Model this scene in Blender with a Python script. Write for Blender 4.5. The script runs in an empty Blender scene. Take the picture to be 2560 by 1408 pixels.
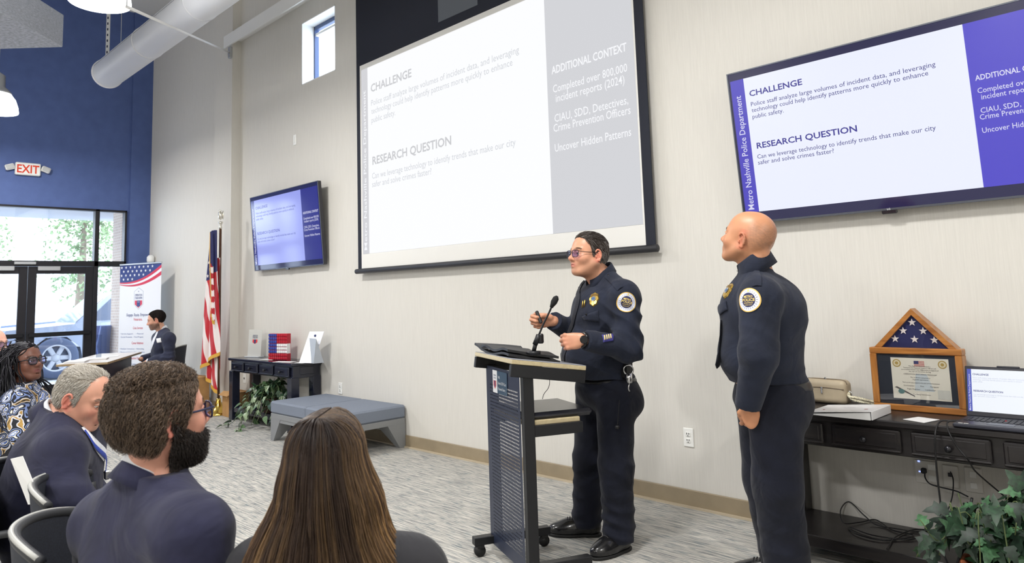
import bpy, bmesh, math, random
import numpy as np
from mathutils import Vector, Matrix
from mathutils.bvhtree import BVHTree
random.seed(7)
PI = math.pi
SC = bpy.context.scene
COL = SC.collection

# ---------------------------------------------------------------- camera
F_PX, CX_PX, CY_PX, CAM_H = 1808.08, 1250.37, 533.10, 1.42
RC = np.array([[0.69770213, 0.71570956, -0.03116993],
               [-0.10086512, 0.05506477, -0.9933751],
               [-0.70925169, 0.69622389, 0.11060894]])
CAMP = np.array([0, 0, CAM_H])
def ray(x, y):
    return RC.T @ np.array([(x - CX_PX) / F_PX, (y - CY_PX) / F_PX, 1.0])
def AT(x, y, t):            # point seen at photo position x, y, t metres deep
    return CAMP + t * ray(x, y)
def FL(x, y, z=0.0):        # point on the horizontal plane z
    d = ray(x, y); return CAMP + (z - CAM_H) / d[2] * d
def WY(x, y, Y):
    d = ray(x, y); return CAMP + Y / d[1] * d
def WX(x, y, X):
    d = ray(x, y); return CAMP + X / d[0] * d
RGT = np.array([0.698, 0.716, 0.0]); FWD = np.array([-0.716, 0.698, 0.0]); UP = np.array([0, 0, 1.0])
def heading(a):
    a = math.radians(a); return FWD * math.cos(a) + RGT * math.sin(a)
def nrm(v):
    v = np.asarray(v, float); return v / np.linalg.norm(v)

cam_d = bpy.data.cameras.new('camera'); cam = bpy.data.objects.new('camera', cam_d); COL.objects.link(cam)
m = Matrix.Identity(4)
for i in range(3):
    m[i][0] = RC[0][i]; m[i][1] = -RC[1][i]; m[i][2] = -RC[2][i]; m[i][3] = CAMP[i]
cam.matrix_world = m
cam_d.sensor_width = 36; cam_d.lens = F_PX / 2560 * 36
cam_d.shift_x = (1280 - CX_PX) / 2560; cam_d.shift_y = -(704 - CY_PX) / 2560
cam_d.clip_start = 0.05; cam_d.clip_end = 300
cam_d.dof.use_dof = True; cam_d.dof.focus_distance = 4.3; cam_d.dof.aperture_fstop = 5.6
SC.camera = cam

# ---------------------------------------------------------------- materials
def lin(c):
    out = []
    for v in c[:3]:
        v = v / 255.0
        out.append(v / 12.92 if v <= 0.04045 else ((v + 0.055) / 1.055) ** 2.4)
    return (*out, 1.0)
MATS = {}
def newmat(name):
    mt = bpy.data.materials.new(name); mt.use_nodes = True
    nt = mt.node_tree; b = nt.nodes.get('Principled BSDF')
    return mt, nt, b
def nd(nt, typ, **kw):
    n = nt.nodes.new(typ)
    for k, v in kw.items():
        if k.startswith('i_'): n.inputs[k[2:].replace('_', ' ')].default_value = v
        else: setattr(n, k, v)
    return n
def ramp(nt, stops, interp='LINEAR'):
    n = nt.nodes.new('ShaderNodeValToRGB'); cr = n.color_ramp; cr.interpolation = interp
    while len(cr.elements) < len(stops): cr.elements.new(0.5)
    for e, (p, c) in zip(cr.elements, stops): e.position = p; e.color = lin(c)
    return n
def pm(name, col, rough=0.5, metal=0.0, var=0.0, scale=40.0, stretch=(1, 1, 1), bump=0.0, bscale=None, spec=0.5,
       sheen=0.0, coat=0.0, emis=0.0, sss=0.0, alpha=1.0, col2=None, wrinkle=0.0):
    if name in MATS: return MATS[name]
    mt, nt, b = newmat(name)
    b.inputs['Base Color'].default_value = lin(col); b.inputs['Roughness'].default_value = rough
    b.inputs['Metallic'].default_value = metal; b.inputs['Specular IOR Level'].default_value = spec
    if sheen: b.inputs['Sheen Weight'].default_value = sheen
    if coat: b.inputs['Coat Weight'].default_value = coat
    if emis:
        b.inputs['Emission Color'].default_value = lin(col); b.inputs['Emission Strength'].default_value = emis
    if sss:
        b.inputs['Subsurface Weight'].default_value = sss; b.inputs['Subsurface Radius'].default_value = (0.012, 0.005, 0.003)
        b.inputs['Subsurface Scale'].default_value = 1.0
    if var or bump:
        tc = nd(nt, 'ShaderNodeTexCoord'); mp = nd(nt, 'ShaderNodeMapping'); mp.inputs['Scale'].default_value = stretch
        nt.links.new(tc.outputs['Object'], mp.inputs['Vector'])
    if var:
        nz = nd(nt, 'ShaderNodeTexNoise', i_Scale=scale, i_Detail=4.0); nt.links.new(mp.outputs[0], nz.inputs['Vector'])
        c2 = col2 if col2 else tuple(max(0, v * (1 - var)) for v in col)
        rp = ramp(nt, [(0.3, c2), (0.7, col if col2 else tuple(min(255, v * (1 + var)) for v in col))])
        nt.links.new(nz.outputs['Fac'], rp.inputs[0]); nt.links.new(rp.outputs[0], b.inputs['Base Color'])
    if bump:
        nb = nd(nt, 'ShaderNodeTexNoise', i_Scale=bscale or scale, i_Detail=5.0); nt.links.new(mp.outputs[0], nb.inputs['Vector'])
        bp = nd(nt, 'ShaderNodeBump', i_Strength=bump, i_Distance=0.01); nt.links.new(nb.outputs['Fac'], bp.inputs['Height'])
        nt.links.new(bp.outputs[0], b.inputs['Normal'])
        if wrinkle:
            nw = nd(nt, 'ShaderNodeTexNoise', i_Scale=6.0, i_Detail=3.0, i_Roughness=.42, i_Distortion=.9); nt.links.new(tc.outputs['Object'], nw.inputs['Vector'])
            b2 = nd(nt, 'ShaderNodeBump', i_Strength=wrinkle, i_Distance=0.05); nt.links.new(nw.outputs['Fac'], b2.inputs['Height']); nt.links.new(b2.outputs[0], bp.inputs['Normal'])
    MATS[name] = mt; return mt
def glow(name, col, strength, gloss=True, rough=0.12):
    """emitting surface of a display: emission plus the gloss of the panel"""
    if name in MATS: return MATS[name]
    mt, nt, b = newmat(name)
    b.inputs['Base Color'].default_value = (0.01, 0.01, 0.012, 1); b.inputs['Roughness'].default_value = rough
    b.inputs['Specular IOR Level'].default_value = 0.5 if gloss else 0.0
    b.inputs['Emission Color'].default_value = lin(col); b.inputs['Emission Strength'].default_value = strength
    MATS[name] = mt; return mt
def glass_mat(name='clear_glass', tint=(255, 255, 255), refl=0.08):
    if name in MATS: return MATS[name]
    mt, nt, b = newmat(name); nt.nodes.remove(b)
    out = nt.nodes['Material Output']
    tr = nd(nt, 'ShaderNodeBsdfTransparent'); tr.inputs[0].default_value = lin(tint)
    gl = nd(nt, 'ShaderNodeBsdfGlossy'); gl.inputs['Roughness'].default_value = 0.02
    mx = nd(nt, 'ShaderNodeMixShader'); mx.inputs[0].default_value = refl
    nt.links.new(tr.outputs[0], mx.inputs[1]); nt.links.new(gl.outputs[0], mx.inputs[2]); nt.links.new(mx.outputs[0], out.inputs[0])
    MATS[name] = mt; return mt
def attr_mat(name, rough=0.5, spec=0.5, sss=0.0, bump=0.0, bscale=400, sheen=0.0, noise=0.0):
    """base colour comes from the per-vertex 'tint' of the mesh (lips, stubble, hair colour)"""
    if name in MATS: return MATS[name]
    mt, nt, b = newmat(name)
    a = nd(nt, 'ShaderNodeAttribute', attribute_name='tint')
    b.inputs['Roughness'].default_value = rough; b.inputs['Specular IOR Level'].default_value = spec
    if sss:
        b.inputs['Subsurface Weight'].default_value = sss; b.inputs['Subsurface Radius'].default_value = (0.012, 0.005, 0.003)
        b.inputs['Subsurface Scale'].default_value = 1.0
    if sheen: b.inputs['Sheen Weight'].default_value = sheen
    src = a.outputs['Color']
    if noise:
        tc = nd(nt, 'ShaderNodeTexCoord'); nz = nd(nt, 'ShaderNodeTexNoise', i_Scale=60.0, i_Detail=4.0)
        nt.links.new(tc.outputs['Object'], nz.inputs['Vector'])
        rp = nd(nt, 'ShaderNodeMapRange'); rp.inputs['To Min'].default_value = 1 - noise; rp.inputs['To Max'].default_value = 1 + noise
        nt.links.new(nz.outputs['Fac'], rp.inputs['Value'])
        hs = nd(nt, 'ShaderNodeHueSaturation'); nt.links.new(rp.outputs[0], hs.inputs['Value']); nt.links.new(src, hs.inputs['Color'])
        src = hs.outputs[0]
    nt.links.new(src, b.inputs['Base Color'])
    if bump:
        tc = nd(nt, 'ShaderNodeTexCoord'); nb = nd(nt, 'ShaderNodeTexNoise', i_Scale=bscale, i_Detail=3.0)
        nt.links.new(tc.outputs['Object'], nb.inputs['Vector'])
        bp = nd(nt, 'ShaderNodeBump', i_Strength=bump, i_Distance=0.004); nt.links.new(nb.outputs['Fac'], bp.inputs['Height'])
        nt.links.new(bp.outputs[0], b.inputs['Normal'])
    MATS[name] = mt; return mt
def wood_mat(name, c1, c2, rough=0.35, axis=0, scale=3.0):
    if name in MATS: return MATS[name]
    mt, nt, b = newmat(name)
    tc = nd(nt, 'ShaderNodeTexCoord'); mp = nd(nt, 'ShaderNodeMapping')
    s = [14.0, 14.0, 14.0]; s[axis] = 1.2; mp.inputs['Scale'].default_value = s
    nz = nd(nt, 'ShaderNodeTexNoise', i_Scale=scale, i_Detail=6.0, i_Distortion=0.6)
    nt.links.new(tc.outputs['Object'], mp.inputs[0]); nt.links.new(mp.outputs[0], nz.inputs['Vector'])
    rp = ramp(nt, [(0.3, c1), (0.7, c2)]); nt.links.new(nz.outputs['Fac'], rp.inputs[0])
    nt.links.new(rp.outputs[0], b.inputs['Base Color']); b.inputs['Roughness'].default_value = rough
    MATS[name] = mt; return mt

# ---------------------------------------------------------------- meshes
TEXT_CACHE = {}
def text_geo(s, bold=0.0, align='LEFT', spacing=1.0, line=1.0):
    key = (s, bold, align, spacing, line)
    if key in TEXT_CACHE: return TEXT_CACHE[key]
    cu = bpy.data.curves.new('t', 'FONT'); cu.body = s; cu.size = 1.0; cu.align_x = align; cu.offset = bold
    cu.space_character = spacing; cu.space_line = line; cu.resolution_u = 2; cu.fill_mode = 'FRONT'
    ob = bpy.data.objects.new('t', cu); COL.objects.link(ob)
    dg = bpy.context.evaluated_depsgraph_get(); me = bpy.data.meshes.new_from_object(ob.evaluated_get(dg))
    vs = [tuple(v.co) for v in me.vertices]; fs = [tuple(p.vertices) for p in me.polygons]
    bpy.data.objects.remove(ob); bpy.data.curves.remove(cu); bpy.data.meshes.remove(me)
    TEXT_CACHE[key] = (vs, fs); return vs, fs

class MB:
    """collects shapes; build() links them as one mesh object"""
    def __init__(s): s.v = []; s.f = []; s.mi = []; s.sm = []
    def add(s, vs, fs, mat=0, smooth=False, M=None):
        o = len(s.v)
        if M is not None: vs = [tuple(M @ Vector(p)) for p in vs]
        s.v.extend(tuple(map(float, p)) for p in vs)
        for f in fs: s.f.append(tuple(i + o for i in f)); s.mi.append(mat); s.sm.append(smooth)
        return s
    def box(s, c, d, mat=0, b=0.004, M=None):
        hx, hy, hz = d[0] / 2, d[1] / 2, d[2] / 2; b = min(b, hx * .9, hy * .9, hz * .9)
        if b <= 0.0002:
            vs = [(c[0] + sx * hx, c[1] + sy * hy, c[2] + sz * hz) for sx in (-1, 1) for sy in (-1, 1) for sz in (-1, 1)]
            fs = [(0, 1, 3, 2), (4, 6, 7, 5), (0, 4, 5, 1), (2, 3, 7, 6), (0, 2, 6, 4), (1, 5, 7, 3)]
            return s.add(vs, fs, mat, False, M)
        vs = []; idx = {}
        for sx in (-1, 1):
            for sy in (-1, 1):
                for sz in (-1, 1):
                    for ax in range(3):
                        h = [hx - b, hy - b, hz - b]; h[ax] += b
                        idx[(sx, sy, sz, ax)] = len(vs); vs.append((c[0] + sx * h[0], c[1] + sy * h[1], c[2] + sz * h[2]))
        fs = []
        for ax in range(3):
            o = [a for a in range(3) if a != ax]
            for sg in (-1, 1):
                q = []
                for (p, r) in ((-1, -1), (1, -1), (1, 1), (-1, 1)):
                    k = [0, 0, 0]; k[ax] = sg; k[o[0]] = p; k[o[1]] = r; q.append(idx[(*k, ax)])
                flip = (sg == 1) != (ax == 1)
                fs.append(tuple(q) if flip else tuple(q[::-1]))
        for ax in range(3):                       # edges running along ax
            o = [a for a in range(3) if a != ax]
            for p in (-1, 1):
                for r in (-1, 1):
                    k0 = [0, 0, 0]; k0[o[0]] = p; k0[o[1]] = r
                    ka = list(k0); ka[ax] = -1; kb = list(k0); kb[ax] = 1
                    fs.append((idx[(*ka, o[0])], idx[(*kb, o[0])], idx[(*kb, o[1])], idx[(*ka, o[1])]))
        for sx in (-1, 1):
            for sy in (-1, 1):
                for sz in (-1, 1): fs.append(tuple(idx[(sx, sy, sz, a)] for a in range(3)))
        return s.add(vs, fs, mat, False, M)
    def tube(s, pts, r, n=8, mat=0, smooth=True, cap=True, M=None, closed=False, flat=1.0):
        P = [np.asarray(p, float) for p in pts]; k = len(P)
        rr = r if isinstance(r, (list, tuple)) else [r] * k
        vs = []; fs = []; prev = None
        for i in range(k):
            a = P[(i - 1) % k] if (closed or i > 0) else P[i]; c = P[(i + 1) % k] if (closed or i < k - 1) else P[i]
            t = c - a; t = t / (np.linalg.norm(t) + 1e-12)
            if prev is None:
                h = np.array([0, 0, 1.0]) if abs(t[2]) < 0.9 else np.array([1.0, 0, 0]); u = np.cross(h, t)
            else: u = prev - t * (prev @ t)
            u = u / (np.linalg.norm(u) + 1e-12); prev = u; w = np.cross(t, u)
            for j in range(n):
                th = 2 * PI * j / n; vs.append(P[i] + rr[i] * (math.cos(th) * u + flat * math.sin(th) * w))
        for i in range(k if closed else k - 1):
            i2 = (i + 1) % k
            for j in range(n): fs.append((i * n + j, i * n + (j + 1) % n, i2 * n + (j + 1) % n, i2 * n + j))
        if cap and not closed: fs.append(tuple(range(n))[::-1]); fs.append(tuple((k - 1) * n + j for j in range(n)))
        return s.add(vs, fs, mat, smooth, M)
    def lathe(s, prof, n=24, mat=0, smooth=True, M=None, c=(0, 0, 0), cap=True):
        vs = []; fs = []; k = len(prof)
        for (r, z) in prof:
            for j in range(n):
                th = 2 * PI * j / n; vs.append((c[0] + r * math.cos(th), c[1] + r * math.sin(th), c[2] + z))
        for i in range(k - 1):
            for j in range(n): fs.append((i * n + j, i * n + (j + 1) % n, (i + 1) * n + (j + 1) % n, (i + 1) * n + j))
        if cap and prof[0][0] > 1e-5: fs.append(tuple(range(n))[::-1])
        if cap and prof[-1][0] > 1e-5: fs.append(tuple((k - 1) * n + j for j in range(n)))
        return s.add(vs, fs, mat, smooth, M)
    def prism(s, poly, h, mat=0, M=None, z0=0.0, smooth=False):
        n = len(poly); vs = [(p[0], p[1], z0) for p in poly] + [(p[0], p[1], z0 + h) for p in poly]
        fs = [tuple(range(n))[::-1], tuple(range(n, 2 * n))] + [(i, (i + 1) % n, n + (i + 1) % n, n + i) for i in range(n)]
        return s.add(vs, fs, mat, smooth, M)
    def quad(s, a, b, c, d, mat=0): return s.add([a, b, c, d], [(0, 1, 2, 3)], mat)
    def sphere(s, c, r, nu=16, nv=10, mat=0, M=None):
        r3 = r if isinstance(r, (list, tuple)) else (r, r, r)
        vs = [(c[0], c[1], c[2] + r3[2])]
        for i in range(1, nv):
            ph = PI * i / nv
            for j in range(nu):
                th = 2 * PI * j / nu
                vs.append((c[0] + r3[0] * math.sin(ph) * math.cos(th), c[1] + r3[1] * math.sin(ph) * math.sin(th), c[2] + r3[2] * math.cos(ph)))
        vs.append((c[0], c[1], c[2] - r3[2])); L = len(vs) - 1
        fs = [(0, 1 + j, 1 + (j + 1) % nu) for j in range(nu)]
        for i in range(nv - 2):
            for j in range(nu):
                a = 1 + i * nu; fs.append((a + j, a + nu + j, a + nu + (j + 1) % nu, a + (j + 1) % nu))
        a = 1 + (nv - 2) * nu; fs += [(a + j, L, a + (j + 1) % nu) for j in range(nu)]
        return s.add(vs, fs, mat, True, M)
    def text(s, txt, size, M, mat=0, bold=0.0, align='LEFT', spacing=1.0, sx=1.0, line=1.0):
        vs, fs = text_geo(txt, bold, align, spacing, line)
        return s.add([(x * size * sx, y * size, z) for x, y, z in vs], fs, mat, False, M)
    def build(s, name, mats, parent=None, loc=None, tint=None):
        me = bpy.data.meshes.new(name)
        o3 = np.array(loc, float) if loc is not None else np.zeros(3)
        V = np.array(s.v, float).reshape(-1, 3) - o3
        me.from_pydata(V.tolist(), [], s.f)
        for mt in (mats if isinstance(mats, (list, tuple)) else [mats]): me.materials.append(mt)
        me.polygons.foreach_set('material_index', s.mi); me.polygons.foreach_set('use_smooth', s.sm)
        me.update()
        return link(name, me, parent, loc)
def link(name, me, parent=None, loc=None):
    ob = bpy.data.objects.new(name, me); COL.objects.link(ob)
    if loc is not None: ob.location = [float(x) for x in loc]
    if parent is not None: ob.parent = parent
    return ob
def raw_mesh(name, V, faces, mat, parent=None, loc=None, smooth=True, tint=None, midx=None):
    """numpy arrays to one mesh object"""
    V = np.asarray(V, np.float32); me = bpy.data.meshes.new(name)
    F = np.asarray(faces, np.int32)
    me.vertices.add(len(V)); me.vertices.foreach_set('co', V.ravel())
    k = F.shape[1]; me.loops.add(F.size); me.loops.foreach_set('vertex_index', F.ravel())
    me.polygons.add(len(F)); me.polygons.foreach_set('loop_start', np.arange(0, F.size, k, dtype=np.int32))
    me.polygons.foreach_set('loop_total', np.full(len(F), k, np.int32))
    me.polygons.foreach_set('use_smooth', np.full(len(F), smooth))
    for mt in (mat if isinstance(mat, (list, tuple)) else [mat]): me.materials.append(mt)
    if midx is not None: me.polygons.foreach_set('material_index', np.asarray(midx, np.int32))
    if tint is not None:
        at = me.attributes.new('tint', 'FLOAT_COLOR', 'POINT')
        t4 = np.ones((len(V), 4), np.float32); t4[:, :3] = tint; at.data.foreach_set('color', t4.ravel())
    me.update(calc_edges=True)
    return link(name, me, parent, loc)
def tag(o, label=None, cat=None, group=None, kind=None):
    if label: o['label'] = label
    if cat: o['category'] = cat
    if group: o['group'] = group
    if kind: o['kind'] = kind
    return o
def thing(name, label, cat, loc=(0, 0, 0), rz=0.0, group=None):
    e = bpy.data.objects.new(name, None); COL.objects.link(e); e.empty_display_size = 0.1
    e.location = [float(x) for x in loc]; e.rotation_euler = (0, 0, rz)
    return tag(e, label, cat, group)
def struct(o): o['kind'] = 'structure'; return o
def copy_tree(o, parent=None):
    c = o.copy(); COL.objects.link(c)
    if parent is not None: c.parent = parent
    for ch in list(o.children): copy_tree(ch, c)
    return c
def basis(x, y, z, o):
    """matrix from three column vectors and an origin"""
    M = Matrix.Identity(4)
    for i in range(3): M[i][0] = float(x[i]); M[i][1] = float(y[i]); M[i][2] = float(z[i]); M[i][3] = float(o[i])
    return M
def bez(pts, n=8):
    """Catmull-Rom through points"""
    P = [np.asarray(p, float) for p in pts]; Q = [2 * P[0] - P[1]] + P + [2 * P[-1] - P[-2]]; out = []
    for i in range(1, len(Q) - 2):
        for t in np.linspace(0, 1, n, endpoint=False):
            a, b, c, d = Q[i - 1], Q[i], Q[i + 1], Q[i + 2]
            out.append(0.5 * (2 * b + (c - a) * t + (2 * a - 5 * b + 4 * c - d) * t * t + (3 * b - a - 3 * c + d) * t ** 3))
    out.append(P[-1]); return out
# ================================================================ the room
D = 4.275            # plane of the long wall
XB = -12.82          # plane of the blue wall
XR, YF, ZC = 3.6, -5.2, 6.4

def wall_paint(name, c, c2):
    mt, nt, b = newmat(name)
    tc = nd(nt, 'ShaderNodeTexCoord'); mp = nd(nt, 'ShaderNodeMapping'); mp.inputs['Scale'].default_value = (60, 60, 2.2)
    nz = nd(nt, 'ShaderNodeTexNoise', i_Scale=3.0, i_Detail=5.0)
    nt.links.new(tc.outputs['Object'], mp.inputs[0]); nt.links.new(mp.outputs[0], nz.inputs['Vector'])
    rp = ramp(nt, [(0.25, c2), (0.75, c)]); nt.links.new(nz.outputs['Fac'], rp.inputs[0])
    nt.links.new(rp.outputs[0], b.inputs['Base Color']); b.inputs['Roughness'].default_value = 0.75
    b.inputs['Specular IOR Level'].default_value = 0.25
    bp = nd(nt, 'ShaderNodeBump', i_Strength=0.12, i_Distance=0.003); nt.links.new(nz.outputs['Fac'], bp.inputs['Height'])
    nt.links.new(bp.outputs[0], b.inputs['Normal'])
    return mt
M_CREAM = wall_paint('linen_wallcovering', (219, 216, 209), (211, 208, 201))
M_BLUE = pm('blue_wall_paint', (84, 103, 154), 0.7, var=0.03, scale=6, spec=0.3)
M_WHITE = pm('white_paint', (236, 236, 234), 0.6, spec=0.3)
M_CEIL = pm('ceiling_white', (228, 228, 226), 0.8, spec=0.2)
M_TRIM = pm('taupe_vinyl_base', (150, 136, 112), 0.5, var=0.04, scale=8)
M_BRONZE = pm('dark_bronze_metal', (38, 37, 42), 0.42, metal=0.4)
M_ALU = pm('brushed_aluminium', (196, 198, 200), 0.35, metal=0.8)
M_GLASS = glass_mat()

def carpet():
    mt, nt, b = newmat('striated_carpet_tile')
    tc = nd(nt, 'ShaderNodeTexCoord')
    mp = nd(nt, 'ShaderNodeMapping'); mp.inputs['Scale'].default_value = (4.5, 110, 1)
    nz = nd(nt, 'ShaderNodeTexNoise', i_Scale=1.0, i_Detail=3.5, i_Roughness=0.72)
    nt.links.new(tc.outputs['Object'], mp.inputs[0]); nt.links.new(mp.outputs[0], nz.inputs['Vector'])
    rp = ramp(nt, [(0.33, (96, 100, 103)), (0.43, (156, 156, 154)), (0.52, (190, 187, 180)), (0.64, (216, 212, 203))])
    nt.links.new(nz.outputs['Fac'], rp.inputs[0])
    mp2 = nd(nt, 'ShaderNodeMapping'); mp2.inputs['Scale'].default_value = (9, 60, 1); mp2.inputs['Location'].default_value = (3, 7, 0)
    n2 = nd(nt, 'ShaderNodeTexNoise', i_Scale=1.0, i_Detail=2.0)
    nt.links.new(tc.outputs['Object'], mp2.inputs[0]); nt.links.new(mp2.outputs[0], n2.inputs['Vector'])
    r2 = ramp(nt, [(0.56, (0, 0, 0)), (0.66, (255, 255, 255))]); nt.links.new(n2.outputs['Fac'], r2.inputs[0])
    mx = nd(nt, 'ShaderNodeMix', data_type='RGBA'); nt.links.new(rp.outputs[0], mx.inputs[6]); mx.inputs[7].default_value = lin((96, 116, 124))
    ml = nd(nt, 'ShaderNodeMath', operation='MULTIPLY'); ml.inputs[1].default_value = 0.55; nt.links.new(r2.outputs[0], ml.inputs[0])
    nt.links.new(ml.outputs[0], mx.inputs[0])
    n3 = nd(nt, 'ShaderNodeTexNoise', i_Scale=320.0, i_Detail=2.0); nt.links.new(tc.outputs['Object'], n3.inputs['Vector'])
    hs = nd(nt, 'ShaderNodeHueSaturation'); nt.links.new(mx.outputs[2], hs.inputs['Color'])
    mr = nd(nt, 'ShaderNodeMapRange'); mr.inputs['To Min'].default_value = 0.55; mr.inputs['To Max'].default_value = 1.4
    nt.links.new(n3.outputs['Fac'], mr.inputs[0]); nt.links.new(mr.outputs[0], hs.inputs['Value'])
    nt.links.new(hs.outputs[0], b.inputs['Base Color']); b.inputs['Roughness'].default_value = 0.95; b.inputs['Specular IOR Level'].default_value = 0.1
    bp = nd(nt, 'ShaderNodeBump', i_Strength=0.6, i_Distance=0.004); nt.links.new(n3.outputs['Fac'], bp.inputs['Height']); nt.links.new(bp.outputs[0], b.inputs['Normal'])
    return mt
M_CARPET = carpet()

def slab(mb, x0, x1, y0, y1, z0, z1, mat=0, b=0.0):
    mb.box(((x0 + x1) / 2, (y0 + y1) / 2, (z0 + z1) / 2), (x1 - x0, y1 - y0, z1 - z0), mat, b)
def st(name, boxes, mats, b=0.0):
    mb = MB()
    for bx in boxes: slab(mb, *bx, b=b)
    return struct(mb.build(name, mats))
st('floor', [(XB - 0.2, XR + .2, YF - .2, D + .2, -0.15, 0.0)], M_CARPET)
st('ceiling', [(XB - 0.2, XR + .2, YF - .2, D + .25, ZC, ZC + .15)], M_CEIL)
WX0, WX1, WZ0, WZ1 = -7.70, -6.94, 3.99, 4.765
st('wall_back', [(XB - .2, WX0, D, D + .25, 0, ZC), (WX1, XR + .2, D, D + .25, 0, ZC), (WX0, WX1, D, D + .25, 0, WZ0), (WX0, WX1, D, D + .25, WZ1, ZC)], M_CREAM)
st('trim_1', [(-9.92, -9.37, 4.155, D, 0, ZC)], M_CREAM)                     # pilaster
st('wall_front', [(XB - .2, XR + .2, YF - .2, YF, 0, ZC)], M_CREAM)
st('wall_right', [(XR, XR + .2, YF - .2, D, 0, ZC)], M_CREAM)
DY0, DY1, DZ = 1.16, 3.915, 2.975
st('wall_left', [(XB - .2, XB, YF, DY0, 0, ZC), (XB - .2, XB, DY1, D, 0, ZC), (XB - .2, XB, DY0, DY1, DZ, ZC), (XB, XB + .035, 3.955, D, 0, ZC)], M_BLUE)
bb = MB()
slab(bb, -9.37, XR, D - .014, D, 0, .112, b=.004); slab(bb, XB, -9.92, D - .014, D, 0, .112, b=.004)
slab(bb, -9.934, -9.356, 4.141, 4.155, 0, .112, b=.004); slab(bb, -9.37, -9.356, 4.155, D, 0, .112, b=.004)
struct(bb.build('baseboard_back', M_TRIM))
# toe of the cove base: a pale line where it meets the carpet
bt = MB(); slab(bt, -9.37, XR, D - .034, D - .014, 0, .012); struct(bt.build('trim_2', pm('cove_toe', (190, 176, 152), 0.6)))
# beam along the wall
st('trim_3', [(-9.60, XR, 4.13, D, 5.095, 5.10), (-9.60, XR, 4.13, 4.15, 4.932, 5.095), (-9.60, XR, 4.15, D, 5.0, 5.02)], M_WHITE)

# ---- small high window with a deep white reveal
st('window_1', [(WX0, WX0 + .012, D, D + .17, WZ0, WZ1), (WX1 - .012, WX1, D, D + .17, WZ0, WZ1), (WX0, WX1, D, D + .17, WZ1 - .012, WZ1), (WX0, WX1, D, D + .17, WZ0, WZ0 + .012)], M_WHITE)
wf = MB(); yb = D + .19
for bx in ((WX0, WX0 + .03, yb - .03, yb + .03, WZ0, WZ1), (WX1 - .03, WX1, yb - .03, yb + .03, WZ0, WZ1), (WX0, WX1, yb - .03, yb + .03, WZ1 - .06, WZ1), (WX0, WX1, yb - .03, yb + .03, WZ0, WZ0 + .02)): slab(wf, *bx, b=.003)
slab(wf, WX0 + .03, WX1, yb - .02, yb + .02, WZ1 - .13, WZ1 - .1, 1)
o = wf.build('window_frame', [pm('blue_grey_frame', (70, 88, 128), .4), M_WHITE], bpy.data.objects['window_1'])
wg = MB(); slab(wg, WX0 + .03, WX1 - .03, yb + .002, yb + .008, WZ0, WZ1 - .06); wg.build('pane', M_GLASS, o)

# ---- entrance: frame, transom, sidelights and two glazed doors
M_BRZ = M_BRONZE
fr = MB(); x0, x1 = XB - .1, XB + .03
YM0, YM1, YL0, YL1 = 3.443, 3.507, 1.59, 1.655
for bx in ((x0, x1, DY0, DY1, 2.945, DZ), (x0, x1, DY1 - .03, DY1, 0, DZ), (x0, x1, DY0, DY0 + .05, 0, DZ), (x0, x1, YM0, YM1, 0, DZ), (x0, x1, YL0, YL1, 0, DZ), (x0, x1, DY0, DY1, 2.055, 2.14), (x0, x1, YM1, DY1, 0, .1), (x0, x1, DY0, YL0, 0, .1)): slab(fr, *bx, b=.004)
struct(fr.build('window_2', M_BRZ))
wp = bpy.data.objects['window_2']
for i, (ya, yb_, za, zb) in enumerate(((YL1, YM0, 2.14, 2.945), (YM1, DY1 - .03, 2.14, 2.945), (YM1, DY1 - .03, .1, 2.055), (DY0 + .05, YL0, .1, 2.055), (DY0 + .05, YL0, 2.14, 2.945))):
    g = MB(); slab(g, XB - .045, XB - .035, ya, yb_, za, zb); g.build('pane', M_GLASS, wp)
seam = 2.549
for k, (ya, yb_) in enumerate(((YL1 + .003, seam - .003), (seam + .003, YM0 - .003))):
    dm = MB(); xa, xb = XB - .03, XB + .015; sw = .113
    for bx in ((xa, xb, ya, ya + sw, .01, 2.05), (xa, xb, yb_ - sw, yb_, .01, 2.05), (xa, xb, ya + sw, yb_ - sw, 1.94, 2.05), (xa, xb, ya + sw, yb_ - sw, .01, .26)): slab(dm, *bx, b=.003)
    do = struct(dm.build('door_%d' % (k + 1), M_BRZ))
    g = MB(); slab(g, XB - .012, XB - .004, ya + sw, yb_ - sw, .26, 1.94); g.build('pane', M_GLASS, do)
    pb = MB(); slab(pb, xb, xb + .07, ya + .03, yb_ - .03, .985, 1.05, b=.015); pb.build('push_bar', pm('black_bar', (30, 31, 36), .35, metal=.4), do)
    cl = MB(); yc = seam + (-.18 if k == 0 else .12)
    slab(cl, xb, xb + .055, min(yc, yc + (-.3 if k == 0 else .3)) , max(yc, yc + (-.3 if k == 0 else .3)), 1.985, 2.055, b=.008)
    cl.build('door_closer', M_ALU, do)
tag(MB().box((XB + .055, seam - .05, 2.10), (.05, .28, .045), 0, .006).build('motion_sensor', M_ALU, loc=(XB + .05, seam, 2.1)), 'small aluminium door sensor on the dark head rail above the entrance doors', 'sensor')

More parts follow.
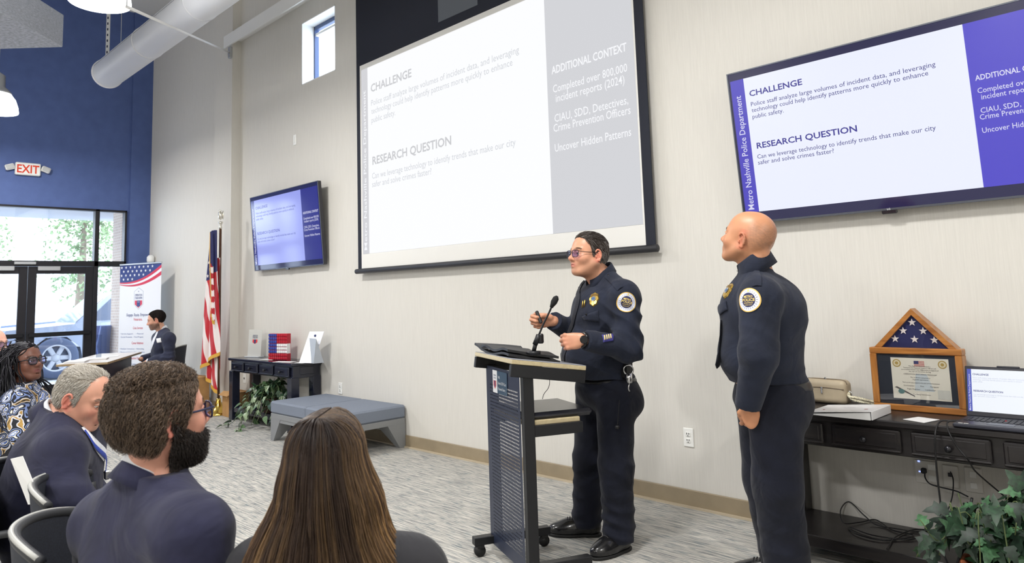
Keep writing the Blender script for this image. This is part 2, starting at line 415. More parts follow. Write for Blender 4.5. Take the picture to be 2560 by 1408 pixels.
# ================================================================ overhead
M_LAMP = newmat('lit_acrylic_shade')[0]
def _lamp():
    nt = M_LAMP.node_tree; b = nt.nodes['Principled BSDF']
    b.inputs['Base Color'].default_value = (.9, .9, .9, 1); b.inputs['Emission Color'].default_value = lin((252, 253, 255)); b.inputs['Emission Strength'].default_value = 13.0
_lamp()
M_STEEL = pm('galvanised_steel', (188, 190, 192), .4, metal=.6)
def pendant(name, label, x, y, z, group):
    t = thing(name, label, 'pendant lamp', (x, y, z), 0, group)
    sh = MB(); prof = [(.235, 0), (.237, .015), (.228, .08), (.20, .17), (.15, .24), (.10, .27), (.092, .262), (.14, .232), (.19, .165), (.217, .08), (.226, .012), (.235, 0)]
    sh.lathe(prof, 32); sh.build('lamp_shade', M_LAMP, t)
    df = MB(); df.lathe([(.0, .018), (.224, .018), (.224, .026), (0, .026)], 32); df.build('diffuser', M_LAMP, t)
    cp = MB(); cp.lathe([(.155, .235), (.16, .25), (.12, .30), (.085, .33), (.08, .48), (.03, .52)], 24); cp.build('housing', M_ALU, t)
    sm = MB(); sm.tube([(0, 0, .5), (0, 0, ZC - z)], .009, 8); sm.build('stem', M_STEEL, t)
    ld = bpy.data.lights.new('pendant_light', 'AREA'); ld.shape = 'DISK'; ld.size = .44; ld.energy = 86; ld.color = (1.0, .982, .955)
    lo = bpy.data.objects.new('pendant_light', ld); COL.objects.link(lo); lo.parent = t; lo.location = (0, 0, -.012)
    return t
PEND = [(-6.42, 1.71), (-10.93, 1.76), (-1.9, 1.72), (2.4, 1.72), (-11.2, -3.4), (-4.2, -1.4), (.3, -1.4), (-6.4, -4.0), (-1.9, -4.0)]
p0 = pendant('pendant_lamp', 'glowing white dome pendant lamp cut by the top edge above the duct end', *PEND[0], 3.93, 'dome pendant lamps')
LAB = {1: 'glowing white dome pendant lamp at the far left edge in front of the blue wall'}
for i, (x, y) in enumerate(PEND[1:], 1):
    c = copy_tree(p0); c.location = (x, y, 3.93)
    c['label'] = LAB.get(i, 'white dome pendant lamp of the rows hanging over the audience area')

# round duct with hangers
t = thing('air_duct', 'white round spiral air duct running along the wall below the ceiling', 'duct', (-9.75, 2.71, 4.33))
dl = 9.0
mb = MB(); Rm = basis((0, 1, 0), (0, 0, 1), (1, 0, 0), (0, 0, 0))
mb.lathe([(.178, 0), (.178, dl)], 40, M=Rm); mb.build('duct_tube', pm('duct_white', (224, 225, 226), .45, spec=.3), t)
mb = MB(); mb.lathe([(0, -.012), (.176, -.012), (.186, -.004), (.186, .03), (.178, .034)], 40, M=Rm); mb.build('end_cap', pm('duct_cap', (232, 232, 234), .45), t)
for k in range(1, 7): MB().lathe([(.1785, k * 1.45), (.183, k * 1.45 + .008), (.183, k * 1.45 + .022), (.1785, k * 1.45 + .03)], 40, M=Rm).build('seam_ring', pm('duct_seam', (202, 203, 206), .5), t)
mb = MB()
for a in (.35, .95):
    yy, zz = -.1795 * math.cos(a), .1795 * math.sin(a)
    mb.tube([(0.02, yy, zz), (dl, yy, zz)], .0022, 5)
mb.build('slot_line', pm('duct_slot', (150, 152, 156), .6), t)
for k in range(4):
    mb = MB(); mb.tube([(.05 + 2.4 * k, .13, .12), (.05 + 2.4 * k, .13, ZC - 4.33)], .0035, 5); mb.build('hanger_wire', M_STEEL, t)
# perforated strap
pt = AT(268, 155, 9.15)
t = thing('strut_channel', 'pale slotted metal strap hanging vertically from the ceiling to the duct end', 'hanger', pt)
mb = MB(); yaw = Matrix.Rotation(math.radians(45), 4, 'Z')
hh = ZC - pt[2]
mb.box((0, 0, hh / 2), (.042, .02, hh), 0, .002, M=yaw)
for k in range(int(hh / .075)): mb.box((0, -.0105, .05 + k * .075), (.016, .003, .03), 1, 0, M=yaw)
mb.build('slotted_strap', [pm('strut_white', (214, 215, 214), .5), pm('slot_dark', (40, 46, 70), .8)], t)
# sloping tie rod and its wall bracket
a = np.array(WY(573, 131, 4.12)); b2 = AT(317, 17, 4.5)
mb = MB(); mb.tube([a, b2], .011, 8); o = mb.build('tie_rod', pm('rod_white', (226, 226, 226), .5), loc=a)
MB().tube([b2, [b2[0], b2[1], ZC]], .004, 6).build('hanger_wire', M_STEEL, o).location = [-float(v) for v in a]
tag(o, 'thin white rod slanting from the pilaster top past the pendant lamp', 'rod')
mb = MB(); mb.box((a[0], 4.135, a[2]), (.06, .04, .16), 0, .006)
o = mb.build('bracket', M_STEEL, loc=(a[0], 4.155, a[2] - .08)); tag(o, 'small white bracket under the beam end where the rod is fixed', 'bracket')
# fabric-faced cloud hung at forty-five degrees
cc = AT(157, 118, 8.0); M = basis(-FWD, -RGT, UP, cc)
mb = MB(); mb.box((1.9, 1.9, .185), (3.8, 3.8, .37), 0, .006, M=M)
o = mb.build('acoustic_panel', pm('grey_fabric_panel', (176, 180, 188), .9, var=.12, scale=30, stretch=(1, 1, 8), spec=.1), loc=cc)
tag(o, 'thick grey fabric acoustic panel hanging in the top left corner', 'acoustic panel')
for (u_, v_) in ((.5, .5), (3.3, .5), (.5, 3.3), (3.3, 3.3)):
    q = np.array(cc) - FWD * u_ - RGT * v_
    MB().tube([(q[0], q[1], cc[2] + .36), (q[0], q[1], ZC)], .004, 5).build('hanger_wire', M_STEEL, o, loc=(0, 0, 0)).location = [-x for x in cc]

# exit sign
ey = WX(70, 423, XB + .05)
t = thing('exit_sign', 'white emergency exit sign with red letters and two lamp heads on the blue wall', 'exit sign', (XB, ey[1], ey[2]))
mb = MB(); mb.box((.035, 0, 0), (.07, .33, .19), 0, .012); Mt = basis((0, 1, 0), (0, 0, 1), (1, 0, 0), (.0715, -.005, -.062))
mb.text('EXIT', .175, Mt, 1, bold=.02, align='CENTER', sx=.82); mb.build('sign_box', [pm('sign_white', (238, 238, 234), .4), glow('exit_red', (236, 78, 52), .8)], t)
for s in (-1, 1):
    mb = MB(); Mh = Matrix.Translation((.05, s * .235, .012)) @ Matrix.Rotation(-s * .35, 4, 'X')
    mb.box((0, 0, 0), (.07, .12, .085), 0, .012, M=Mh); mb.box((.03, 0, 0), (.02, .10, .065), 1, .004, M=Mh)
    mb.tube([(.03, s * .16, .0), (.04, s * .2, .01)], .014, 8)
    mb.build('lamp_head', [pm('sign_white', (238, 238, 234), .4), pm('lens_grey', (190, 192, 192), .3)], t)

# ================================================================ outdoors beyond the doors
st('trim_4', [(XB - 14, XB - .2, -8, 12, -.12, -.02)], pm('concrete_paving', (196, 198, 200), .9, var=.06, scale=3))
mb = MB(); slab(mb, XB - 3.1, XB - .2, -2, 7, 3.12, 3.3); struct(mb.build('trim_5', pm('canopy_soffit', (205, 208, 214), .8)))   # canopy
def bricks():
    mt, nt, b = newmat('pale_brick'); tc = nd(nt, 'ShaderNodeTexCoord'); mp = nd(nt, 'ShaderNodeMapping')
    mp.inputs['Rotation'].default_value = (PI / 2, 0, 0)
    br = nd(nt, 'ShaderNodeTexBrick'); br.inputs['Scale'].default_value = 5; br.inputs['Color1'].default_value = lin((196, 176, 160)); br.inputs['Color2'].default_value = lin((180, 160, 148)); br.inputs['Mortar'].default_value = lin((214, 208, 200))
    nt.links.new(tc.outputs['Object'], mp.inputs[0]); nt.links.new(mp.outputs[0], br.inputs['Vector']); nt.links.new(br.outputs[0], b.inputs['Base Color']); b.inputs['Roughness'].default_value = .9
    return mt
st('trim_6', [(XB - 1.5, XB - 1.0, 4.15, 4.75, 0, 3.12), (XB - 2.6, XB - .2, 4.75, 5.1, 0, 3.12)], bricks())
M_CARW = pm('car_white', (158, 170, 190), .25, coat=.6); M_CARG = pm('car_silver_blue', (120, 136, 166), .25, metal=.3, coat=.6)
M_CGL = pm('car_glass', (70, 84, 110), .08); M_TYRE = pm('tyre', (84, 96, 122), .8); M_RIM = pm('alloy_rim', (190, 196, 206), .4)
def car(label, x, y, rz, paint, s=1.0):
    t = thing('car', label, 'car', (x, y, 0), rz)
    body = [(-2.35, .42), (-2.4, .75), (-2.3, 1.0), (-1.0, 1.08), (1.0, 1.1), (2.25, 1.12), (2.38, .8), (2.36, .42), (1.95, .36), (1.9, .6), (1.62, .82), (1.2, .82), (.95, .6), (.9, .34), (-.95, .34), (-1.0, .6), (-1.25, .82), (-1.62, .82), (-1.9, .6), (-1.95, .36)]
    Mx = basis((1, 0, 0), (0, 0, 1), (0, -1, 0), (0, .93, 0))
    mb = MB(); mb.prism(body, 1.86, 0, Mx); mb.build('car_body', paint, t)
    cab = [(-1.1, 1.06), (-.45, 1.66), (.1, 1.76), (1.6, 1.74), (2.15, 1.1)]
    mb = MB(); mb.prism(cab, 1.56, 0, basis((1, 0, 0), (0, 0, 1), (0, -1, 0), (0, .78, 0))); mb.build('cabin', paint, t)
    for sd in (-1, 1):
        for w in ([(-.85, 1.12), (-.38, 1.6), (.3, 1.67), (.3, 1.12)], [(.42, 1.12), (.42, 1.67), (1.5, 1.64), (1.85, 1.14)]):
            mb = MB(); mb.prism(w, .012, 0, basis((1, 0, 0), (0, 0, 1), (0, -1, 0), (0, sd * .786 + .006, 0))); mb.build('side_window', M_CGL, t)
        mb = MB(); mb.box((2.3, sd * .66, .86), (.16, .34, .16), 0, .03); mb.build('tail_light', pm('lamp_red', (170, 70, 70), .3), t)
        mb = MB(); mb.box((-2.3, sd * .66, .8), (.16, .36, .18), 0, .03); mb.build('headlamp', pm('lamp_clear', (230, 234, 240), .1), t)
        for wx_ in (-1.43, 1.41):
            wl = MB(); Mw = basis((1, 0, 0), (0, 0, 1), (0, -1, 0), (wx_, sd * .86 + .11, .41))
            wl.lathe([(.27, .01), (.38, 0), (.41, .03), (.41, .19), (.38, .22), (.27, .21)], 28, 0, M=Mw, cap=False)
            wo = wl.build('wheel', M_TYRE, t)
            rm = MB(); rm.lathe([(.0, .06), (.05, .04), (.08, .06), (.08, .16), (0, .16)], 20, 0, M=Mw); rm.lathe([(.24, .02), (.275, .01), (.275, .21), (.24, .2), (.24, .02)], 28, 0, M=Mw, cap=False)
            for q in range(6):
                a = q * PI / 3; mm = Mw @ Matrix.Rotation(a, 4, 'Z'); rm.box((.16, 0, .11), (.2, .09, .1), 0, .015, M=mm)
            rm.build('rim', M_RIM, wo)
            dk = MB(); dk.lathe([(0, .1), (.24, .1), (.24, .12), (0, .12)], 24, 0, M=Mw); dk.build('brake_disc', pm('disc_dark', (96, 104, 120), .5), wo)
    ws = MB(); ws.prism([(-.8, 0), (.8, 0), (.7, .72), (-.7, .72)], .012, 0, basis((0, 1, 0), nrm((.62, 0, .56)), nrm((-.56, 0, .62)), (-1.06, 0, 1.1))); ws.build('windshield', M_CGL, t)
    gr = MB(); gr.box((-2.385, 0, .72), (.05, 1.0, .3), 0, .02)
    for k in range(5): gr.box((-2.415, 0, .61 + k * .055), (.02, .96, .022), 1, .004)
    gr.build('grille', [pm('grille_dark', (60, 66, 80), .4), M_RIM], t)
    bp = MB(); bp.box((-2.38, 0, .45), (.16, 1.84, .2), 0, .05); bp.box((2.36, 0, .48), (.16, 1.84, .22), 0, .05); bp.build('bumper', paint, t)
    return t
cw = WX(140, 872, -16.9)
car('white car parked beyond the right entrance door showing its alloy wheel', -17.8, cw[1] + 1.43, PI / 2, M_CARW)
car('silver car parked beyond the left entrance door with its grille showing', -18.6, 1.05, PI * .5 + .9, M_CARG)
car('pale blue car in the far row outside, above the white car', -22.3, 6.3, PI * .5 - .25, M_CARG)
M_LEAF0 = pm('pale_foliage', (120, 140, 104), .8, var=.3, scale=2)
def leaf_cloud(mb, c, r, n, s, rnd):
    for _ in range(n):
        d = np.array([rnd.gauss(0, 1) for _ in range(3)]); d /= np.linalg.norm(d); p = c + d * r * (rnd.random() ** .5)
        u = nrm([rnd.gauss(0, 1) for _ in range(3)]); w = nrm(np.cross(u, [rnd.gauss(0, 1) for _ in range(3)]))
        mb.add([p - u * s, p + w * s * .5, p + u * s, p - w * s * .5], [(0, 1, 2, 3)])
rt = random.Random(3)
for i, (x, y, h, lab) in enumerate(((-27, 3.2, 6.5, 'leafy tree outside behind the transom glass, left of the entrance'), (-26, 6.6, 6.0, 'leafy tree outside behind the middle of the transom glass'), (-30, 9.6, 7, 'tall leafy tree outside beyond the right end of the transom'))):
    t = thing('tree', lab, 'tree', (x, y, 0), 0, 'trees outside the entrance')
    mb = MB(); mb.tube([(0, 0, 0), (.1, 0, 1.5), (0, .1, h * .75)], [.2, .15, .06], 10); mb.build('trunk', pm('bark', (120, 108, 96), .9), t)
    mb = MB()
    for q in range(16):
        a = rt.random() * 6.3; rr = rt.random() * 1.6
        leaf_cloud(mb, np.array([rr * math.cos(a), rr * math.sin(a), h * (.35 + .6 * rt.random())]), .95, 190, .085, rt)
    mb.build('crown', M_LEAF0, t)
mb = MB(); slab(mb, -36, -35, -14, 26, 0, 3.2); tag(mb.build('building', pm('pale_building', (214, 216, 222), .9), loc=(-35.5, 4, 0)), 'pale low building across the parking lot outside', 'building')
# a-frame board outside the sidelight
t = thing('a_frame_board', 'blue folding board standing outside behind the sidelight', 'sign board', (XB - 1.5, WX(266, 800, XB - 1.5)[1], 0), .5)
for s in (-1, 1):
    mb = MB(); mm = Matrix.Rotation(s * .22, 4, 'Y'); mb.box((s * .0 , 0, .55), (.03, .4, 1.1), 0, .004, M=Matrix.Translation((-s * .16, 0, 0)) @ mm); mb.build('board', pm('board_blue', (108, 132, 190), .6), t)
# ================================================================ slides
def fit_text(mb, s, x, y, size, width, M, mat, bold=0.0, align='LEFT', z=0.0):
    vs, fs = text_geo(s, bold, align)
    xs = [v[0] for v in vs]; w = (max(xs) - min(xs)) * size; sx = width / w if width else 1.0
    x0 = min(xs) * size * sx if align == 'LEFT' else 0
    mb.text(s, size, M @ Matrix.Translation((x - x0, y, z)), mat, bold, align, sx=sx)
BODY = [(.783, 'Police staff analyze large volumes of incident data, and leveraging', .856), (.738, 'technology could help identify patterns more quickly to enhance', .824), (.69, 'public safety.', .166),
        (.390, 'Can we leverage technology to identify trends that make our city', .826), (.346, 'safer and solve crimes faster?', .385)]
SIDE = [(.645, 'ADDITIONAL CONTEXT', .288, .058), (.567, 'Completed over 800,000', .284, 0), (.526, 'incident reports (2024)', .262, 0), (.446, 'CIAU, SDD, Detectives,', .28, 0), (.407, 'Crime Prevention Officers', .292, 0), (.326, 'Uncover Hidden Patterns', .288, 0)]
def slide(mb, M, ww, h, band, side, m_white=0, m_band=1, m_side=2, m_head=3, m_body=4, m_light=5):
    """M: origin at the lower left corner of the white field, x along, y up, z out of the screen"""
    def rect(x0, x1, mat): mb.add([(x0, 0, 0), (x1, 0, 0), (x1, h, 0), (x0, h, 0)], [(0, 1, 2, 3)], mat, False, M)
    rect(0, ww, m_white); rect(-band, 0, m_band); rect(ww, ww + side, m_side)
    Z = .0012
    fit_text(mb, 'CHALLENGE', .024 * ww, .858 * h, .0605 * h, .277 * ww, M, m_head, .02, z=Z)
    fit_text(mb, 'RESEARCH QUESTION', .03 * ww, .465 * h, .0605 * h, .498 * ww, M, m_head, .02, z=Z)
    for y, s, w in BODY: fit_text(mb, s, .026 * ww, y * h, .045 * h, w * ww, M, m_body, z=Z)
    for y, s, w, bd in SIDE: fit_text(mb, s, ww + .165 * ww, y * h, .0455 * h, w * ww, M, m_light, .018 if bd else .004, 'CENTER', z=Z)
    Mr = M @ Matrix.Translation((-band * .32, .02 * h, Z)) @ Matrix.Rotation(PI / 2, 4, 'Z')
    fit_text(mb, 'Metro Nashville Police Department', 0, 0, band * .62, .86 * h, Mr, m_light, .007)

# ---------------------------------------------------------------- projection screen
ys = 4.215
t = thing('projection_screen', 'large pull-down projection screen with black border showing the washed-out slide', 'projection screen', (-4.6, ys, 1.67))
def rel(p): return (p[0] + 4.6, p[1] - ys, p[2] - 1.67)
mb = MB(); slab(mb, -6.42, -2.785, ys - .004, ys + .004, 1.70, 5.62)
M_DROP = pm('screen_black', (34, 37, 48), .7, spec=.3)
mb.v = [rel(p) for p in mb.v]; mb.build('black_border', M_DROP, t)
mb = MB(); slab(mb, -6.351, -2.86, ys - .0075, ys - .0045, 1.722, 3.874); mb.v = [rel(p) for p in mb.v]
mb.build('white_fabric', pm('screen_matte_white', (228, 227, 223), .9, spec=.1), t)
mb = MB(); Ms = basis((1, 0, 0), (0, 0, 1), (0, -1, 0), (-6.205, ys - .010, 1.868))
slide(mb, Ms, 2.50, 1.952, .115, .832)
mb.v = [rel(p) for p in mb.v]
mb.build('projected_slide_glow', [glow('proj_white', (252, 253, 255), 1.0, False), glow('proj_band', (214, 214, 218), .98, False), glow('proj_side', (213, 214, 218), .98, False), glow('proj_head', (208, 209, 212), .95, False), glow('proj_body', (216, 219, 224), .95, False), glow('proj_light', (248, 249, 252), 1.0, False)], t)  # the slide glows by itself in place of a projector's beam
mb = MB(); mb.tube([(-6.44, ys - .012, 1.695), (-2.765, ys - .012, 1.695)], .026, 12); mb.v = [rel(p) for p in mb.v]
mb.build('bottom_bar', pm('screen_bar', (40, 41, 46), .5), t)
mb = MB(); slab(mb, -6.55, -2.65, ys - .12, D - .002, 5.6, 5.78, b=.01); mb.v = [rel(p) for p in mb.v]; mb.build('screen_housing', M_WHITE, t)
mb = MB(); slab(mb, -5.035, -4.49, ys - .0065, ys - .0045, 3.965, 4.36); mb.v = [rel(p) for p in mb.v]
mb.build('grey_patch', pm('screen_patch', (92, 97, 104), .7), t)

# ---------------------------------------------------------------- wall displays
M_TVB = pm('tv_black', (24, 25, 36), .18, coat=.5); M_TVE = pm('tv_edge', (96, 100, 110), .3, metal=.7)
def display(label, xl, w, zb, ybot, ytop, white, side, txt):
    hgt = math.hypot(2.733 - zb, ybot - ytop); a = math.atan2(ybot - ytop, 2.733 - zb)
    t = thing('wall_display', label, 'display', (xl + w / 2, ybot, zb))
    R = basis((1, 0, 0), (0, -math.sin(a), math.cos(a)), (0, -math.cos(a), -math.sin(a)), (0, 0, 0))   # x along, y up the panel, z out
    mb = MB(); mb.box((0, hgt / 2, -.022), (w, hgt, .044), 0, .006, M=R); mb.build('housing', [M_TVB], t)
    mb = MB()
    for bx in (((0, .006, .002), (w, .012, .006)), ((0, hgt - .004, .002), (w, .008, .006)), ((-w / 2 + .004, hgt / 2, .002), (.008, hgt, .006)), ((w / 2 - .004, hgt / 2, .002), (.008, hgt, .006))): mb.box(*bx, 0, .001, M=R)
    mb.build('bezel', M_TVE, t)
    gl = MB(); gl.add([(-w / 2 + .01, .012, .0025), (w / 2 - .01, .012, .0025), (w / 2 - .01, hgt - .008, .0025), (-w / 2 + .01, hgt - .008, .0025)], [(0, 1, 2, 3)], 0, False, R)
    po = gl.build('screen_glass', glow('panel_reflection_blue', (26, 27, 78), .8, True, .08), t)  # navy emission stands in for what the panel glass reflects
    sl = MB(); k = w / 1.66
    Ms = R @ Matrix.Translation((-w / 2 + .107 * k, .068 * k, .0045)); slide(sl, Ms, 1.165 * k, hgt * .872, .087 * k, .372 * k)
    sl.build('slide_image', [glow('tvw' + txt, white, 1.0, True), glow('tvband' + txt, side, .9, True), glow('tvside' + txt, side, 1.0, True), glow('tvhead', (52, 48, 150), .9, True), glow('tvbody', (62, 62, 140), .9, True), glow('tvlight', (226, 226, 250), .9, True)], po)
    lg = MB(); lg.box((0, -.008, -.006), (.075, .022, .02), 0, .004, M=R)
    lg.text('LG', .014, R @ Matrix.Translation((0, .002, .0062)), 1, .03, 'CENTER'); lg.build('logo_tab', [M_TVB, pm('logo_silver', (200, 202, 206), .4)], t)
    br = MB(); br.box((0, hgt * .5, -.07), (.5, .4, .07), 0, .01, M=R); br.build('wall_bracket', pm('bracket_black', (30, 30, 32), .6), t)
    return t
display('small-looking far wall display beside the flag, tilted down over the console table', -8.745, 1.665, 1.80, 4.20, 4.127, (150, 158, 232), (40, 42, 132), 'a')
display('large near wall display above the bald officer, cut by the right picture edge', -2.126, 1.66, 1.80, 4.20, 4.10, (232, 236, 252), (74, 66, 196), 'b')

# ---------------------------------------------------------------- wall plates
M_PLATE = pm('plate_white', (236, 236, 232), .4); M_SLOT = pm('slot_black', (36, 36, 40), .6)
def plate(name, label, p, w, h, kind, group=None):
    t = tag(MB().build(name, [M_PLATE]), label, 'wall plate', group) if False else None
    mb = MB(); mb.box((0, -.004, 0), (w, .008, h), 0, .003)
    if kind == 'duplex':
        for s in (-1, 1):
            mb.box((0, -.009, s * h * .17), (w * .46, .006, h * .24), 0, .003)
            for q in (-1, 1): mb.box((q * w * .1, -.0122, s * h * .17 + .005), (.004, .002, .012), 1, 0)
            mb.box((0, -.0122, s * h * .17 - .009), (.006, .002, .006), 1, 0)
    elif kind == 'jack': mb.box((0, -.009, 0), (.02, .006, .024), 1, .001)
    elif kind == 'switch': mb.box((0, -.009, 0), (w * .4, .008, h * .5), 0, .002)
    o = mb.build(name, [M_PLATE, M_SLOT]); o.location = (p[0], D, p[2]); return tag(o, label, 'outlet' if kind != 'switch' else 'switch plate', group)
plate('wall_outlet', 'white duplex outlet on the wall between the two standing officers', (-2.652, 0, .444), .074, .12, 'duplex')
plate('wall_outlet', 'white duplex outlet low on the wall behind the grey bench', WY(852, 971, D), .075, .12, 'duplex')
plate('wall_outlet', 'white outlet plate under the left console table behind its leg', WY(612, 946, D), .075, .12, 'jack')
plate('wall_outlet', 'blank white plate beside the jack plate under the left console table', WY(633, 948, D), .12, .12, 'blank')
plate('switch_plate', 'small white switch plate high on the wall under the window', WY(738, 350, D), .07, .13, 'switch')

# ---------------------------------------------------------------- console tables
M_BLK = wood_mat('black_painted_wood', (27, 25, 27), (40, 36, 36), .3, 0)
M_KNOB = pm('pewter_knob', (52, 52, 56), .3, metal=.7)
def console(label, x0, x1, yf, yb_, zt, shelf_z, ndr, leg=.095, mx=.06, gap=.045, paint=None):
    M_BLK = paint or globals()['M_BLK']
    t = thing('console_table', label, 'console table', ((x0 + x1) / 2, (yf + yb_) / 2, 0))
    ox, oy = (x0 + x1) / 2, (yf + yb_) / 2; w, d = x1 - x0, yb_ - yf
    mb = MB(); mb.box((0, 0, zt - .016), (w + .03, d + .02, .032), 0, .006); mb.build('tabletop', M_BLK, t)
    ap0 = zt - .165
    mb = MB(); mb.box((0, .008, (ap0 + zt - .032) / 2), (w - .01, d - .03, zt - .032 - ap0), 0, .003)
    for s in (-1, 1): mb.box((s * (w / 2 - .004), .01, (ap0 + zt - .03) / 2 + .01), (.012, d - 2 * leg, .085), 0, .004)
    mb.build('apron', M_BLK, t)
    dw = (w - 2 * mx - (ndr - 1) * gap) / ndr
    for k in range(ndr):
        cx = -w / 2 + mx + dw / 2 + k * (dw + gap); dz = (ap0 + zt - .032) / 2; dh = .106
        mb = MB(); yy = -d / 2 + .008
        mb.box((cx, yy, dz), (dw, .02, dh), 0, .006); mb.box((cx, yy - .008, dz + .004), (dw - .035, .012, dh - .036), 0, .003)
        mb.box((cx, yy - .012, dz - dh / 2 + .009), (dw, .012, .010), 0, .003)
        dr = mb.build('drawer', M_BLK, t)
        kb = MB(); Mk = basis((1, 0, 0), (0, 0, 1), (0, -1, 0), (cx, yy - .012, dz)); kb.lathe([(.007, 0), (.006, .010), (.014, .018), (.016, .024), (.012, .031), (0, .033)], 16, M=Mk); kb.build('knob', M_KNOB, dr)
    for sx in (-1, 1):
        for sy in (-1, 1):
            mb = MB(); mb.box((sx * (w / 2 - leg / 2), sy * (d / 2 - leg / 2), (ap0 + .01) / 2), (leg, leg, ap0 + .01), 0, .004); mb.build('leg', M_BLK, t)
    mb = MB(); mb.box((0, 0, shelf_z - .03), (w - .04, d - .03, .06), 0, .004); mb.build('shelf', M_BLK, t)
    return t
M_DAYBLUE = pm('dark_wood_daylight_blue', (24, 27, 42), .22, coat=.3)  # blue of the reflected daylight mixed into the dark wood colour
console('dark navy console table by the flag with four small drawers and a shelf', -8.81, -7.26, 3.905, 4.262, .74, .155, 4, paint=M_DAYBLUE)
console('long black console table behind the bald officer holding the laptop and framed flag', -1.955, -.425, 3.79, 4.262, .76, .145, 4)

# ---------------------------------------------------------------- bench
M_BF = pm('bench_fabric', (120, 128, 142), .85, var=.05, scale=300, bump=.1, bscale=900); M_BB = pm('bench_base_grey', (134, 136, 138), .6)
bx0, bx1, by0, by1 = -7.14, -5.71, 3.60, 4.262
t = thing('bench', 'grey upholstered two-seat bench along the wall between console table and lectern', 'bench', ((bx0 + bx1) / 2, (by0 + by1) / 2, 0))
bw, bd = bx1 - bx0, by1 - by0
for s in (-1, 1):
    mb = MB(); mb.box((s * bw / 4, 0, .335), (bw / 2 - .004, bd, .12), 0, .016); mb.build('seat_cushion', M_BF, t)
mb = MB()
mb.box((0, 0, .247), (bw - .012, bd - .012, .056), 0, .004); mb.build('base_frame', M_BB, t)
for sx in (-1, 1):
    for sy in (-1, 1):
        mb = MB(); X, Y = sx * (bw / 2 - .006), sy * (bd / 2 - .006); lo, hi = .06, .2
        vs = [(X, Y, 0), (X - sx * lo, Y, 0), (X - sx * lo, Y - sy * lo, 0), (X, Y - sy * lo, 0), (X, Y, .222), (X - sx * hi, Y, .222), (X - sx * hi, Y - sy * hi, .222), (X, Y - sy * hi, .222)]
        fs = [(0, 1, 2, 3), (7, 6, 5, 4), (0, 4, 5, 1), (1, 5, 6, 2), (2, 6, 7, 3), (3, 7, 4, 0)]
        mb.add(vs, fs if sx * sy > 0 else [f[::-1] for f in fs]); mb.build('leg', M_BB, t)
mb = MB()
for sy in (-1,):
    mb.prism([(-bw / 2 + .02, .22), (bw / 2 - .02, .22), (bw / 2 - .05, .19), (-bw / 2 + .05, .19)], .02, 0, basis((1, 0, 0), (0, 0, 1), (0, -1, 0), (0, sy * (bd / 2 - .03) , 0)))
mb.build('apron', M_BB, t)

# ---------------------------------------------------------------- lectern
LU, LN = np.array([.914, -.407, 0]), np.array([.407, .914, 0]); LP = np.array([-3.05, 2.845, 0])
LM = lambda: None
lz = math.atan2(LU[1], LU[0])
t = thing('lectern', 'black steel rolling lectern with perforated front panel and slanted wooden desk', 'lectern', LP, lz)
LMAT = Matrix.Translation(Vector(LP)) @ Matrix.Rotation(lz, 4, 'Z')
def lect(x, y, z): return np.array(LMAT @ Vector((x, y, z)))
M_LB = pm('lectern_black', (22, 23, 27), .42, metal=.2); M_LP = pm('lectern_panel', (44, 52, 74), .40, metal=.35)
W_ = .55
# perforated panel: real holes
mb = MB(); pw0, pw1, pz0, pz1 = .0, W_ - .045, .06, 1.02
nx, nz = 24, 44; gx0, gx1, gz0, gz1 = .055, W_ - .075, .12, .93
cw_, ch_ = (gx1 - gx0) / nx, (gz1 - gz0) / nz; hr = .0042
def pv(x, z): return (x, 0, z)
for i in range(nx):
    for j in range(nz):
        cx, cz = gx0 + (i + .5) * cw_, gz0 + (j + .5) * ch_; hx, hz = cw_ / 2, ch_ / 2
        vs = [pv(cx - hx, cz - hz), pv(cx, cz - hz), pv(cx + hx, cz - hz), pv(cx + hx, cz), pv(cx + hx, cz + hz), pv(cx, cz + hz), pv(cx - hx, cz + hz), pv(cx - hx, cz)]
        for q in range(8):
            a = -3 * PI / 4 + q * PI / 4; vs.append(pv(cx + hr * math.cos(a), cz + hr * math.sin(a)))
        mb.add(vs, [(q, (q + 1) % 8, 8 + (q + 1) % 8, 8 + q) for q in range(8)])
for (xa, xb, za, zb) in ((pw0, gx0, pz0, pz1), (gx1, pw1, pz0, pz1), (gx0, gx1, pz0, gz0), (gx0, gx1, gz1, pz1)):
    mb.add([pv(xa, za), pv(xb, za), pv(xb, zb), pv(xa, zb)], [(0, 1, 2, 3)])
mb.box((pw0, .01, (pz0 + pz1) / 2), (.004, .02, pz1 - pz0), 0, 0)
po = mb.build('front_panel', M_LP, t)
for x in (.022, W_ - .022):
    mb = MB(); mb.box((x, .03, .54), (.044, .055, .96), 0, .003); mb.build('post', M_LB, t)
    mb = MB(); mb.box((x, .115, .085), (.05, .45, .042), 0, .003); fo = mb.build('foot_bar', M_LB, t)
    for yy in (-.075, .305):
        mb = MB(); mb.tube([(x - .013, yy, .032), (x + .013, yy, .032)], .031, 18); mb.box((x, yy + .004, .056), (.034, .04, .022), 0, .004); mb.build('caster', pm('caster_black', (24, 24, 26), .5), fo)
sl_ = math.atan2(-.057, .40)
DM = Matrix.Translation((0, -.062, 1.075)) @ Matrix.Rotation(sl_, 4, 'X')
mb = MB(); mb.box((W_ / 2, .205, .010), (W_ + .03, .41, .022), 0, .003, M=DM); mb.build('desktop', wood_mat('laminate_edge', (182, 166, 130), (196, 182, 146), .35, 0), t)
mb = MB(); mb.box((W_ / 2, .205, .0225), (W_ + .028, .408, .003), 0, .001, M=DM); mb.build('desk_laminate', pm('grey_laminate', (150, 152, 160), .3), t)
for x in (.0, W_):
    mb = MB(); mb.box((x, .205, -.033), (.03, .41, .06), 0, .003, M=DM); mb.build('desk_bracket', M_LB, t)
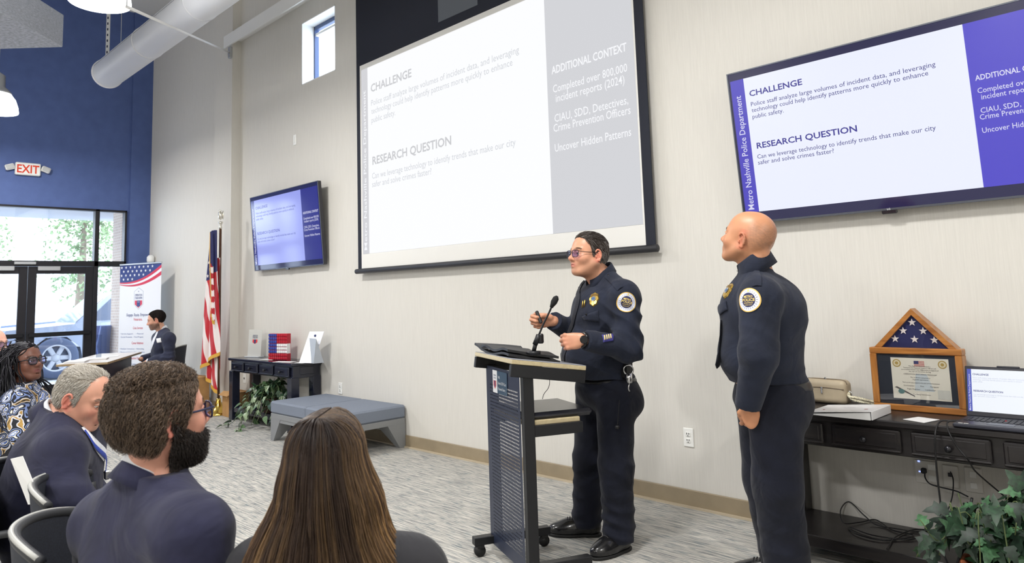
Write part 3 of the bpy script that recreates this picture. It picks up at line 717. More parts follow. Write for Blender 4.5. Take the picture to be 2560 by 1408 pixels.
mb = MB(); mb.box((W_ / 2, .17, .772), (W_ - .06, .30, .024), 0, .003); mb.build('shelf', wood_mat('laminate_edge', (182, 166, 130), (196, 182, 146), .35, 0), t)
for x in (.022, W_ - .022):
    mb = MB(); mb.box((x, .18, .735), (.03, .29, .055), 0, .003); mb.build('shelf_bracket', M_LB, t)
# the label card on the panel
mb = MB(); mb.add([(.115, -.003, .885), (.335, -.003, .885), (.335, -.003, 1.005), (.115, -.003, 1.005)], [(0, 1, 2, 3)], 0)
mb.add([(.115, -.0036, .885), (.185, -.0036, .885), (.185, -.0036, 1.005), (.115, -.0036, 1.005)], [(0, 1, 2, 3)], 1)
Mc = basis((1, 0, 0), (0, 0, 1), (0, -1, 0), (0, -.0044, 0))
for i, (s, zz) in enumerate((('Wifi:', .965), ('Network: OSDTN Guest', .935), ('Password: liberty', .905))): fit_text(mb, s, .2, zz, .022, (.03, .12, .11)[i], Mc, 1)
mb.prism([(.13, .95), (.17, .95), (.17, .925), (.15, .905), (.13, .925)], .0005, 2, Mc); mb.prism([(.143, .95), (.157, .95), (.157, .917), (.143, .917)], .0009, 3, Mc)
fit_text(mb, 'OPERATION', .13, .974, .012, .04, Mc, 3); fit_text(mb, 'STAND DOWN', .13, .96, .012, .04, Mc, 3)
mb.build('label_card', [pm('card_teal', (44, 70, 92), .5), pm('card_white', (226, 228, 230), .5), pm('card_red', (206, 84, 80), .5), pm('card_navy', (44, 56, 104), .5)], po)
# things on the lectern
DW = LMAT @ DM
t = thing('portfolio', 'open black leather portfolio lying across the lectern desk', 'portfolio', lect(.2, .15, 1.08), lz)
INV = (Matrix.Translation(Vector(lect(.2, .15, 1.08))) @ Matrix.Rotation(lz, 4, 'Z')).inverted()
def sheet(fn, nu, nv, thick, mb, mat=0, M=None):
    top = [[np.array(fn(i / nu, j / nv)) for j in range(nv + 1)] for i in range(nu + 1)]
    vs = [p + np.array([0, 0, thick]) for r in top for p in r] + [p for r in top for p in r]; n = (nu + 1) * (nv + 1); fs = []
    ix = lambda i, j: i * (nv + 1) + j
    for i in range(nu):
        for j in range(nv):
            fs.append((ix(i, j), ix(i + 1, j), ix(i + 1, j + 1), ix(i, j + 1))); fs.append((n + ix(i, j + 1), n + ix(i + 1, j + 1), n + ix(i + 1, j), n + ix(i, j)))
    for i in range(nu):
        for j in (0, nv):
            q = (ix(i, j), n + ix(i, j), n + ix(i + 1, j), ix(i + 1, j)); fs.append(q if j == 0 else q[::-1])
    for j in range(nv):
        for i in (0, nu):
            q = (ix(i, j), ix(i, j + 1), n + ix(i, j + 1), n + ix(i, j)); fs.append(q if i == 0 else q[::-1])
    mb.add(vs, fs, mat, False, M)
M_LEA = pm('black_leather', (26, 26, 28), .45, var=.1, scale=60)
for nm, (u0, u1), z0 in (('cover', (-.10, .46), .028), ('cover', (.02, .44), .050)):
    mb = MB(); sheet(lambda a, b, u0=u0, u1=u1, z0=z0: (u0 + (u1 - u0) * a, .02 + .29 * b, z0 + .008 * math.sin(a * 9 + b * 2) + (.03 * max(0, (.22 - a) / .22) if u0 < 0 else 0)), 22, 8, .012, mb, 0, INV @ DW); mb.build(nm, M_LEA, t)
mb = MB(); sheet(lambda a, b: (.06 + .34 * a, .05 + .24 * b, .043 + .003 * math.sin(a * 6)), 8, 4, .004, mb, 0, INV @ DW); mb.build('paper_pad', pm('paper', (236, 236, 236), .7), t)
# gooseneck microphone
mp = lect(.30, .30, 1.05)
t = thing('microphone', 'black gooseneck microphone rising from the lectern desk', 'microphone', mp)
k = [np.array(AT(x, y, 3.73 + d)) - mp for x, y, d in ((1334, 880, 0), (1339, 858, 0), (1347, 838, .0), (1358, 812, .0), (1372, 783, 0), (1380, 765, 0))]
mb = MB(); mb.tube([k[0] - [0, 0, .012], k[0] + [0, 0, .004]], .036, 20, cap=True); mb.build('base', M_LB, t)
mb = MB(); mb.tube([k[0], k[1]], .011, 12); mb.tube([k[1] - (k[2] - k[1]) * .2, k[2]], .014, 12); mb.box(k[1] * .45 + k[2] * .55 + np.array([.012, .012, 0]), (.028, .028, .05), 0, .006); mb.build('clip', M_LB, t)
mb = MB(); mb.tube(bez(k[2:], 5), .005, 8); mb.build('gooseneck', M_LB, t)
e1 = k[5]; dd = nrm(np.array(AT(1391, 744, 3.73)) - mp - e1)
mb = MB(); mb.tube([e1 - dd * .01, e1 + dd * .008, e1 + dd * .02, e1 + dd * .045, e1 + dd * .058], [.008, .013, .017, .016, .006], 14); mb.build('windscreen', pm('foam_black', (20, 20, 22), .9), t)
# case on the shelf, white paper, cord
mb = MB(); mb.box((.30, .21, .80 + .001), (.42, .38, .036), 0, .014); o = mb.build('black_case', pm('case_black', (30, 31, 40), .3, coat=.3)); o.location = LP; o.rotation_euler = (0, 0, lz)
mb = MB(); mb.v = []; cen = (.30, .21, .784)
o.data.transform(Matrix.Translation((-cen[0], -cen[1], -cen[2]))); o.location = lect(*cen)
tag(o, 'flat black padded case lying on the lectern shelf', 'case')
mb = MB(); pts = [AT(x, y, 3.72) for x, y in ((1373, 938), (1374, 958), (1370, 972), (1362, 982), (1358, 990), (1356, 998))]
mb.tube(bez(pts, 5), .0016, 5); mb.tube(bez([AT(x, y, 3.75) for x, y in ((1340, 1055), (1350, 1058), (1360, 1057), (1371, 1071), (1366, 1083), (1350, 1080), (1338, 1068), (1346, 1058))], 5), .0016, 5)
o = mb.build('thin_cable', pm('cable_black', (24, 24, 26), .5), loc=pts[-1]); tag(o, 'thin dark cable looping under the lectern desk and shelf', 'cable')

# ---------------------------------------------------------------- flag on a stand
fp = np.array([-9.33, 4.0, 0])
t = thing('flag_stand', 'national flag with gold fringe draped on a pole with eagle finial and gold base', 'flag', fp)
M_GOLD = pm('polished_brass', (226, 190, 96), .18, metal=1.0); M_RED = pm('flag_stripes', (196, 22, 40), .6, sheen=.3)
def _stripes():
    nt = M_RED.node_tree; b = nt.nodes['Principled BSDF']; tc = nd(nt, 'ShaderNodeTexCoord'); sp = nd(nt, 'ShaderNodeSeparateXYZ'); nt.links.new(tc.outputs['Object'], sp.inputs[0])
    def mth(op, a, v=None):
        n = nd(nt, 'ShaderNodeMath', operation=op); nt.links.new(a, n.inputs[0])
        if hasattr(v, 'is_linked'): nt.links.new(v, n.inputs[1])
        elif v is not None: n.inputs[1].default_value = v
        return n.outputs[0]
    u = mth('ADD', sp.outputs['X'], mth('MULTIPLY', sp.outputs['Z'], .17)); u = mth('FRACT', mth('MULTIPLY', mth('ADD', u, 2.02), 1 / .158)); g = mth('GREATER_THAN', u, .5)
    mx = nd(nt, 'ShaderNodeMix', data_type='RGBA'); nt.links.new(g, mx.inputs[0]); mx.inputs[6].default_value = lin((238, 228, 226)); mx.inputs[7].default_value = lin((190, 20, 38)); nt.links.new(mx.outputs[2], b.inputs['Base Color'])
_stripes()
M_REDP = pm('flag_red', (190, 20, 38), .6, sheen=.3); M_FW = pm('flag_white', (238, 228, 226), .6, sheen=.3); M_FB = pm('flag_blue', (34, 40, 100), .6, sheen=.3); M_FR = pm('gold_fringe', (214, 166, 66), .6)
mb = MB(); mb.lathe([(.152, 0), (.155, .012), (.13, .035), (.085, .06), (.05, .11), (.034, .15), (.03, .16), (.03, .20), (.0, .2)], 28); mb.build('base', M_GOLD, t)
mb = MB(); mb.tube([(0, 0, .18), (0, 0, 2.4)], .016, 12); mb.build('pole', wood_mat('pole_wood', (70, 44, 30), (94, 62, 40), .4, 2), t)
mb = MB(); mb.lathe([(.018, 2.38), (.022, 2.40), (.014, 2.43), (.03, 2.46), (.03, 2.475), (0, 2.485)], 16)
mb.sphere((0, 0, 2.555), (.026, .024, .055), 14, 10); mb.sphere((-.012, 0, 2.62), (.018, .014, .016), 10, 8); mb.tube([(-.024, 0, 2.62), (-.04, 0, 2.61)], [.007, .002], 6)
for s in (-1, 1): mb.sphere((.012, s * .026, 2.565), (.018, .01, .06), 10, 8)
mb.build('eagle_finial', pm('finial_silver', (230, 226, 214), .2, metal=.9), t)
# cloth: right direction in the wall plane, folds in depth
def flag_sheet(z_top, zl, zr, xl_t, xr_t, xl_b, xr_b, depth, color, mb, amp=.035):
    nu, nv = 60, 70
    def P(a, s):
        zb = zl + (zr - zl) * a; z = z_top + (zb - z_top) * s; e = s ** .75
        x = (xl_t + (xl_b - xl_t) * e) * (1 - a) + (xr_t + (xr_b - xr_t) * e) * a
        y = depth - amp * (0.35 + .65 * s) * math.sin(a * PI * 3.2 + .6 + s * .8) - .010 * math.sin(a * 19 + s * 5)
        return (x, y, z)
    base = len(mb.v)
    for i in range(nu + 1):
        for j in range(nv + 1): mb.v.append(P(i / nu, j / nv))
    for i in range(nu):
        for j in range(nv):
            p = P((i + .5) / nu, (j + .5) / nv); mat = color((i + .5) / nu, (j + .5) / nv, p[0], p[2])
            q = [base + i * (nv + 1) + j, base + (i + 1) * (nv + 1) + j, base + (i + 1) * (nv + 1) + j + 1, base + i * (nv + 1) + j + 1]
            mb.f.append(tuple(q)); mb.mi.append(mat); mb.sm.append(True)
    return P
bar = lambda x, z, w=.082: int(math.floor((x - .17 * (2.36 - z) + .9) / w)) % 2
mb = MB(); P1 = flag_sheet(2.36, .60, .80, -.06, .04, -.34, .12, -.075, lambda a, s, x, z: 2 if s < .37 - .03 * a else 0, mb)
P2 = flag_sheet(2.0, .47, .28, -.08, .03, -.33, .02, -.02, lambda a, s, x, z: 0, mb, .02)
P3 = flag_sheet(2.34, 1.30, 1.18, .0, .05, .055, .115, -.125, lambda a, s, x, z: 2 if s < .40 else (3 if int(z / .075) % 2 else 1), mb, .008)
# stars on the canton
def star(mb, c, r, u, v, n, mat):
    pts = []
    for q in range(10):
        a = PI / 2 + q * PI / 5; rr = r if q % 2 == 0 else r * .4; pts.append(np.array(c) + n * .003 + rr * (math.cos(a) * u + math.sin(a) * v))
    mb.add(pts + [np.array(c) + n * .004], [(q, (q + 1) % 10, 10) for q in range(10)], mat)
sn = np.array([.3, -.95, 0]); su = np.array([.95, .3, 0])
for a, s in ((.1, .34), (.27, .335), (.42, .32), (.58, .325), (.18, .29), (.36, .28), (.52, .275), (.12, .24), (.3, .235), (.47, .23), (.2, .19), (.42, .18), (.3, .14)):
    p = np.array(P1(a, s)); star(mb, p + sn * .004, .026, su, UP, sn, 1)
mb.build('flag_cloth', [M_RED, M_FW, M_FB, M_REDP], t)
for P, edge in ((P1, 'b'), (P2, 'b'), (P3, 'b'), (P3, 'l')):
    mb = MB()
    pts = [np.array(P(q / 24, 1)) if edge == 'b' else np.array(P(0, q / 24)) for q in range(25)]
    for i in range(24):
        d_ = np.array([0, 0, -.045]) if edge == 'b' else np.array([-.022, 0, -.012])
        for off in (0, -.006): mb.add([pts[i] + [0, off, 0], pts[i + 1] + [0, off, 0], pts[i + 1] + d_ + [0, off, 0], pts[i] + d_ + [0, off, 0]], [(0, 1, 2, 3)])
    mb.build('fringe', M_FR, t)

# ---------------------------------------------------------------- cardboard boxes by the flag
M_CARD = pm('cardboard', (176, 134, 84), .8, var=.06, scale=10); M_TAPE = pm('box_tape', (190, 152, 104), .4)
def carton(label, x, y, z, w, d, h, rz):
    mb = MB(); mb.box((0, 0, h / 2), (w, d, h), 0, .003); mb.box((0, 0, h + .0005), (w, .05, .001), 1, 0); mb.box((0, -d / 2 - .0005, h - .04), (.05, .001, .08), 1, 0)
    for s in (-1, 1): mb.box((0, s * (d / 2 + .02), h - .004), (w, .08, .004), 0, .001, M=Matrix.Translation((0, s * d / 2, h)) @ Matrix.Rotation(s * -.6, 4, 'X') @ Matrix.Translation((0, -s * d / 2, -h)))
    o = mb.build('cardboard_box', [M_CARD, M_TAPE]); o.location = (x, y, z); o.rotation_euler = (0, 0, rz); return tag(o, label, 'box', 'cardboard boxes behind the flag stand')
carton('larger open brown cardboard box behind the flag stand', -10.0, 3.86, 0, .42, .4, .44, .12)
carton('smaller cardboard box in front of the bigger one, left of the flag base', -9.78, 3.50, 0, .24, .24, .30, .3)
carton('low brown box between the flag base and the console table leg', -9.02, 4.08, 0, .28, .22, .3, -.05)
# ---------------------------------------------------------------- roll-up banner
PL, PR = np.array(AT(301, 664, 11.45)), np.array(AT(404, 657, 11.1)); ht = PL[2] - .0
ux = nrm((PR - PL) * [1, 1, 0]); nb_ = np.array([ux[1], -ux[0], 0]); bwid = float(np.linalg.norm((PR - PL)[:2]))
t = thing('banner_stand', 'white roll-up banner with stars and stripes header beside the entrance', 'banner', (PL + PR) / 2 * [1, 1, 0], math.atan2(ux[1], ux[0]))
mb = MB(); Mb = basis((1, 0, 0), (0, 0, 1), (0, -1, 0), (-bwid / 2, 0, 0)); zt = ht
mb.add([(0, .08, 0), (bwid, .08, 0), (bwid, zt, 0), (0, zt, 0)], [(0, 1, 2, 3)], 0, False, Mb)
top = []; N = 24
curve = lambda x: zt - .27 + .25 * (x / bwid) ** 2.0 * (1.0) - .02 * math.sin(x / bwid * PI)
def strip(f0, f1, mat, z):
    vs = []; fs = []
    for i in range(N + 1):
        x = bwid * i / N; vs += [(x, f0(x), z), (x, max(f0(x), f1(x)), z)]
    for i in range(N): fs.append((2 * i, 2 * i + 2, 2 * i + 3, 2 * i + 1))
    mb.add(vs, fs, mat, False, Mb)
clampz = lambda z: min(z, zt)
strip(lambda x: curve(x), lambda x: zt, 1, .001)
strip(lambda x: curve(x) - .018 - .03 * x / bwid, lambda x: curve(x) + .0, 2, .0015)
strip(lambda x: curve(x) - .04 - .12 * x / bwid, lambda x: curve(x) - .03 - .07 * x / bwid, 2, .0015)
for i in range(8):
    for j in range(5):
        x, z = .04 + i * .095 + (.045 if j % 2 else 0), zt - .04 - j * .062
        if z > curve(min(x, bwid)) + .03 and x < bwid - .02: star(mb, np.array(Mb @ Vector((x, z, .002))), .026, np.array([1, 0, 0]), UP, np.array([0, -1, 0]), 0)
cxb = bwid * .47
mb.prism([(cxb - .1, zt - .42), (cxb, zt - .36), (cxb + .1, zt - .42), (cxb + .1, zt - .62), (cxb, zt - .70), (cxb - .1, zt - .62)], .0008, 5, Mb)
mb.prism([(cxb - .094, zt - .422), (cxb, zt - .367), (cxb + .094, zt - .422), (cxb + .094, zt - .618), (cxb, zt - .692), (cxb - .094, zt - .618)], .0012, 0, Mb)
mb.prism([(cxb - .08, zt - .56), (cxb + .08, zt - .56), (cxb + .08, zt - .62), (cxb, zt - .675), (cxb - .08, zt - .62)], .0016, 2, Mb)
mb.prism([(cxb - .035, zt - .56), (cxb + .035, zt - .56), (cxb + .035, zt - .655), (cxb - .035, zt - .655)], .0019, 1, Mb)
star(mb, np.array(Mb @ Vector((cxb, zt - .42, .002))), .012, np.array([1, 0, 0]), UP, np.array([0, -1, 0]), 1)
ct = lambda s, z, sz, w, mat, bold=0: fit_text(mb, s, cxb, z, sz, w, Mb, mat, bold, 'CENTER', .0026)
ct('OPERATION', zt - .495, .05, .155, 1, .01); ct('STAND DOWN', zt - .54, .05, .155, 1, .01); ct('TENNESSEE', zt - .59, .02, .05, 0)
ct('Engage. Equip. Empower.', zt - .80, .062, .50, 1); ct('Veterans.', zt - .87, .062, .19, 2)
ct('Crisis Services', zt - 1.0, .055, .21, 2)
fit_text(mb, '• Service Support      • Financial', .04, zt - 1.08, .03, .5, Mb, 3, z=.0026); fit_text(mb, '• Suicide Prevention   • Food Program', .04, zt - 1.13, .03, .5, Mb, 3, z=.0026)
ct('Career Initiatives', zt - 1.23, .055, .25, 2)
fit_text(mb, '• Employer Connections   • Networking', .04, zt - 1.31, .03, .52, Mb, 3, z=.0026); fit_text(mb, '• Resume and Interview Help  • Transition', .04, zt - 1.36, .03, .54, Mb, 3, z=.0026)
ct('Connection Opportunities', zt - 1.46, .055, .38, 2); fit_text(mb, '• Volunteer Opportunities   • Events', .04, zt - 1.54, .03, .5, Mb, 3, z=.0026)
mb.build('banner_print', [pm('banner_white', (232, 234, 240), .5), pm('banner_blue', (44, 62, 128), .5), pm('banner_red', (206, 52, 82), .5), pm('banner_text', (104, 120, 168), .5), M_FW, pm('banner_line', (160, 170, 190), .5)], t)
mb = MB(); mb.box((0, 0, zt + .008), (bwid + .01, .025, .025), 0, .004); mb.build('top_rail', M_ALU, t)
mb = MB(); mb.box((0, .0, .045), (bwid + .05, .12, .08), 0, .015); mb.box((0, -.09, .01), (.3, .12, .02), 0, .006); mb.build('base_cassette', M_ALU, t)
mb = MB(); mb.tube([(0, .03, .08), (0, .02, zt)], .008, 8); mb.build('support_pole', M_ALU, t)
# small camera/speaker on the wall above the banner
q = WX(377, 654, XB + .0); q = AT(376, 652, 11.9)
mb = MB(); mb.lathe([(0, -.04), (.05, -.035), (.06, 0), (.058, .06), (.03, .09), (0, .095)], 18); o = mb.build('white_sensor', M_PLATE, loc=None); o.location = (float(q[0]), D - .062, float(q[2])); tag(o, 'small white rounded sensor on the wall above the banner top', 'sensor')

# ---------------------------------------------------------------- far folding table
ta, tb, tc_ = FL(137, 913, .752), FL(269, 906, .752), FL(354, 880, .752)
lx = nrm(tc_ - tb); L_ = float(np.linalg.norm(tc_ - tb)); sx_ = nrm(ta - tb); S_ = float(np.linalg.norm(ta - tb))
sxp = nrm(np.array([-lx[1], lx[0], 0])); sxp = sxp if sxp @ sx_ > 0 else -sxp
t = thing('folding_table', 'light-topped folding table by the entrance with the seated man', 'table', tb * [1, 1, 0])
Mt = basis(lx, sxp, UP, (0, 0, 0)) if np.cross(lx, sxp)[2] > 0 else basis(lx, sxp, UP, (0, 0, 0))
mb = MB(); mb.box((L_ / 2, S_ / 2, .74), (L_, S_, .026), 0, .003, M=Mt); mb.box((L_ / 2, S_ / 2, .7535), (L_ - .004, S_ - .004, .001), 1, 0, M=Mt)
mb.build('tabletop', [wood_mat('birch_edge', (150, 128, 96), (170, 148, 112), .5, 0), pm('table_white', (222, 216, 212), .35)], t)
mb = MB(); mb.box((L_ * .45, S_ * .5, .68), (L_ * .8, .1, .08), 0, .004, M=Mt); mb.box((L_ * .5, S_ * .2, .53), (L_ * .86, .02, .34), 0, .004, M=Mt); mb.build('modesty_panel', pm('panel_dark', (52, 50, 62), .5), t)
for kx in (.12, .88):
    mb = MB(); mb.box((L_ * kx, S_ / 2, .37), (.05, .07, .7), 0, .004, M=Mt); mb.box((L_ * kx, S_ / 2, .05), (.06, S_ * .95, .045), 0, .004, M=Mt)
    for yy in (.08, .92): mb.tube([np.array(Mt @ Vector((L_ * kx - .012, S_ * yy, .026))), np.array(Mt @ Vector((L_ * kx + .012, S_ * yy, .026)))], .026, 12)
    mb.build('leg', M_LB, t)
def on_table(a, b, z=.7545): return np.array(tb) * [1, 1, 0] + lx * L_ * a + sxp * S_ * b + np.array([0, 0, z])
M_PAPER = pm('paper', (236, 236, 236), .7)
for lab, a, b, w, d, h in (('stack of white papers on the near left corner of the folding table', .13, .72, .3, .22, .022), ('thin pile of white papers further in on the folding table', .3, .5, .22, .28, .02), ('flat white sheet near the far end of the folding table', .6, .5, .24, .3, .003)):
    mb = MB()
    for q in range(max(1, int(h / .005))): mb.box((.004 * math.sin(q * 2), .004 * math.cos(q * 3), q * .005 + .002), (w, d, .0042 if h > .01 else .0015), 0, 0)
    o = mb.build('paper_stack', M_PAPER); o.location = on_table(a, b); o.rotation_euler = (0, 0, math.atan2(lx[1], lx[0]) + .1); tag(o, lab, 'papers')
t = thing('acrylic_sign', 'clear upright acrylic sign holder on the folding table', 'sign holder', on_table(.45, .55), math.atan2(ux[1], ux[0]))
mb = MB(); mb.box((0, 0, .15), (.10, .004, .30), 0, .001); mb.box((0, 0, .002), (.11, .08, .004), 0, .001); mb.build('holder', glass_mat('acrylic', (232, 236, 242), .12), t)

# ---------------------------------------------------------------- things on the left console table
def rot_obj(o, p, rz=0): o.location = [float(v) for v in p]; o.rotation_euler = (0, 0, rz); return o
q = WY(635, 886, 4.12)
t = thing('sign_holder', 'white card with a red and navy shield standing on the left console table', 'sign', (q[0], 4.12, .741), .3)
mb = MB(); wS, hS = .225, .32; Mz = basis((1, 0, 0), (0, .08, 1), (0, -1, .08), (0, 0, .012))
mb.add([(-wS / 2, 0, 0), (wS / 2, 0, 0), (wS / 2, hS, 0), (-wS / 2, hS, 0)], [(0, 1, 2, 3), (3, 2, 1, 0)], 0, False, Mz)
fit_text(mb, 'OPERATION', 0, .235, .03, .085, Mz, 1, .01, 'CENTER', .001); fit_text(mb, 'STAND DOWN', 0, .212, .03, .085, Mz, 1, .01, 'CENTER', .001)
mb.prism([(-.042, .20), (.042, .20), (.042, .165), (0, .145), (-.042, .165)], .001, 2, Mz); mb.prism([(-.016, .20), (.016, .20), (.016, .153), (-.016, .153)], .0015, 1, Mz)
mb.build('card', [M_PLATE, pm('card_navy', (44, 56, 104), .5), pm('card_red2', (214, 60, 62), .5)], t)
mb = MB(); mb.box((0, 0, .005), (wS + .02, .09, .01), 0, .003); mb.build('stand', pm('clear_plastic', (214, 218, 224), .1), t)
# flag made of small cubes
q = WY(698, 892, 4.08)
t = thing('flag_block', 'small red, white and blue gridded flag block standing on the console table', 'ornament', (q[0], 4.08, .7405), .28)
W9, H8, dp = .30, .30, .075; nxx, nzz = 9, 8; cs = W9 / nxx
mb = MB(); mb.box((0, .01, H8 / 2), (W9, .05, H8), 0, .002)
for i in range(nxx):
    for j in range(nzz):
        mat = 2 if (i < 4 and j >= 2) else (1 if 2 <= j < 5 else 0)
        x, z = -W9 / 2 + (i + .5) * cs, (j + .5) * H8 / nzz
        mb.box((x, -.02, z), (cs * .86, .016, H8 / nzz * .84), mat, .004)
for j in range(nzz):
    mb.box((W9 / 2 + .001, 0, (j + .5) * H8 / nzz), (.003, .05, H8 / nzz), 1 if 2 <= j < 5 else 0, 0)
mb.build('block_grid', [pm('block_red', (178, 22, 44), .35), pm('block_white', (232, 232, 234), .35), pm('block_blue', (52, 66, 150), .35)], t)
q = WY(778, 894, 4.07)
t = thing('brochure_holder', 'white leaning brochure holder at the right end of the console table', 'brochure holder', (q[0], 4.07, .7405), .1)
mb = MB(); Mz = basis((.9, .2, 0), (.12, .33, 1), nrm((.2, -.95, .3)), (-.03, -.04, .0)); wB, hB = .22, .33
mb.prism([(-wB / 2, 0), (wB / 2, 0), (wB / 2, hB), (-wB / 2, hB)], .004, 0, Mz); mb.prism([(-.08, .05), (.08, .05), (.08, .25), (-.08, .25)], .001, 1, Mz, z0=.004); mb.sphere(np.array(Mz @ Vector((0, .285, .006))), .014, 8, 6, 2); mb.build('brochure', [pm('brochure_white', (240, 242, 250), .25), pm('brochure_pale_panel', (250, 250, 252), .2), pm('card_navy', (44, 56, 104), .5)], t)  # slightly paler panel on the brochure face
mb = MB(); mb.prism([(0, 0), (.12, 0), (.03, .26)], .2, 0, basis((.2, .95, 0), (0, 0, 1), (-.95, .2, 0), (.1, -.04, 0))); mb.build('easel_back', pm('easel_grey', (170, 176, 184), .3), t)
for lab, px, py, w, d, rz in (('white sheet lying before the flag block on the console table', 672, 4.04, .2, .10, .35), ('white sheet at the front edge of the console table, right of the block', 712, 3.97, .26, .1, .35), ('small white note card near the brochure holder', 752, 4.0, .12, .07, .3)):
    q = WY(px, 897, py); mb = MB(); mb.box((0, 0, .002), (w, d, .003), 0, 0); o = rot_obj(mb.build('paper_sheet', M_PAPER), (q[0], q[1], .7405), rz); tag(o, lab, 'paper')

# ---------------------------------------------------------------- plants
def leaf_mesh(mb, p, d, n, L, W, shape, mat=0, curl=.25):
    d = nrm(d); s = nrm(np.cross(n, d)); n = np.cross(d, s)
    vs = []; N_ = len(shape)
    mid = [p + d * L * a - n * curl * L * a * a for a, _ in shape]
    for i, (a, w) in enumerate(shape):
        vs += [mid[i] + s * W * w + n * W * .18 * w, mid[i], mid[i] - s * W * w + n * W * .18 * w]
    fs = []
    for i in range(N_ - 1):
        fs += [(3 * i, 3 * i + 3, 3 * i + 4, 3 * i + 1), (3 * i + 1, 3 * i + 4, 3 * i + 5, 3 * i + 2)]
    mb.add(vs, fs, mat, True)
HEART = [(0, .12), (.06, .34), (.2, .5), (.4, .48), (.65, .32), (.85, .14), (1, .005)]
IVY = [(0, .1), (-.02 + .04, .42), (.2, .56), (.3, .34), (.48, .62), (.58, .3), (.8, .2), (1, .005)]
def plant(name, label, base, pot_r, pot_h, stems, nleaf, L, shape, mats, rnd, pot_mat, group=None):
    t = thing(name, label, 'potted plant', base, 0, group)
    mb = MB(); mb.lathe([(pot_r * .7, 0), (pot_r, pot_h), (pot_r * 1.06, pot_h), (pot_r * 1.06, pot_h + .02), (pot_r * .92, pot_h + .02), (pot_r * .9, pot_h - .01), (0, pot_h - .01)], 24); mb.build('pot', pot_mat, t)
    ms = MB(); ml = MB()
    for st_ in stems:
        pts = bez([np.array(q) for q in st_], 6); ms.tube(pts, .0025, 5)
        for k in range(nleaf):
            a = (k + rnd.random()) / nleaf; i = min(len(pts) - 2, int(a * (len(pts) - 1))); p = pts[i]; tg = nrm(pts[i + 1] - pts[i])
            out = nrm(np.array([rnd.gauss(0, 1), rnd.gauss(0, 1) - .5, rnd.gauss(0, .6)])); d = nrm(tg * .5 + out * .9 + np.array([0, 0, -.35]))
            nn = nrm(np.array([rnd.gauss(0, .4), -.7 + rnd.gauss(0, .3), .8 + rnd.gauss(0, .3)]))
            LL = L * (.65 + .6 * rnd.random()); leaf_mesh(ml, p + out * .015, d, nn, LL, LL * .62, shape, rnd.choice(range(len(mats))), .15 + .4 * rnd.random())
    ms.build('stems', pm('stem_green', (86, 100, 60), .6), t); ml.build('foliage', mats, t); return t
def leafmat(name, c1, c2, scale=24, rough=.35):
    mt, nt, b = newmat(name); tc = nd(nt, 'ShaderNodeTexCoord'); nz = nd(nt, 'ShaderNodeTexWave', i_Scale=scale, i_Distortion=3.0, i_Detail=2.0)
    nt.links.new(tc.outputs['Object'], nz.inputs['Vector']); rp = ramp(nt, [(.3, c1), (.75, c2)]); nt.links.new(nz.outputs['Fac'], rp.inputs[0]); nt.links.new(rp.outputs[0], b.inputs['Base Color']); b.inputs['Roughness'].default_value = rough
    return mt
rp_ = random.Random(11); LV = [leafmat('leaf_variegated', (62, 92, 62), (178, 194, 156)), leafmat('leaf_mid', (48, 78, 50), (110, 138, 96)), leafmat('leaf_dark', (26, 48, 34), (52, 78, 54))]
base = np.array([-7.93, 4.0, .157]); stems = []
for k in range(15):
    a = PI * (.9 + 1.25 * k / 14) ; r = .16 + .1 * rp_.random()
    stems.append([(0, 0, .14), (r * .5 * math.cos(a), r * .5 * math.sin(a), .26 + .08 * rp_.random()), (r * 1.2 * math.cos(a) - .05, r * math.sin(a) * .9, .2), (r * 1.5 * math.cos(a) - .1, -.12 + .9 * r * math.sin(a), -.02 - .1 * rp_.random())])
for k in range(10):
    a = rp_.random() * PI; stems.append([(0, 0, .14), (.1 * math.cos(a), .06 * math.sin(a), .3), (.2 * math.cos(a), .1 * math.sin(a), .30 + .08 * rp_.random())])
stems.append([(-.1, -.1, .2), (-.2, -.2, .05), (-.28, -.32, -.1), (-.38, -.4, -.14)])
stems.append([(-.02, -.1, .2), (-.04, -.26, .05), (-.02, -.34, -.1), (.02, -.38, -.145)])
plant('potted_plant', 'variegated trailing plant on the shelf of the left console table', base, .1, .14, stems, 13, .085, HEART, LV, rp_, pm('basket_dark', (70, 48, 40), .8))
stems = [[(0, 0, .1), (.03 * k, -.05, .22), (.05 * k + .03, -.06, .27 + .02 * k)] for k in (-1, 0, 1)]
plant('potted_plant', 'small dark leafy plant at the right end of the left console shelf', np.array([-7.52, 4.06, .157]), .05, .09, stems, 7, .08, HEART, [LV[2]], rp_, pm('pot_dark', (40, 36, 36), .6))
IM = [pm('ivy_dark', (22, 40, 28), .5, var=.3, scale=60), pm('ivy_mid', (32, 58, 38), .5, var=.3, scale=60), pm('ivy_mid', (32, 58, 38)), pm('ivy_dark', (22, 40, 28)), pm('ivy_light', (66, 104, 70), .5, var=.25, scale=60)]
ri = random.Random(5); base = np.array([-.83, 3.60, 0]); stems = []
for k in range(26):
    a = ri.random() * 2 * PI; r = .1 + .15 * ri.random()
    stems.append([(0, 0, .24), (r * .5 * math.cos(a), r * .4 * math.sin(a), .38 + .1 * ri.random()), (r * 1.1 * math.cos(a), r * .8 * math.sin(a), .34 + .2 * ri.random() * (math.cos(a) > -.2)), (r * 1.5 * math.cos(a), r * math.sin(a), .2 + .3 * ri.random())])
for k in range(7): stems.append([(0, 0, .24), (.05 + .02 * k, .06, .4), (.1 + .03 * k, .08, .5), (.12 + .03 * k, .05, .56)])
plant('potted_ivy', 'dark green ivy in a terracotta pot at the right end below the long console', base, .12, .24, stems, 11, .085, IVY, IM, ri, pm('terracotta', (186, 104, 66), .7))

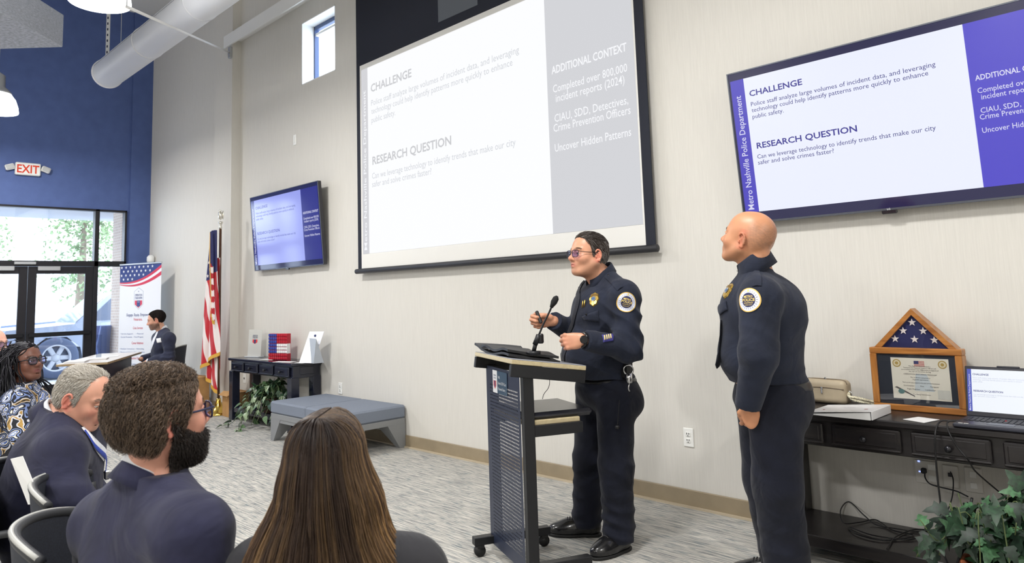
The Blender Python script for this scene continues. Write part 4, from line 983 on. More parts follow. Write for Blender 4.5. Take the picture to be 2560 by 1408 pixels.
# ---------------------------------------------------------------- things on the right console table
zt = .7605
M_OAK = wood_mat('oiled_oak', (140, 86, 40), (188, 128, 66), .3, 0, 4.0); M_OAKV = wood_mat('oiled_oak_v', (140, 86, 40), (188, 128, 66), .3, 2, 4.0)
fx0, fx1, fyf, fz = -1.425, -1.0, 4.10, zt
t = thing('flag_case', 'oak display case with folded starry flag above a framed certificate', 'display case', ((fx0 + fx1) / 2, fyf, fz))
fw, fh = fx1 - fx0, .318; fd = .075; bwf = .032
for z_ in (bwf / 2, fh - bwf / 2): MB().box((0, fd / 2, z_), (fw, fd, bwf), 0, .004).build('frame_rail', M_OAK, t)
for s in (-1, 1): MB().box((s * (fw / 2 - bwf / 2), fd / 2, fh / 2), (bwf, fd, fh - 2 * bwf), 0, .003).build('frame_stile', M_OAKV, t)
mb = MB(); slab(mb, -fw / 2 + bwf, fw / 2 - bwf, .012, .016, bwf, fh - bwf, 0); mb.build('mat_board', pm('mat_navy', (34, 40, 52), .6), t)
mb = MB(); Mc = basis((1, 0, 0), (0, 0, 1), (0, -1, 0), (0, .011, 0)); c0, c1, cz0, cz1 = -.115, .15, .062, .268
mb.add([(c0, cz0, 0), (c1, cz0, 0), (c1, cz1, 0), (c0, cz1, 0)], [(0, 1, 2, 3)], 0, False, Mc); cxm = (c0 + c1) / 2
for k in range(7): mb.add([(cxm - .024, cz1 - .014 - k * .0042 - .0021, .0005), (cxm + .024, cz1 - .014 - k * .0042 - .0021, .0005), (cxm + .024, cz1 - .014 - k * .0042, .0005), (cxm - .024, cz1 - .014 - k * .0042, .0005)], [(0, 1, 2, 3)], 1, False, Mc)
mb.add([(cxm - .024, cz1 - .029, .001), (cxm - .002, cz1 - .029, .001), (cxm - .002, cz1 - .0135, .001), (cxm - .024, cz1 - .0135, .001)], [(0, 1, 2, 3)], 2, False, Mc)
for sx2 in (c0 + .028, c1 - .028):
    for r_, mm_, zz_ in ((.02, 3, .0006), (.015, 4, .001), (.008, 3, .0014)): mb.add([(sx2 + r_ * math.cos(q * PI / 12), cz1 - .028 + r_ * math.sin(q * PI / 12), zz_) for q in range(24)], [tuple(range(24))], mm_, False, Mc)
mb.prism([(cxm - .02, .19), (cxm + .03, .19), (cxm + .06, .105), (cxm - .03, .105)], .0004, 6, Mc)
for z_, s_, w_ in ((.225, 'This flag was flown aboard a', .1), (.216, 'Tennessee Air National Guard C-130 aircraft', .15), (.207, 'on a combat mission over Afghanistan in support of', .17), (.198, 'the war on terrorism during', .1), (.184, 'OPERATION ENDURING FREEDOM', .15), (.168, 'The certificate is presented to', .09), (.158, 'In grateful appreciation', .07), (.142, 'Thank you for your support to the men and women overseas', .17), (.126, 'Commander          Pilot          Navigator', .16), (.11, 'Flight Engineer        Loadmaster', .13), (.085, 'The Flying Tennesseans', .08)): fit_text(mb, s_, cxm, z_, .0085, w_, Mc, 5, 0, 'CENTER', .0012)
mb.prism([(c0 + .01, .118), (c0 + .02, .122), (c0 + .1, .08), (c0 + .1, .074)], .0012, 5, Mc); mb.add([(c0 + .04 + .015 * math.cos(q * PI / 8), .098 + .012 * math.sin(q * PI / 8), .0016) for q in range(16)], [tuple(range(16))], 7, False, Mc)
mb.prism([(c1 - .06, .07), (c1 - .005, .07), (c1 - .005, .115), (c1 - .06, .115)], .0008, 8, Mc)
mb.build('certificate', [pm('cert_cream', (226, 222, 208), .6), pm('cert_red', (190, 70, 70), .6), pm('cert_blue', (60, 62, 110), .6), pm('cert_gold', (176, 150, 84), .5), pm('cert_pale', (220, 210, 180), .5), pm('cert_ink', (90, 86, 84), .6), pm('cert_tint', (198, 208, 212), .6), pm('cert_globe', (96, 130, 130), .6), pm('cert_map', (204, 204, 196), .6)], t)
mb = MB(); slab(mb, -fw / 2 + bwf, fw / 2 - bwf, .006, .008, bwf, fh - bwf); mb.build('glass', M_GLASS, t)
ap = .518; hw = fw / 2 - .022
tri = [(-hw, fh), (hw, fh), (0, ap)]; bt_ = .03
tin = [(-hw + .034, fh + .0), (hw - .034, fh + .0), (0, ap - .032)]
Mt2 = basis((1, 0, 0), (0, 0, 1), (0, -1, 0), (0, .015 + fd, 0))
mb = MB()
for a_, b_2, ai, bi in ((tri[0], tri[2], tin[0], tin[2]), (tri[2], tri[1], tin[2], tin[1])): mb.prism([a_, b_2, bi, ai] if (b_2[0] - a_[0]) * (bi[1] - a_[1]) - (b_2[1] - a_[1]) * (bi[0] - a_[0]) > 0 else [a_, ai, bi, b_2], fd, 0, Mt2)
mb.build('triangle_frame', M_OAK, t)
mb = MB(); mb.prism(tin, .02, 0, basis((1, 0, 0), (0, 0, 1), (0, -1, 0), (0, .055, 0)))
for x_, z_ in ((-.003, .447), (-.048, .404), (.045, .404), (-.09, .362), (.002, .361), (.092, .359)): star(mb, (x_, .033, z_), .021, np.array([1., 0, 0]), UP, np.array([0, -1., 0]), 1)
mb.build('folded_flag', [pm('flag_case_blue', (34, 38, 92), .7, bump=.3, bscale=12), M_FW], t)
mb = MB(); mb.prism(tin, .002, 0, basis((1, 0, 0), (0, 0, 1), (0, -1, 0), (0, .024, 0))); mb.build('glass', M_GLASS, t)

# laptop
lx0, lx1, ly0, ly1 = -.985, -.635, 3.775, 4.02
t = thing('laptop', 'open black laptop showing the slide at the right picture edge', 'laptop', ((lx0 + lx1) / 2, (ly0 + ly1) / 2, zt), .0)
lw, ldp = lx1 - lx0, ly1 - ly0
mb = MB(); mb.box((0, 0, .010), (lw, ldp, .018), 0, .005); bo = mb.build('base', pm('laptop_black', (44, 46, 58), .4), t)
mb = MB()
for r in range(5):
    for c in range(14): mb.box((-lw / 2 + .03 + c * .0215, ldp / 2 - .05 - r * .022, .0205), (.018, .018, .003), 0, .001)
mb.box((0, ldp / 2 - .096, .0225), (.007, .007, .004), 1, .001); mb.build('keyboard', [pm('keys_dark', (30, 31, 40), .5), pm('stick_red', (196, 50, 56), .5)], bo)
mb = MB(); mb.box((0, -.06, .0195), (.1, .06, .001), 0, 0)
for q in range(2): mb.box((-lw / 2 + .03 + q * .022, -ldp / 2 + .012, .0195), (.018, .008, .001), 1, 0)
mb.build('touchpad', [pm('pad_grey', (58, 62, 78), .35), M_PLATE], bo)
la = .22; RL = Matrix.Translation((0, ldp / 2 - .002, .018)) @ basis((1, 0, 0), (0, math.sin(la), math.cos(la)), (0, -math.cos(la), math.sin(la)), (0, 0, 0))
lh = .232
mb = MB(); mb.box((0, lh / 2, -.005), (lw, lh, .009), 0, .003, M=RL); mb.box((0, lh + .002, -.004), (.09, .008, .009), 0, .002, M=RL); lo_ = mb.build('lid', pm('laptop_lid', (26, 27, 40), .35), t)
mb = MB(); sw_, sh_ = lw - .018, .196
slide(mb, RL @ Matrix.Translation((-sw_ / 2 + .0175, .022, .0006)), sw_ * .71, sh_, .0175, sw_ * .24)
mb.build('laptop_screen', [glow('lap_white', (240, 245, 252), .95, True, .3), glow('lap_band', (62, 80, 190), .85, True, .3), glow('lap_band', (62, 80, 190), .85), glow('lap_head', (46, 56, 140), .8), glow('lap_body', (196, 202, 228), .9), glow('tvlight', (226, 226, 250), .9, True)], lo_)
# handbag
q = np.array([-1.68, 4.16, zt])
t = thing('handbag', 'small beige handbag with zip and woven strap on the long console table', 'handbag', q, -.08)
M_BAG = pm('bag_taupe', (172, 158, 134), .55, var=.06, scale=8); M_SIL = pm('silver_hardware', (206, 208, 212), .2, metal=1)
HANDBAG = t
mb = MB(); mb.tube(bez([(-.11, -.046, .085), (0, -.0475, .09), (.11, -.046, .085)], 6), .0025, 6); mb.tube(bez([(-.1, -.02, .131), (0, -.02, .134), (.1, -.02, .131), (.116, -.02, .11)], 5), .003, 6); mb.build('seam_piping', pm('bag_dark', (116, 102, 84), .6), t)
mb = MB()
for x_, y_, z_ in ((.0, -.022, .136), (-.012, -.05, .086)): mb.box((x_, y_, z_), (.012, .006, .012), 0, .002); mb.box((x_, y_ - .002, z_ - .018), (.009, .004, .024), 0, .002)
mb.build('zip_pull', M_SIL, t)
mb = MB()
for k, off in enumerate((0, .016)): mb.tube(bez([(.115, 0, .075), (.13, -.03, .05), (.16, -.02, .03 + off), (.24, .02, .016 + off * .6), (.30, .05, .012)], 7), .0085, 8, flat=.5)
mb.build('woven_strap', pm('strap_woven', (190, 178, 156), .7, var=.4, scale=200), t)
mb = MB(); mb.tube([(.122 + .014 * math.cos(a), -.012, .06 + .014 * math.sin(a)) for a in np.linspace(0, 2 * PI, 14)[:-1]], .003, 6, closed=True); mb.box((.135, -.02, .04), (.01, .01, .03), 0, .003); mb.build('strap_clip', M_SIL, t)
# binder
bq = [FL(2024, 1034, .766), FL(2171, 1046, .79), FL(2210, 1014, .81), FL(2069, 1003, .79)]
t = thing('binder', 'white ring binder lying flat by the front edge next to the handbag', 'binder', (-1.46, 3.9, zt), .0)
mb = MB(); mb.prism([(-.15, 0), (.14, 0), (.14, .036), (-.15, .004)], .25, 0, basis((1, 0, 0), (0, 0, 1), (0, -1, 0), (0, .09, 0)))
mb.build('page_block', M_PAPER, t)
mb = MB(); cov = [(-.16, -.165, .012), (.145, -.165, .040), (.145, .1, .040), (-.16, .1, .012)]
mb.add(cov + [tuple(np.array(c) + [0, 0, .003]) for c in cov], [(0, 3, 2, 1), (4, 5, 6, 7), (0, 1, 5, 4), (1, 2, 6, 5), (2, 3, 7, 6), (3, 0, 4, 7)], 0)
Mcv = basis(nrm((.305, 0, .028)), (0, 1, 0), nrm((-.028, 0, .305)), (0, -.03, .0305))
fit_text(mb, 'OPERATION STAND DOWN', -.05, .02, .012, .1, Mcv, 1, 0, 'LEFT', .001); fit_text(mb, 'TENNESSEE', -.03, -.01, .012, .06, Mcv, 1, 0, 'LEFT', .001)
mb.prism([(.09, -.06), (.105, -.06), (.105, -.05), (.09, -.05)], .0008, 2, Mcv); mb.prism([(-.11, -.07), (-.1, -.07), (-.1, -.06), (-.11, -.06)], .0008, 2, Mcv)
mb.build('cover', [pm('binder_white', (232, 232, 234), .35), pm('ink_grey', (130, 132, 138), .6), pm('logo_red', (176, 96, 96), .5)], t)
mb = MB(); mb.box((.147, -.03, .021), (.004, .265, .040), 0, .001); mb.build('spine', pm('binder_white', (232, 232, 234), .35), t)
# white card on the table
mb = MB(); c4 = [FL(x, y, zt + .001) for x, y in ((2257, 1049), (2310, 1058), (2349, 1050), (2296, 1043))]; cc4 = sum(c4) / 4
mb.add([c - cc4 for c in c4] + [c - cc4 + [0, 0, .0015] for c in c4], [(0, 3, 2, 1), (4, 5, 6, 7), (0, 1, 5, 4), (1, 2, 6, 5), (2, 3, 7, 6), (3, 0, 4, 7)])
o = rot_obj(mb.build('note_card', [M_PAPER]), cc4); tag(o, 'small white card lying on the table in front of the framed flag', 'card')

# wall boxes and cords under the long console
M_CORD = pm('cord_black', (20, 20, 23), .45)
def wallbox(name, label, px, py, w, h, face):
    q = WY(px, py, D); mb = MB(); mb.box((0, -.006, 0), (w, .012, h), 0, .003); face(mb)
    o = mb.build(name, [pm('box_greige', (216, 213, 206), .5), M_SLOT, glow('led_blue', (150, 170, 255), 1.6), M_PLATE]); o.location = (float(q[0]), D, float(q[2])); return tag(o, label, 'outlet')
def f1(mb):
    mb.box((-.03, -.013, .052), (.01, .003, .008), 2, 0); mb.box((-.03, -.013, -.0), (.008, .003, .006), 2, 0)
    for s in (-1, 1): mb.box((.03, -.013, s * .028), (.04, .003, .03), 3, .001)
    mb.box((-.008, -.02, .008), (.024, .024, .026), 1, .004)
def f2(mb): mb.box((0, -.014, .01), (.018, .014, .018), 1, .001)
wallbox('powered_outlet', 'wide outlet plate with two small blue lights under the long console', 2317, 1180, .105, .115, f1)
wallbox('data_plate', 'plain wall plate with one black plug right of the lit outlet', 2378, 1191, .07, .11, f2)
wallbox('duplex_outlet', 'wall outlet half hidden by ivy leaves under the long console', 2435, 1200, .075, .12, lambda mb: [mb.box((0, -.013, s * .026), (.03, .003, .03), 3, .002) for s in (-1, 1)])
def cord(label, pts, r=.0035, n=7):
    P = bez(pts, n); mb = MB(); mb.tube(P, r, 6); c = np.array(P[len(P) // 2]); o = mb.build('power_cord', M_CORD, loc=c); return tag(o, label, 'cord')
tp = lambda x, y, Y: WY(x, y, Y)
cord('black cord hanging from the laptop over the front edge down to the floor', [FL(2418, 1052, .775), FL(2375, 1052, .778), FL(2349, 1055, .772), tp(2338, 1085, 3.745), tp(2339, 1140, 3.745), tp(2344, 1200, 3.75), tp(2351, 1260, 3.75), tp(2350, 1320, 3.75), tp(2350, 1360, 3.70), tp(2372, 1415, 3.6)], .004)
cord('second black cord curving from the laptop across the drawer front', [FL(2418, 1054, .775), FL(2390, 1053, .778), FL(2368, 1057, .772), tp(2374, 1085, 3.735), tp(2395, 1120, 3.735), tp(2422, 1152, 3.745), tp(2440, 1180, 3.9), tp(2500, 1232, 4.1), tp(2570, 1290, 4.15)], .0035)
cord('black cord drooping from the lit outlet into the ivy', [tp(2312, 1180, 4.24), tp(2313, 1195, 4.2), tp(2325, 1210, 4.18), tp(2350, 1218, 4.15), tp(2390, 1228, 4.1), tp(2420, 1242, 4.05)], .0035)
cord('black cord from the single plug dropping behind the ivy', [tp(2376, 1180, 4.25), tp(2383, 1200, 4.2), tp(2381, 1240, 4.2), tp(2370, 1275, 4.18), tp(2355, 1305, 4.15)], .003)
cord('thick black cord running down through the ivy to the floor', [tp(2430, 1245, 3.74), tp(2422, 1290, 3.70), tp(2418, 1330, 3.66), tp(2412, 1365, 3.6), tp(2398, 1395, 3.55), tp(2390, 1420, 3.5)], .006)
sh = lambda x, y: FL(x, y, .152)
cord('loose loops of black cord lying on the lower console shelf', [sh(2330, 1326), sh(2300, 1330), sh(2240, 1322), sh(2190, 1312), sh(2160, 1302) + [0, 0, .03], sh(2125, 1283) + [0, 0, .06], sh(2103, 1295) + [0, 0, .04], sh(2110, 1312) + [0, 0, .01], sh(2150, 1306), sh(2190, 1300), sh(2230, 1325), sh(2283, 1338), sh(2262, 1346), sh(2200, 1350), sh(2140, 1335), sh(2124, 1318), sh(2180, 1338), sh(2270, 1349), sh(2320, 1335)], .0032)
cord('black cord end with a plug lying on the lower console shelf', [sh(2325, 1325), sh(2282, 1325), sh(2240, 1342), sh(2222, 1365), sh(2217, 1373)], .0032)
# ================================================================ organic shapes from distance fields
import openvdb as vdb
def axis_grid(lo, hi, coarse, fine=()):
    """coordinates from lo to hi: coarse steps, finer inside the given (a, b, step) ranges"""
    out = [lo]
    while out[-1] < hi:
        x = out[-1]; st_ = coarse
        for a, b, s in fine:
            if a - coarse <= x <= b: st_ = min(st_, s)
        out.append(x + st_)
    return np.array(out)
class Field:
    def __init__(s, lo, hi, step, fine=()):
        """fine: list of (center, halfsize3, step) boxes to resolve better"""
        s.ax = [axis_grid(lo[i], hi[i], step, [(c[i] - h[i], c[i] + h[i], st_) for c, h, st_ in fine]) for i in range(3)]
        s.d = np.full([len(a) for a in s.ax], 0.3, np.float32)
    def sub(s, lo, hi):
        sl = []
        for i in range(3):
            a = np.searchsorted(s.ax[i], lo[i]); b = np.searchsorted(s.ax[i], hi[i]); sl.append(slice(max(0, a - 1), min(len(s.ax[i]), b + 1)))
        return tuple(sl)
    def grid(s, sl):
        return s.ax[0][sl[0]][:, None, None], s.ax[1][sl[1]][None, :, None], s.ax[2][sl[2]][None, None, :]
    def _mix(s, sl, p, k, mode):
        a = s.d[sl]
        if a.size == 0: return
        p = p.astype(np.float32)
        if mode == 'cut': p = -p; 
        if mode == 'add':
            h = np.maximum(k - np.abs(a - p), 0) / max(k, 1e-6); s.d[sl] = np.minimum(a, p) - h * h * k * .25
        else:
            h = np.maximum(k - np.abs(a - p), 0) / max(k, 1e-6); s.d[sl] = np.maximum(a, p) + h * h * k * .25
    def rc(s, a, b, ra, rb=None, k=.02, mode='add'):
        rb = ra if rb is None else rb; a = np.asarray(a, float); b = np.asarray(b, float); r = max(ra, rb) + k + .03
        sl = s.sub(np.minimum(a, b) - r, np.maximum(a, b) + r); X, Y, Z = s.grid(sl); v = b - a; L2 = float(v @ v) + 1e-12
        dx, dy, dz = X - a[0], Y - a[1], Z - a[2]; h = np.clip((dx * v[0] + dy * v[1] + dz * v[2]) / L2, 0, 1)
        q = np.sqrt((dx - v[0] * h) ** 2 + (dy - v[1] * h) ** 2 + (dz - v[2] * h) ** 2) - (ra + (rb - ra) * h); s._mix(sl, q, k, mode); return s
    def el(s, c, r, R=None, k=.02, mode='add', clip=None):
        """ellipsoid, axes = columns of R; clip: (point, normal) keeps the side the normal points away from"""
        c = np.asarray(c, float); r = np.asarray(r, float); m_ = max(r) + k + .03; sl = s.sub(c - m_, c + m_); X, Y, Z = s.grid(sl)
        R = np.eye(3) if R is None else np.asarray(R); dx, dy, dz = X - c[0], Y - c[1], Z - c[2]
        u = [(dx * R[0, i] + dy * R[1, i] + dz * R[2, i]) / r[i] for i in range(3)]
        k0 = np.sqrt(u[0] ** 2 + u[1] ** 2 + u[2] ** 2); k1 = np.sqrt((u[0] / r[0]) ** 2 + (u[1] / r[1]) ** 2 + (u[2] / r[2]) ** 2) + 1e-9
        q = k0 * (k0 - 1) / k1
        if clip is not None:
            for (pc, nc) in clip: q = np.maximum(q, (X - pc[0]) * nc[0] + (Y - pc[1]) * nc[1] + (Z - pc[2]) * nc[2])
        s._mix(sl, q, k, mode); return s
    def bx(s, c, h, R=None, rad=.01, k=.01, mode='add'):
        c = np.asarray(c, float); m_ = float(np.linalg.norm(h)) + k + .03; sl = s.sub(c - m_, c + m_); X, Y, Z = s.grid(sl)
        R = np.eye(3) if R is None else np.asarray(R); dx, dy, dz = X - c[0], Y - c[1], Z - c[2]
        q = [np.abs(dx * R[0, i] + dy * R[1, i] + dz * R[2, i]) - (h[i] - rad) for i in range(3)]
        o = np.sqrt(sum(np.maximum(t, 0) ** 2 for t in q)) + np.minimum(np.maximum(np.maximum(q[0], q[1]), q[2]), 0) - rad; s._mix(sl, o, k, mode); return s
    def plane(s, p, n, k=.004):
        """remove everything on the side the normal points to"""
        X, Y, Z = s.grid((slice(None),) * 3); n = nrm(n); q = (X - p[0]) * n[0] + (Y - p[1]) * n[1] + (Z - p[2]) * n[2]
        s._mix((slice(None),) * 3, np.broadcast_to(q, s.d.shape), k, 'int'); return s
    def mesh(s):
        g = vdb.FloatGrid(0.3); g.copyFromArray(np.ascontiguousarray(s.d)); P, Q = g.convertToQuads(0.0)
        P = np.array(P); V = np.stack([np.interp(P[:, i], np.arange(len(s.ax[i])), s.ax[i]) for i in range(3)], 1)
        return V, np.array(Q)
def vnormals(V, Q):
    a = V[Q[:, 2]] - V[Q[:, 0]]; b = V[Q[:, 3]] - V[Q[:, 1]]; n = np.cross(a, b); N = np.zeros_like(V)
    for i in range(4): np.add.at(N, Q[:, i], n)
    return N / (np.linalg.norm(N, axis=1, keepdims=True) + 1e-12)
def largest(V, Q):
    """drop stray islands"""
    par = np.arange(len(V))
    lab = np.arange(len(V))
    for _ in range(400):
        m_ = lab[Q].min(1); new = lab.copy(); np.minimum.at(new, Q.ravel(), np.repeat(m_, 4)); new = new[new]
        if (new == lab).all(): break
        lab = new
    u, c = np.unique(lab, return_counts=True); best = u[c.argmax()]; keep = lab == best
    mp = np.cumsum(keep) - 1; q = keep[Q].all(1); return V[keep], mp[Q[q]]
def relax(V, Q, it=2, f=.5):
    E = np.concatenate([Q[:, [0, 1]], Q[:, [1, 2]], Q[:, [2, 3]], Q[:, [3, 0]]])
    for _ in range(it):
        S = np.zeros_like(V); C = np.zeros(len(V)); np.add.at(S, E[:, 0], V[E[:, 1]]); np.add.at(S, E[:, 1], V[E[:, 0]])
        np.add.at(C, E[:, 0], 1); np.add.at(C, E[:, 1], 1); V = V + f * (S / np.maximum(C, 1)[:, None] - V)
    return V
def wob(P, f, seed=0):
    """cheap smooth noise in -1..1"""
    r = np.random.RandomState(seed); o = np.zeros(len(P))
    for i in range(6):
        d = nrm(r.normal(size=3)); o += np.sin(P @ d * f * (1 + .35 * i) + r.rand() * 6.3 + 1.3 * np.sin(P @ nrm(r.normal(size=3)) * f * .7))
    return o / 4
def crease(V, N, folds, seed=0):
    """cloth folds: (a, b, radius, wavelength, amp): rings along the limb a-b, strongest halfway; or (c, R, dir, wavelength, amp)"""
    off = np.zeros(len(V))
    for f in folds:
        c, R_, d, wl, amp = f; c = np.asarray(c, float); d = nrm(d); r = V - c; w = np.exp(-(np.linalg.norm(r, axis=1) / R_) ** 2)
        s = r @ d + .25 * wl * wob(V, 9.0 / max(R_, .05) * .25, seed); off += amp * w * (1 - np.abs(np.sin(PI * s / wl)) * 2 ) * (.6 + .4 * wob(V, 14, seed + 3))
    return V + N * off[:, None]
def frame3(f, u):
    """columns: forward, left, up"""
    f = nrm(f); l = nrm(np.cross(u, f)); return np.stack([f, l, np.cross(f, l)], 1)

# ---------------------------------------------------------------- head
def head_field(F, H, s=1.0, nose=1.0, jaw=1.0, full=0.0, ears=True, lids=True, female=False):
    """H: (center, 3x3 frame). Sculpts a head into the field F"""
    c, R = H; P = lambda x, y, z: c + R @ np.array([x, y, z]) * s
    rc = lambda a, b, ra, rb=None, k=.02, mode='add': F.rc(P(*a), P(*b), ra * s, (ra if rb is None else rb) * s, k * s, mode)
    el = lambda a, r, k=.02, mode='add', Rr=None: F.el(P(*a), np.array(r) * s, R if Rr is None else R @ Rr, k * s, mode)
    el((-.018, 0, .040), (.098, .077, .086), .01)
    el((.030, 0, .020), (.062, .066, .085), .03)
    el((.034, 0, -.030), (.052, .056 * jaw + full * .5, .075), .03)
    for y in (-1, 1):
        rc((-.002, y * .054 * jaw, -.045), (.062, y * .024 * jaw, -.092), .021 + full * .5, .018, .03)
        el((.060, y * .036, -.026), (.026, .026 + full, .026), .025)
        rc((.087, y * .014, .026), (.074, y * .046, .024), .0105, .0085, .014)        # brow ridge
        el((-.052, y * .05, .005), (.04, .03, .05), .03)
    el((.072, 0, -.094), (.022, .024 * jaw, .018), .02)
    for y in (-1, 1): el((.094, y * .0315, .003), (.017, .0185, .0125), .012, 'cut')
    rc((.088, 0, .014), (.106 * (1 if nose <= 1 else 1.0), 0, -.022), .0085, .0105 * nose, .012)
    el((.1085 * 1.0, 0, -.0265), (.0125 * nose, .0115 * nose, .0105 * nose), .01)
    for y in (-1, 1):
        el((.098, y * .0125 * nose, -.031), (.0105, .007, .0075), .008)
        el((.102, y * .006, -.0385), (.004, .003, .003), .003, 'cut')
    el((.081, 0, -.058), (.0165, .029, .024), .02)
    for y in (-1, 1):
        rc((.0965, y * .004, -.0545), (.085, y * .025, -.0605), .005, .003, .006)
        rc((.0945, y * .001, -.0668), (.084, y * .023, -.0625), .0058, .003, .006)
    rc((.0985, -.014, -.0606), (.0985, .014, -.0606), .0021, None, .003, 'cut')
    el((.087, 0, -.079), (.006, .016, .003), .006, 'cut')
    if lids:
        for y in (-1, 1):
            rc((.0875, y * .021, .0085), (.0835, y * .042, .0068), .0042, .0035, .005); rc((.0905, y * .0305, .0105), (.0895, y * .0325, .0105), .004, None, .006)
            rc((.0855, y * .021, -.0055), (.0815, y * .042, -.0045), .0032, .0028, .005)
    if ears:
        for y in (-1, 1):
            a = .25; ca, sa = math.cos(a), math.sin(a)
            Er = np.array([[ca, y * sa * .9, 0], [-y * sa, ca, 0], [0, 0, 1]]) @ np.array([[math.cos(.2), 0, math.sin(.2)], [0, 1, 0], [-math.sin(.2), 0, math.cos(.2)]])
            e = np.array([-.012, y * .081, -.002]); Q = lambda x, yy, z: tuple(e + Er @ np.array([x, y * yy, z]))
            el(tuple(e + Er @ np.array([0, -y * .003, 0])), (.0165, .0045, .028), .006, 'add', Er)
            ring = [(-.016 * math.cos(t) - .001, .004 + .002 * math.sin(t), .0265 * math.sin(t) + .003) for t in np.linspace(-1.2, 2.5, 10)]
            for i in range(9): rc(Q(*ring[i]), Q(*ring[i + 1]), .0042, None, .003)
            rc(Q(.004, .0, -.026), Q(-.002, .002, -.030), .0062, None, .006)
            rc(Q(.014, .004, -.004), Q(.013, .004, -.010), .0042, None, .004)
            rc(Q(-.006, .003, .013), Q(-.009, .003, -.012), .0035, None, .004)
            el(Q(.003, .005, -.006), (.006, .005, .009), .004, 'cut', Er)
def head_tint(V, H, skin, s=1.0, lip=None, blush=None, stubble=None, under=None, brow=None):
    """per-vertex skin colour: lips, cheeks, shaved beard area and eyebrows"""
    c, R = H; L = (V - c) @ R / s; col = np.tile(np.array(lin(skin)[:3]), (len(V), 1))
    def mix(w, c2):
        nonlocal col
        w = np.clip(w, 0, 1)[:, None]; col = col * (1 - w) + np.array(lin(c2)[:3]) * w
    x, y, z = L[:, 0], np.abs(L[:, 1]), L[:, 2]
    mix(.5 + .5 * wob(L, 60, 1) - .35, tuple(v * .93 for v in skin))
    if blush:
        mix(.34 * np.exp(-((y - .045) ** 2 + (z + .025) ** 2) / .022 ** 2) * (x > .02), blush); mix(.5 * np.exp(-((x - .11) ** 2 + y ** 2 + (z + .028) ** 2) / .016 ** 2), blush)
        mix(.8 * np.exp(-((y - .085) ** 2 + (x + .012) ** 2) / .022 ** 2) * (np.abs(z) < .045), blush)
    if stubble:
        w = (z < -.03 - .25 * np.maximum(0, .03 - x)) & (x > -.03) & (z > -.14); d = np.exp(-((z + .06) / .07) ** 4)
        mouth = np.exp(-((y) ** 2 / .024 ** 2 + (z + .06) ** 2 / .011 ** 2)); nosec = np.exp(-((x - .11) ** 2 + (z + .025) ** 2) / .016 ** 2); cheek = np.exp(-((y - .05) ** 2 + (z + .015) ** 2) / .024 ** 2)
        mix(w * d * stubble[1] * (1 - mouth) * (1 - nosec) * (1 - cheek) * (.85 + .3 * wob(L, 500, 5)), stubble[0])
    if under: mix(.4 * np.exp(-((y - .032) ** 2 / .015 ** 2 + (z + .012) ** 2 / .008 ** 2)) * (x > .06), under)
    if lip:
        w = np.exp(-((y / .025) ** 4 + ((z + .0608) / .0105) ** 4)) * (x > .078); mix(w * .85, lip)
    return col
M_EYE = None
def eye_mesh(name, c, R, y, s, iris, parent, loc, look=(1, 0, 0)):
    mb = MB(); p = c + R @ (np.array([.0765, y * .0312, .002]) * s); r = .0118 * s
    lk = nrm(R @ np.array(look, float)); M = basis(nrm(np.cross(R[:, 2], lk)), nrm(np.cross(lk, nrm(np.cross(R[:, 2], lk)))), lk, p)
    mb.sphere((0, 0, 0), r, 18, 14, 0, M); mb.lathe([(0, r * 1.02), (.0022 * s, r * 1.015)], 12, 2, True, M); mb.lathe([(.0022 * s, r * 1.013), (.0054 * s, r * .91)], 16, 1, True, M)
    return mb.build(name, [pm('eye_white', (226, 220, 214), .15), pm('iris_' + str(iris[0]), iris, .15), pm('pupil', (10, 9, 10), .1)], parent, loc=None)
# ---------------------------------------------------------------- hair made of strands
def strands(name, roots, dirs_fn, n_seg, seg, r0, col_fn, parent, mat, rnd, push=None, sides=3, taper=.3):
    """tubes growing from the roots; dirs_fn(P, step, k, ids) gives the next direction; push(P) keeps them off the head"""
    P = np.array(roots, float); n = len(P); path = [P.copy()]; ids = np.arange(n)
    for k in range(n_seg):
        d = dirs_fn(P, k, ids); d = d / (np.linalg.norm(d, axis=1, keepdims=True) + 1e-9)
        sg = seg if np.isscalar(seg) else seg[:, None]
        P = P + d * sg
        if push is not None: P = push(P)
        path.append(P.copy())
    path = np.stack(path, 1); T = np.gradient(path, axis=1); T /= np.linalg.norm(T, axis=2, keepdims=True) + 1e-9
    ref = np.array([.31, .77, .55]); A = np.cross(T, ref); A /= np.linalg.norm(A, axis=2, keepdims=True) + 1e-9; B = np.cross(T, A)
    t = np.linspace(0, 1, n_seg + 1); rad = (r0 if np.isscalar(r0) else np.asarray(r0)[:, None]) * (1 - (1 - taper) * t ** 2)[None, :]
    V = np.stack([path + rad[..., None] * (math.cos(2 * PI * j / sides) * A + math.sin(2 * PI * j / sides) * B) for j in range(sides)], 2)   # n, k, sides, 3
    m_ = n_seg + 1; base = (np.arange(n) * m_ * sides)[:, None, None] + (np.arange(n_seg) * sides)[None, :, None]; j = np.arange(sides)[None, None, :]; j2 = (j + 1) % sides
    Q = np.stack([base + j, base + j2, base + sides + j2, base + sides + j], -1).reshape(-1, 4)
    col = col_fn(path, t, ids); col = np.repeat(col[:, :, None, :], sides, 2).reshape(-1, 3)
    return raw_mesh(name, V.reshape(-1, 3), Q, mat, parent, tint=col)
M_HAIR = attr_mat('hair_strands', .42, .35)
M_CAP = attr_mat('hair_undercoat', .95, .05, bump=.5, bscale=260)
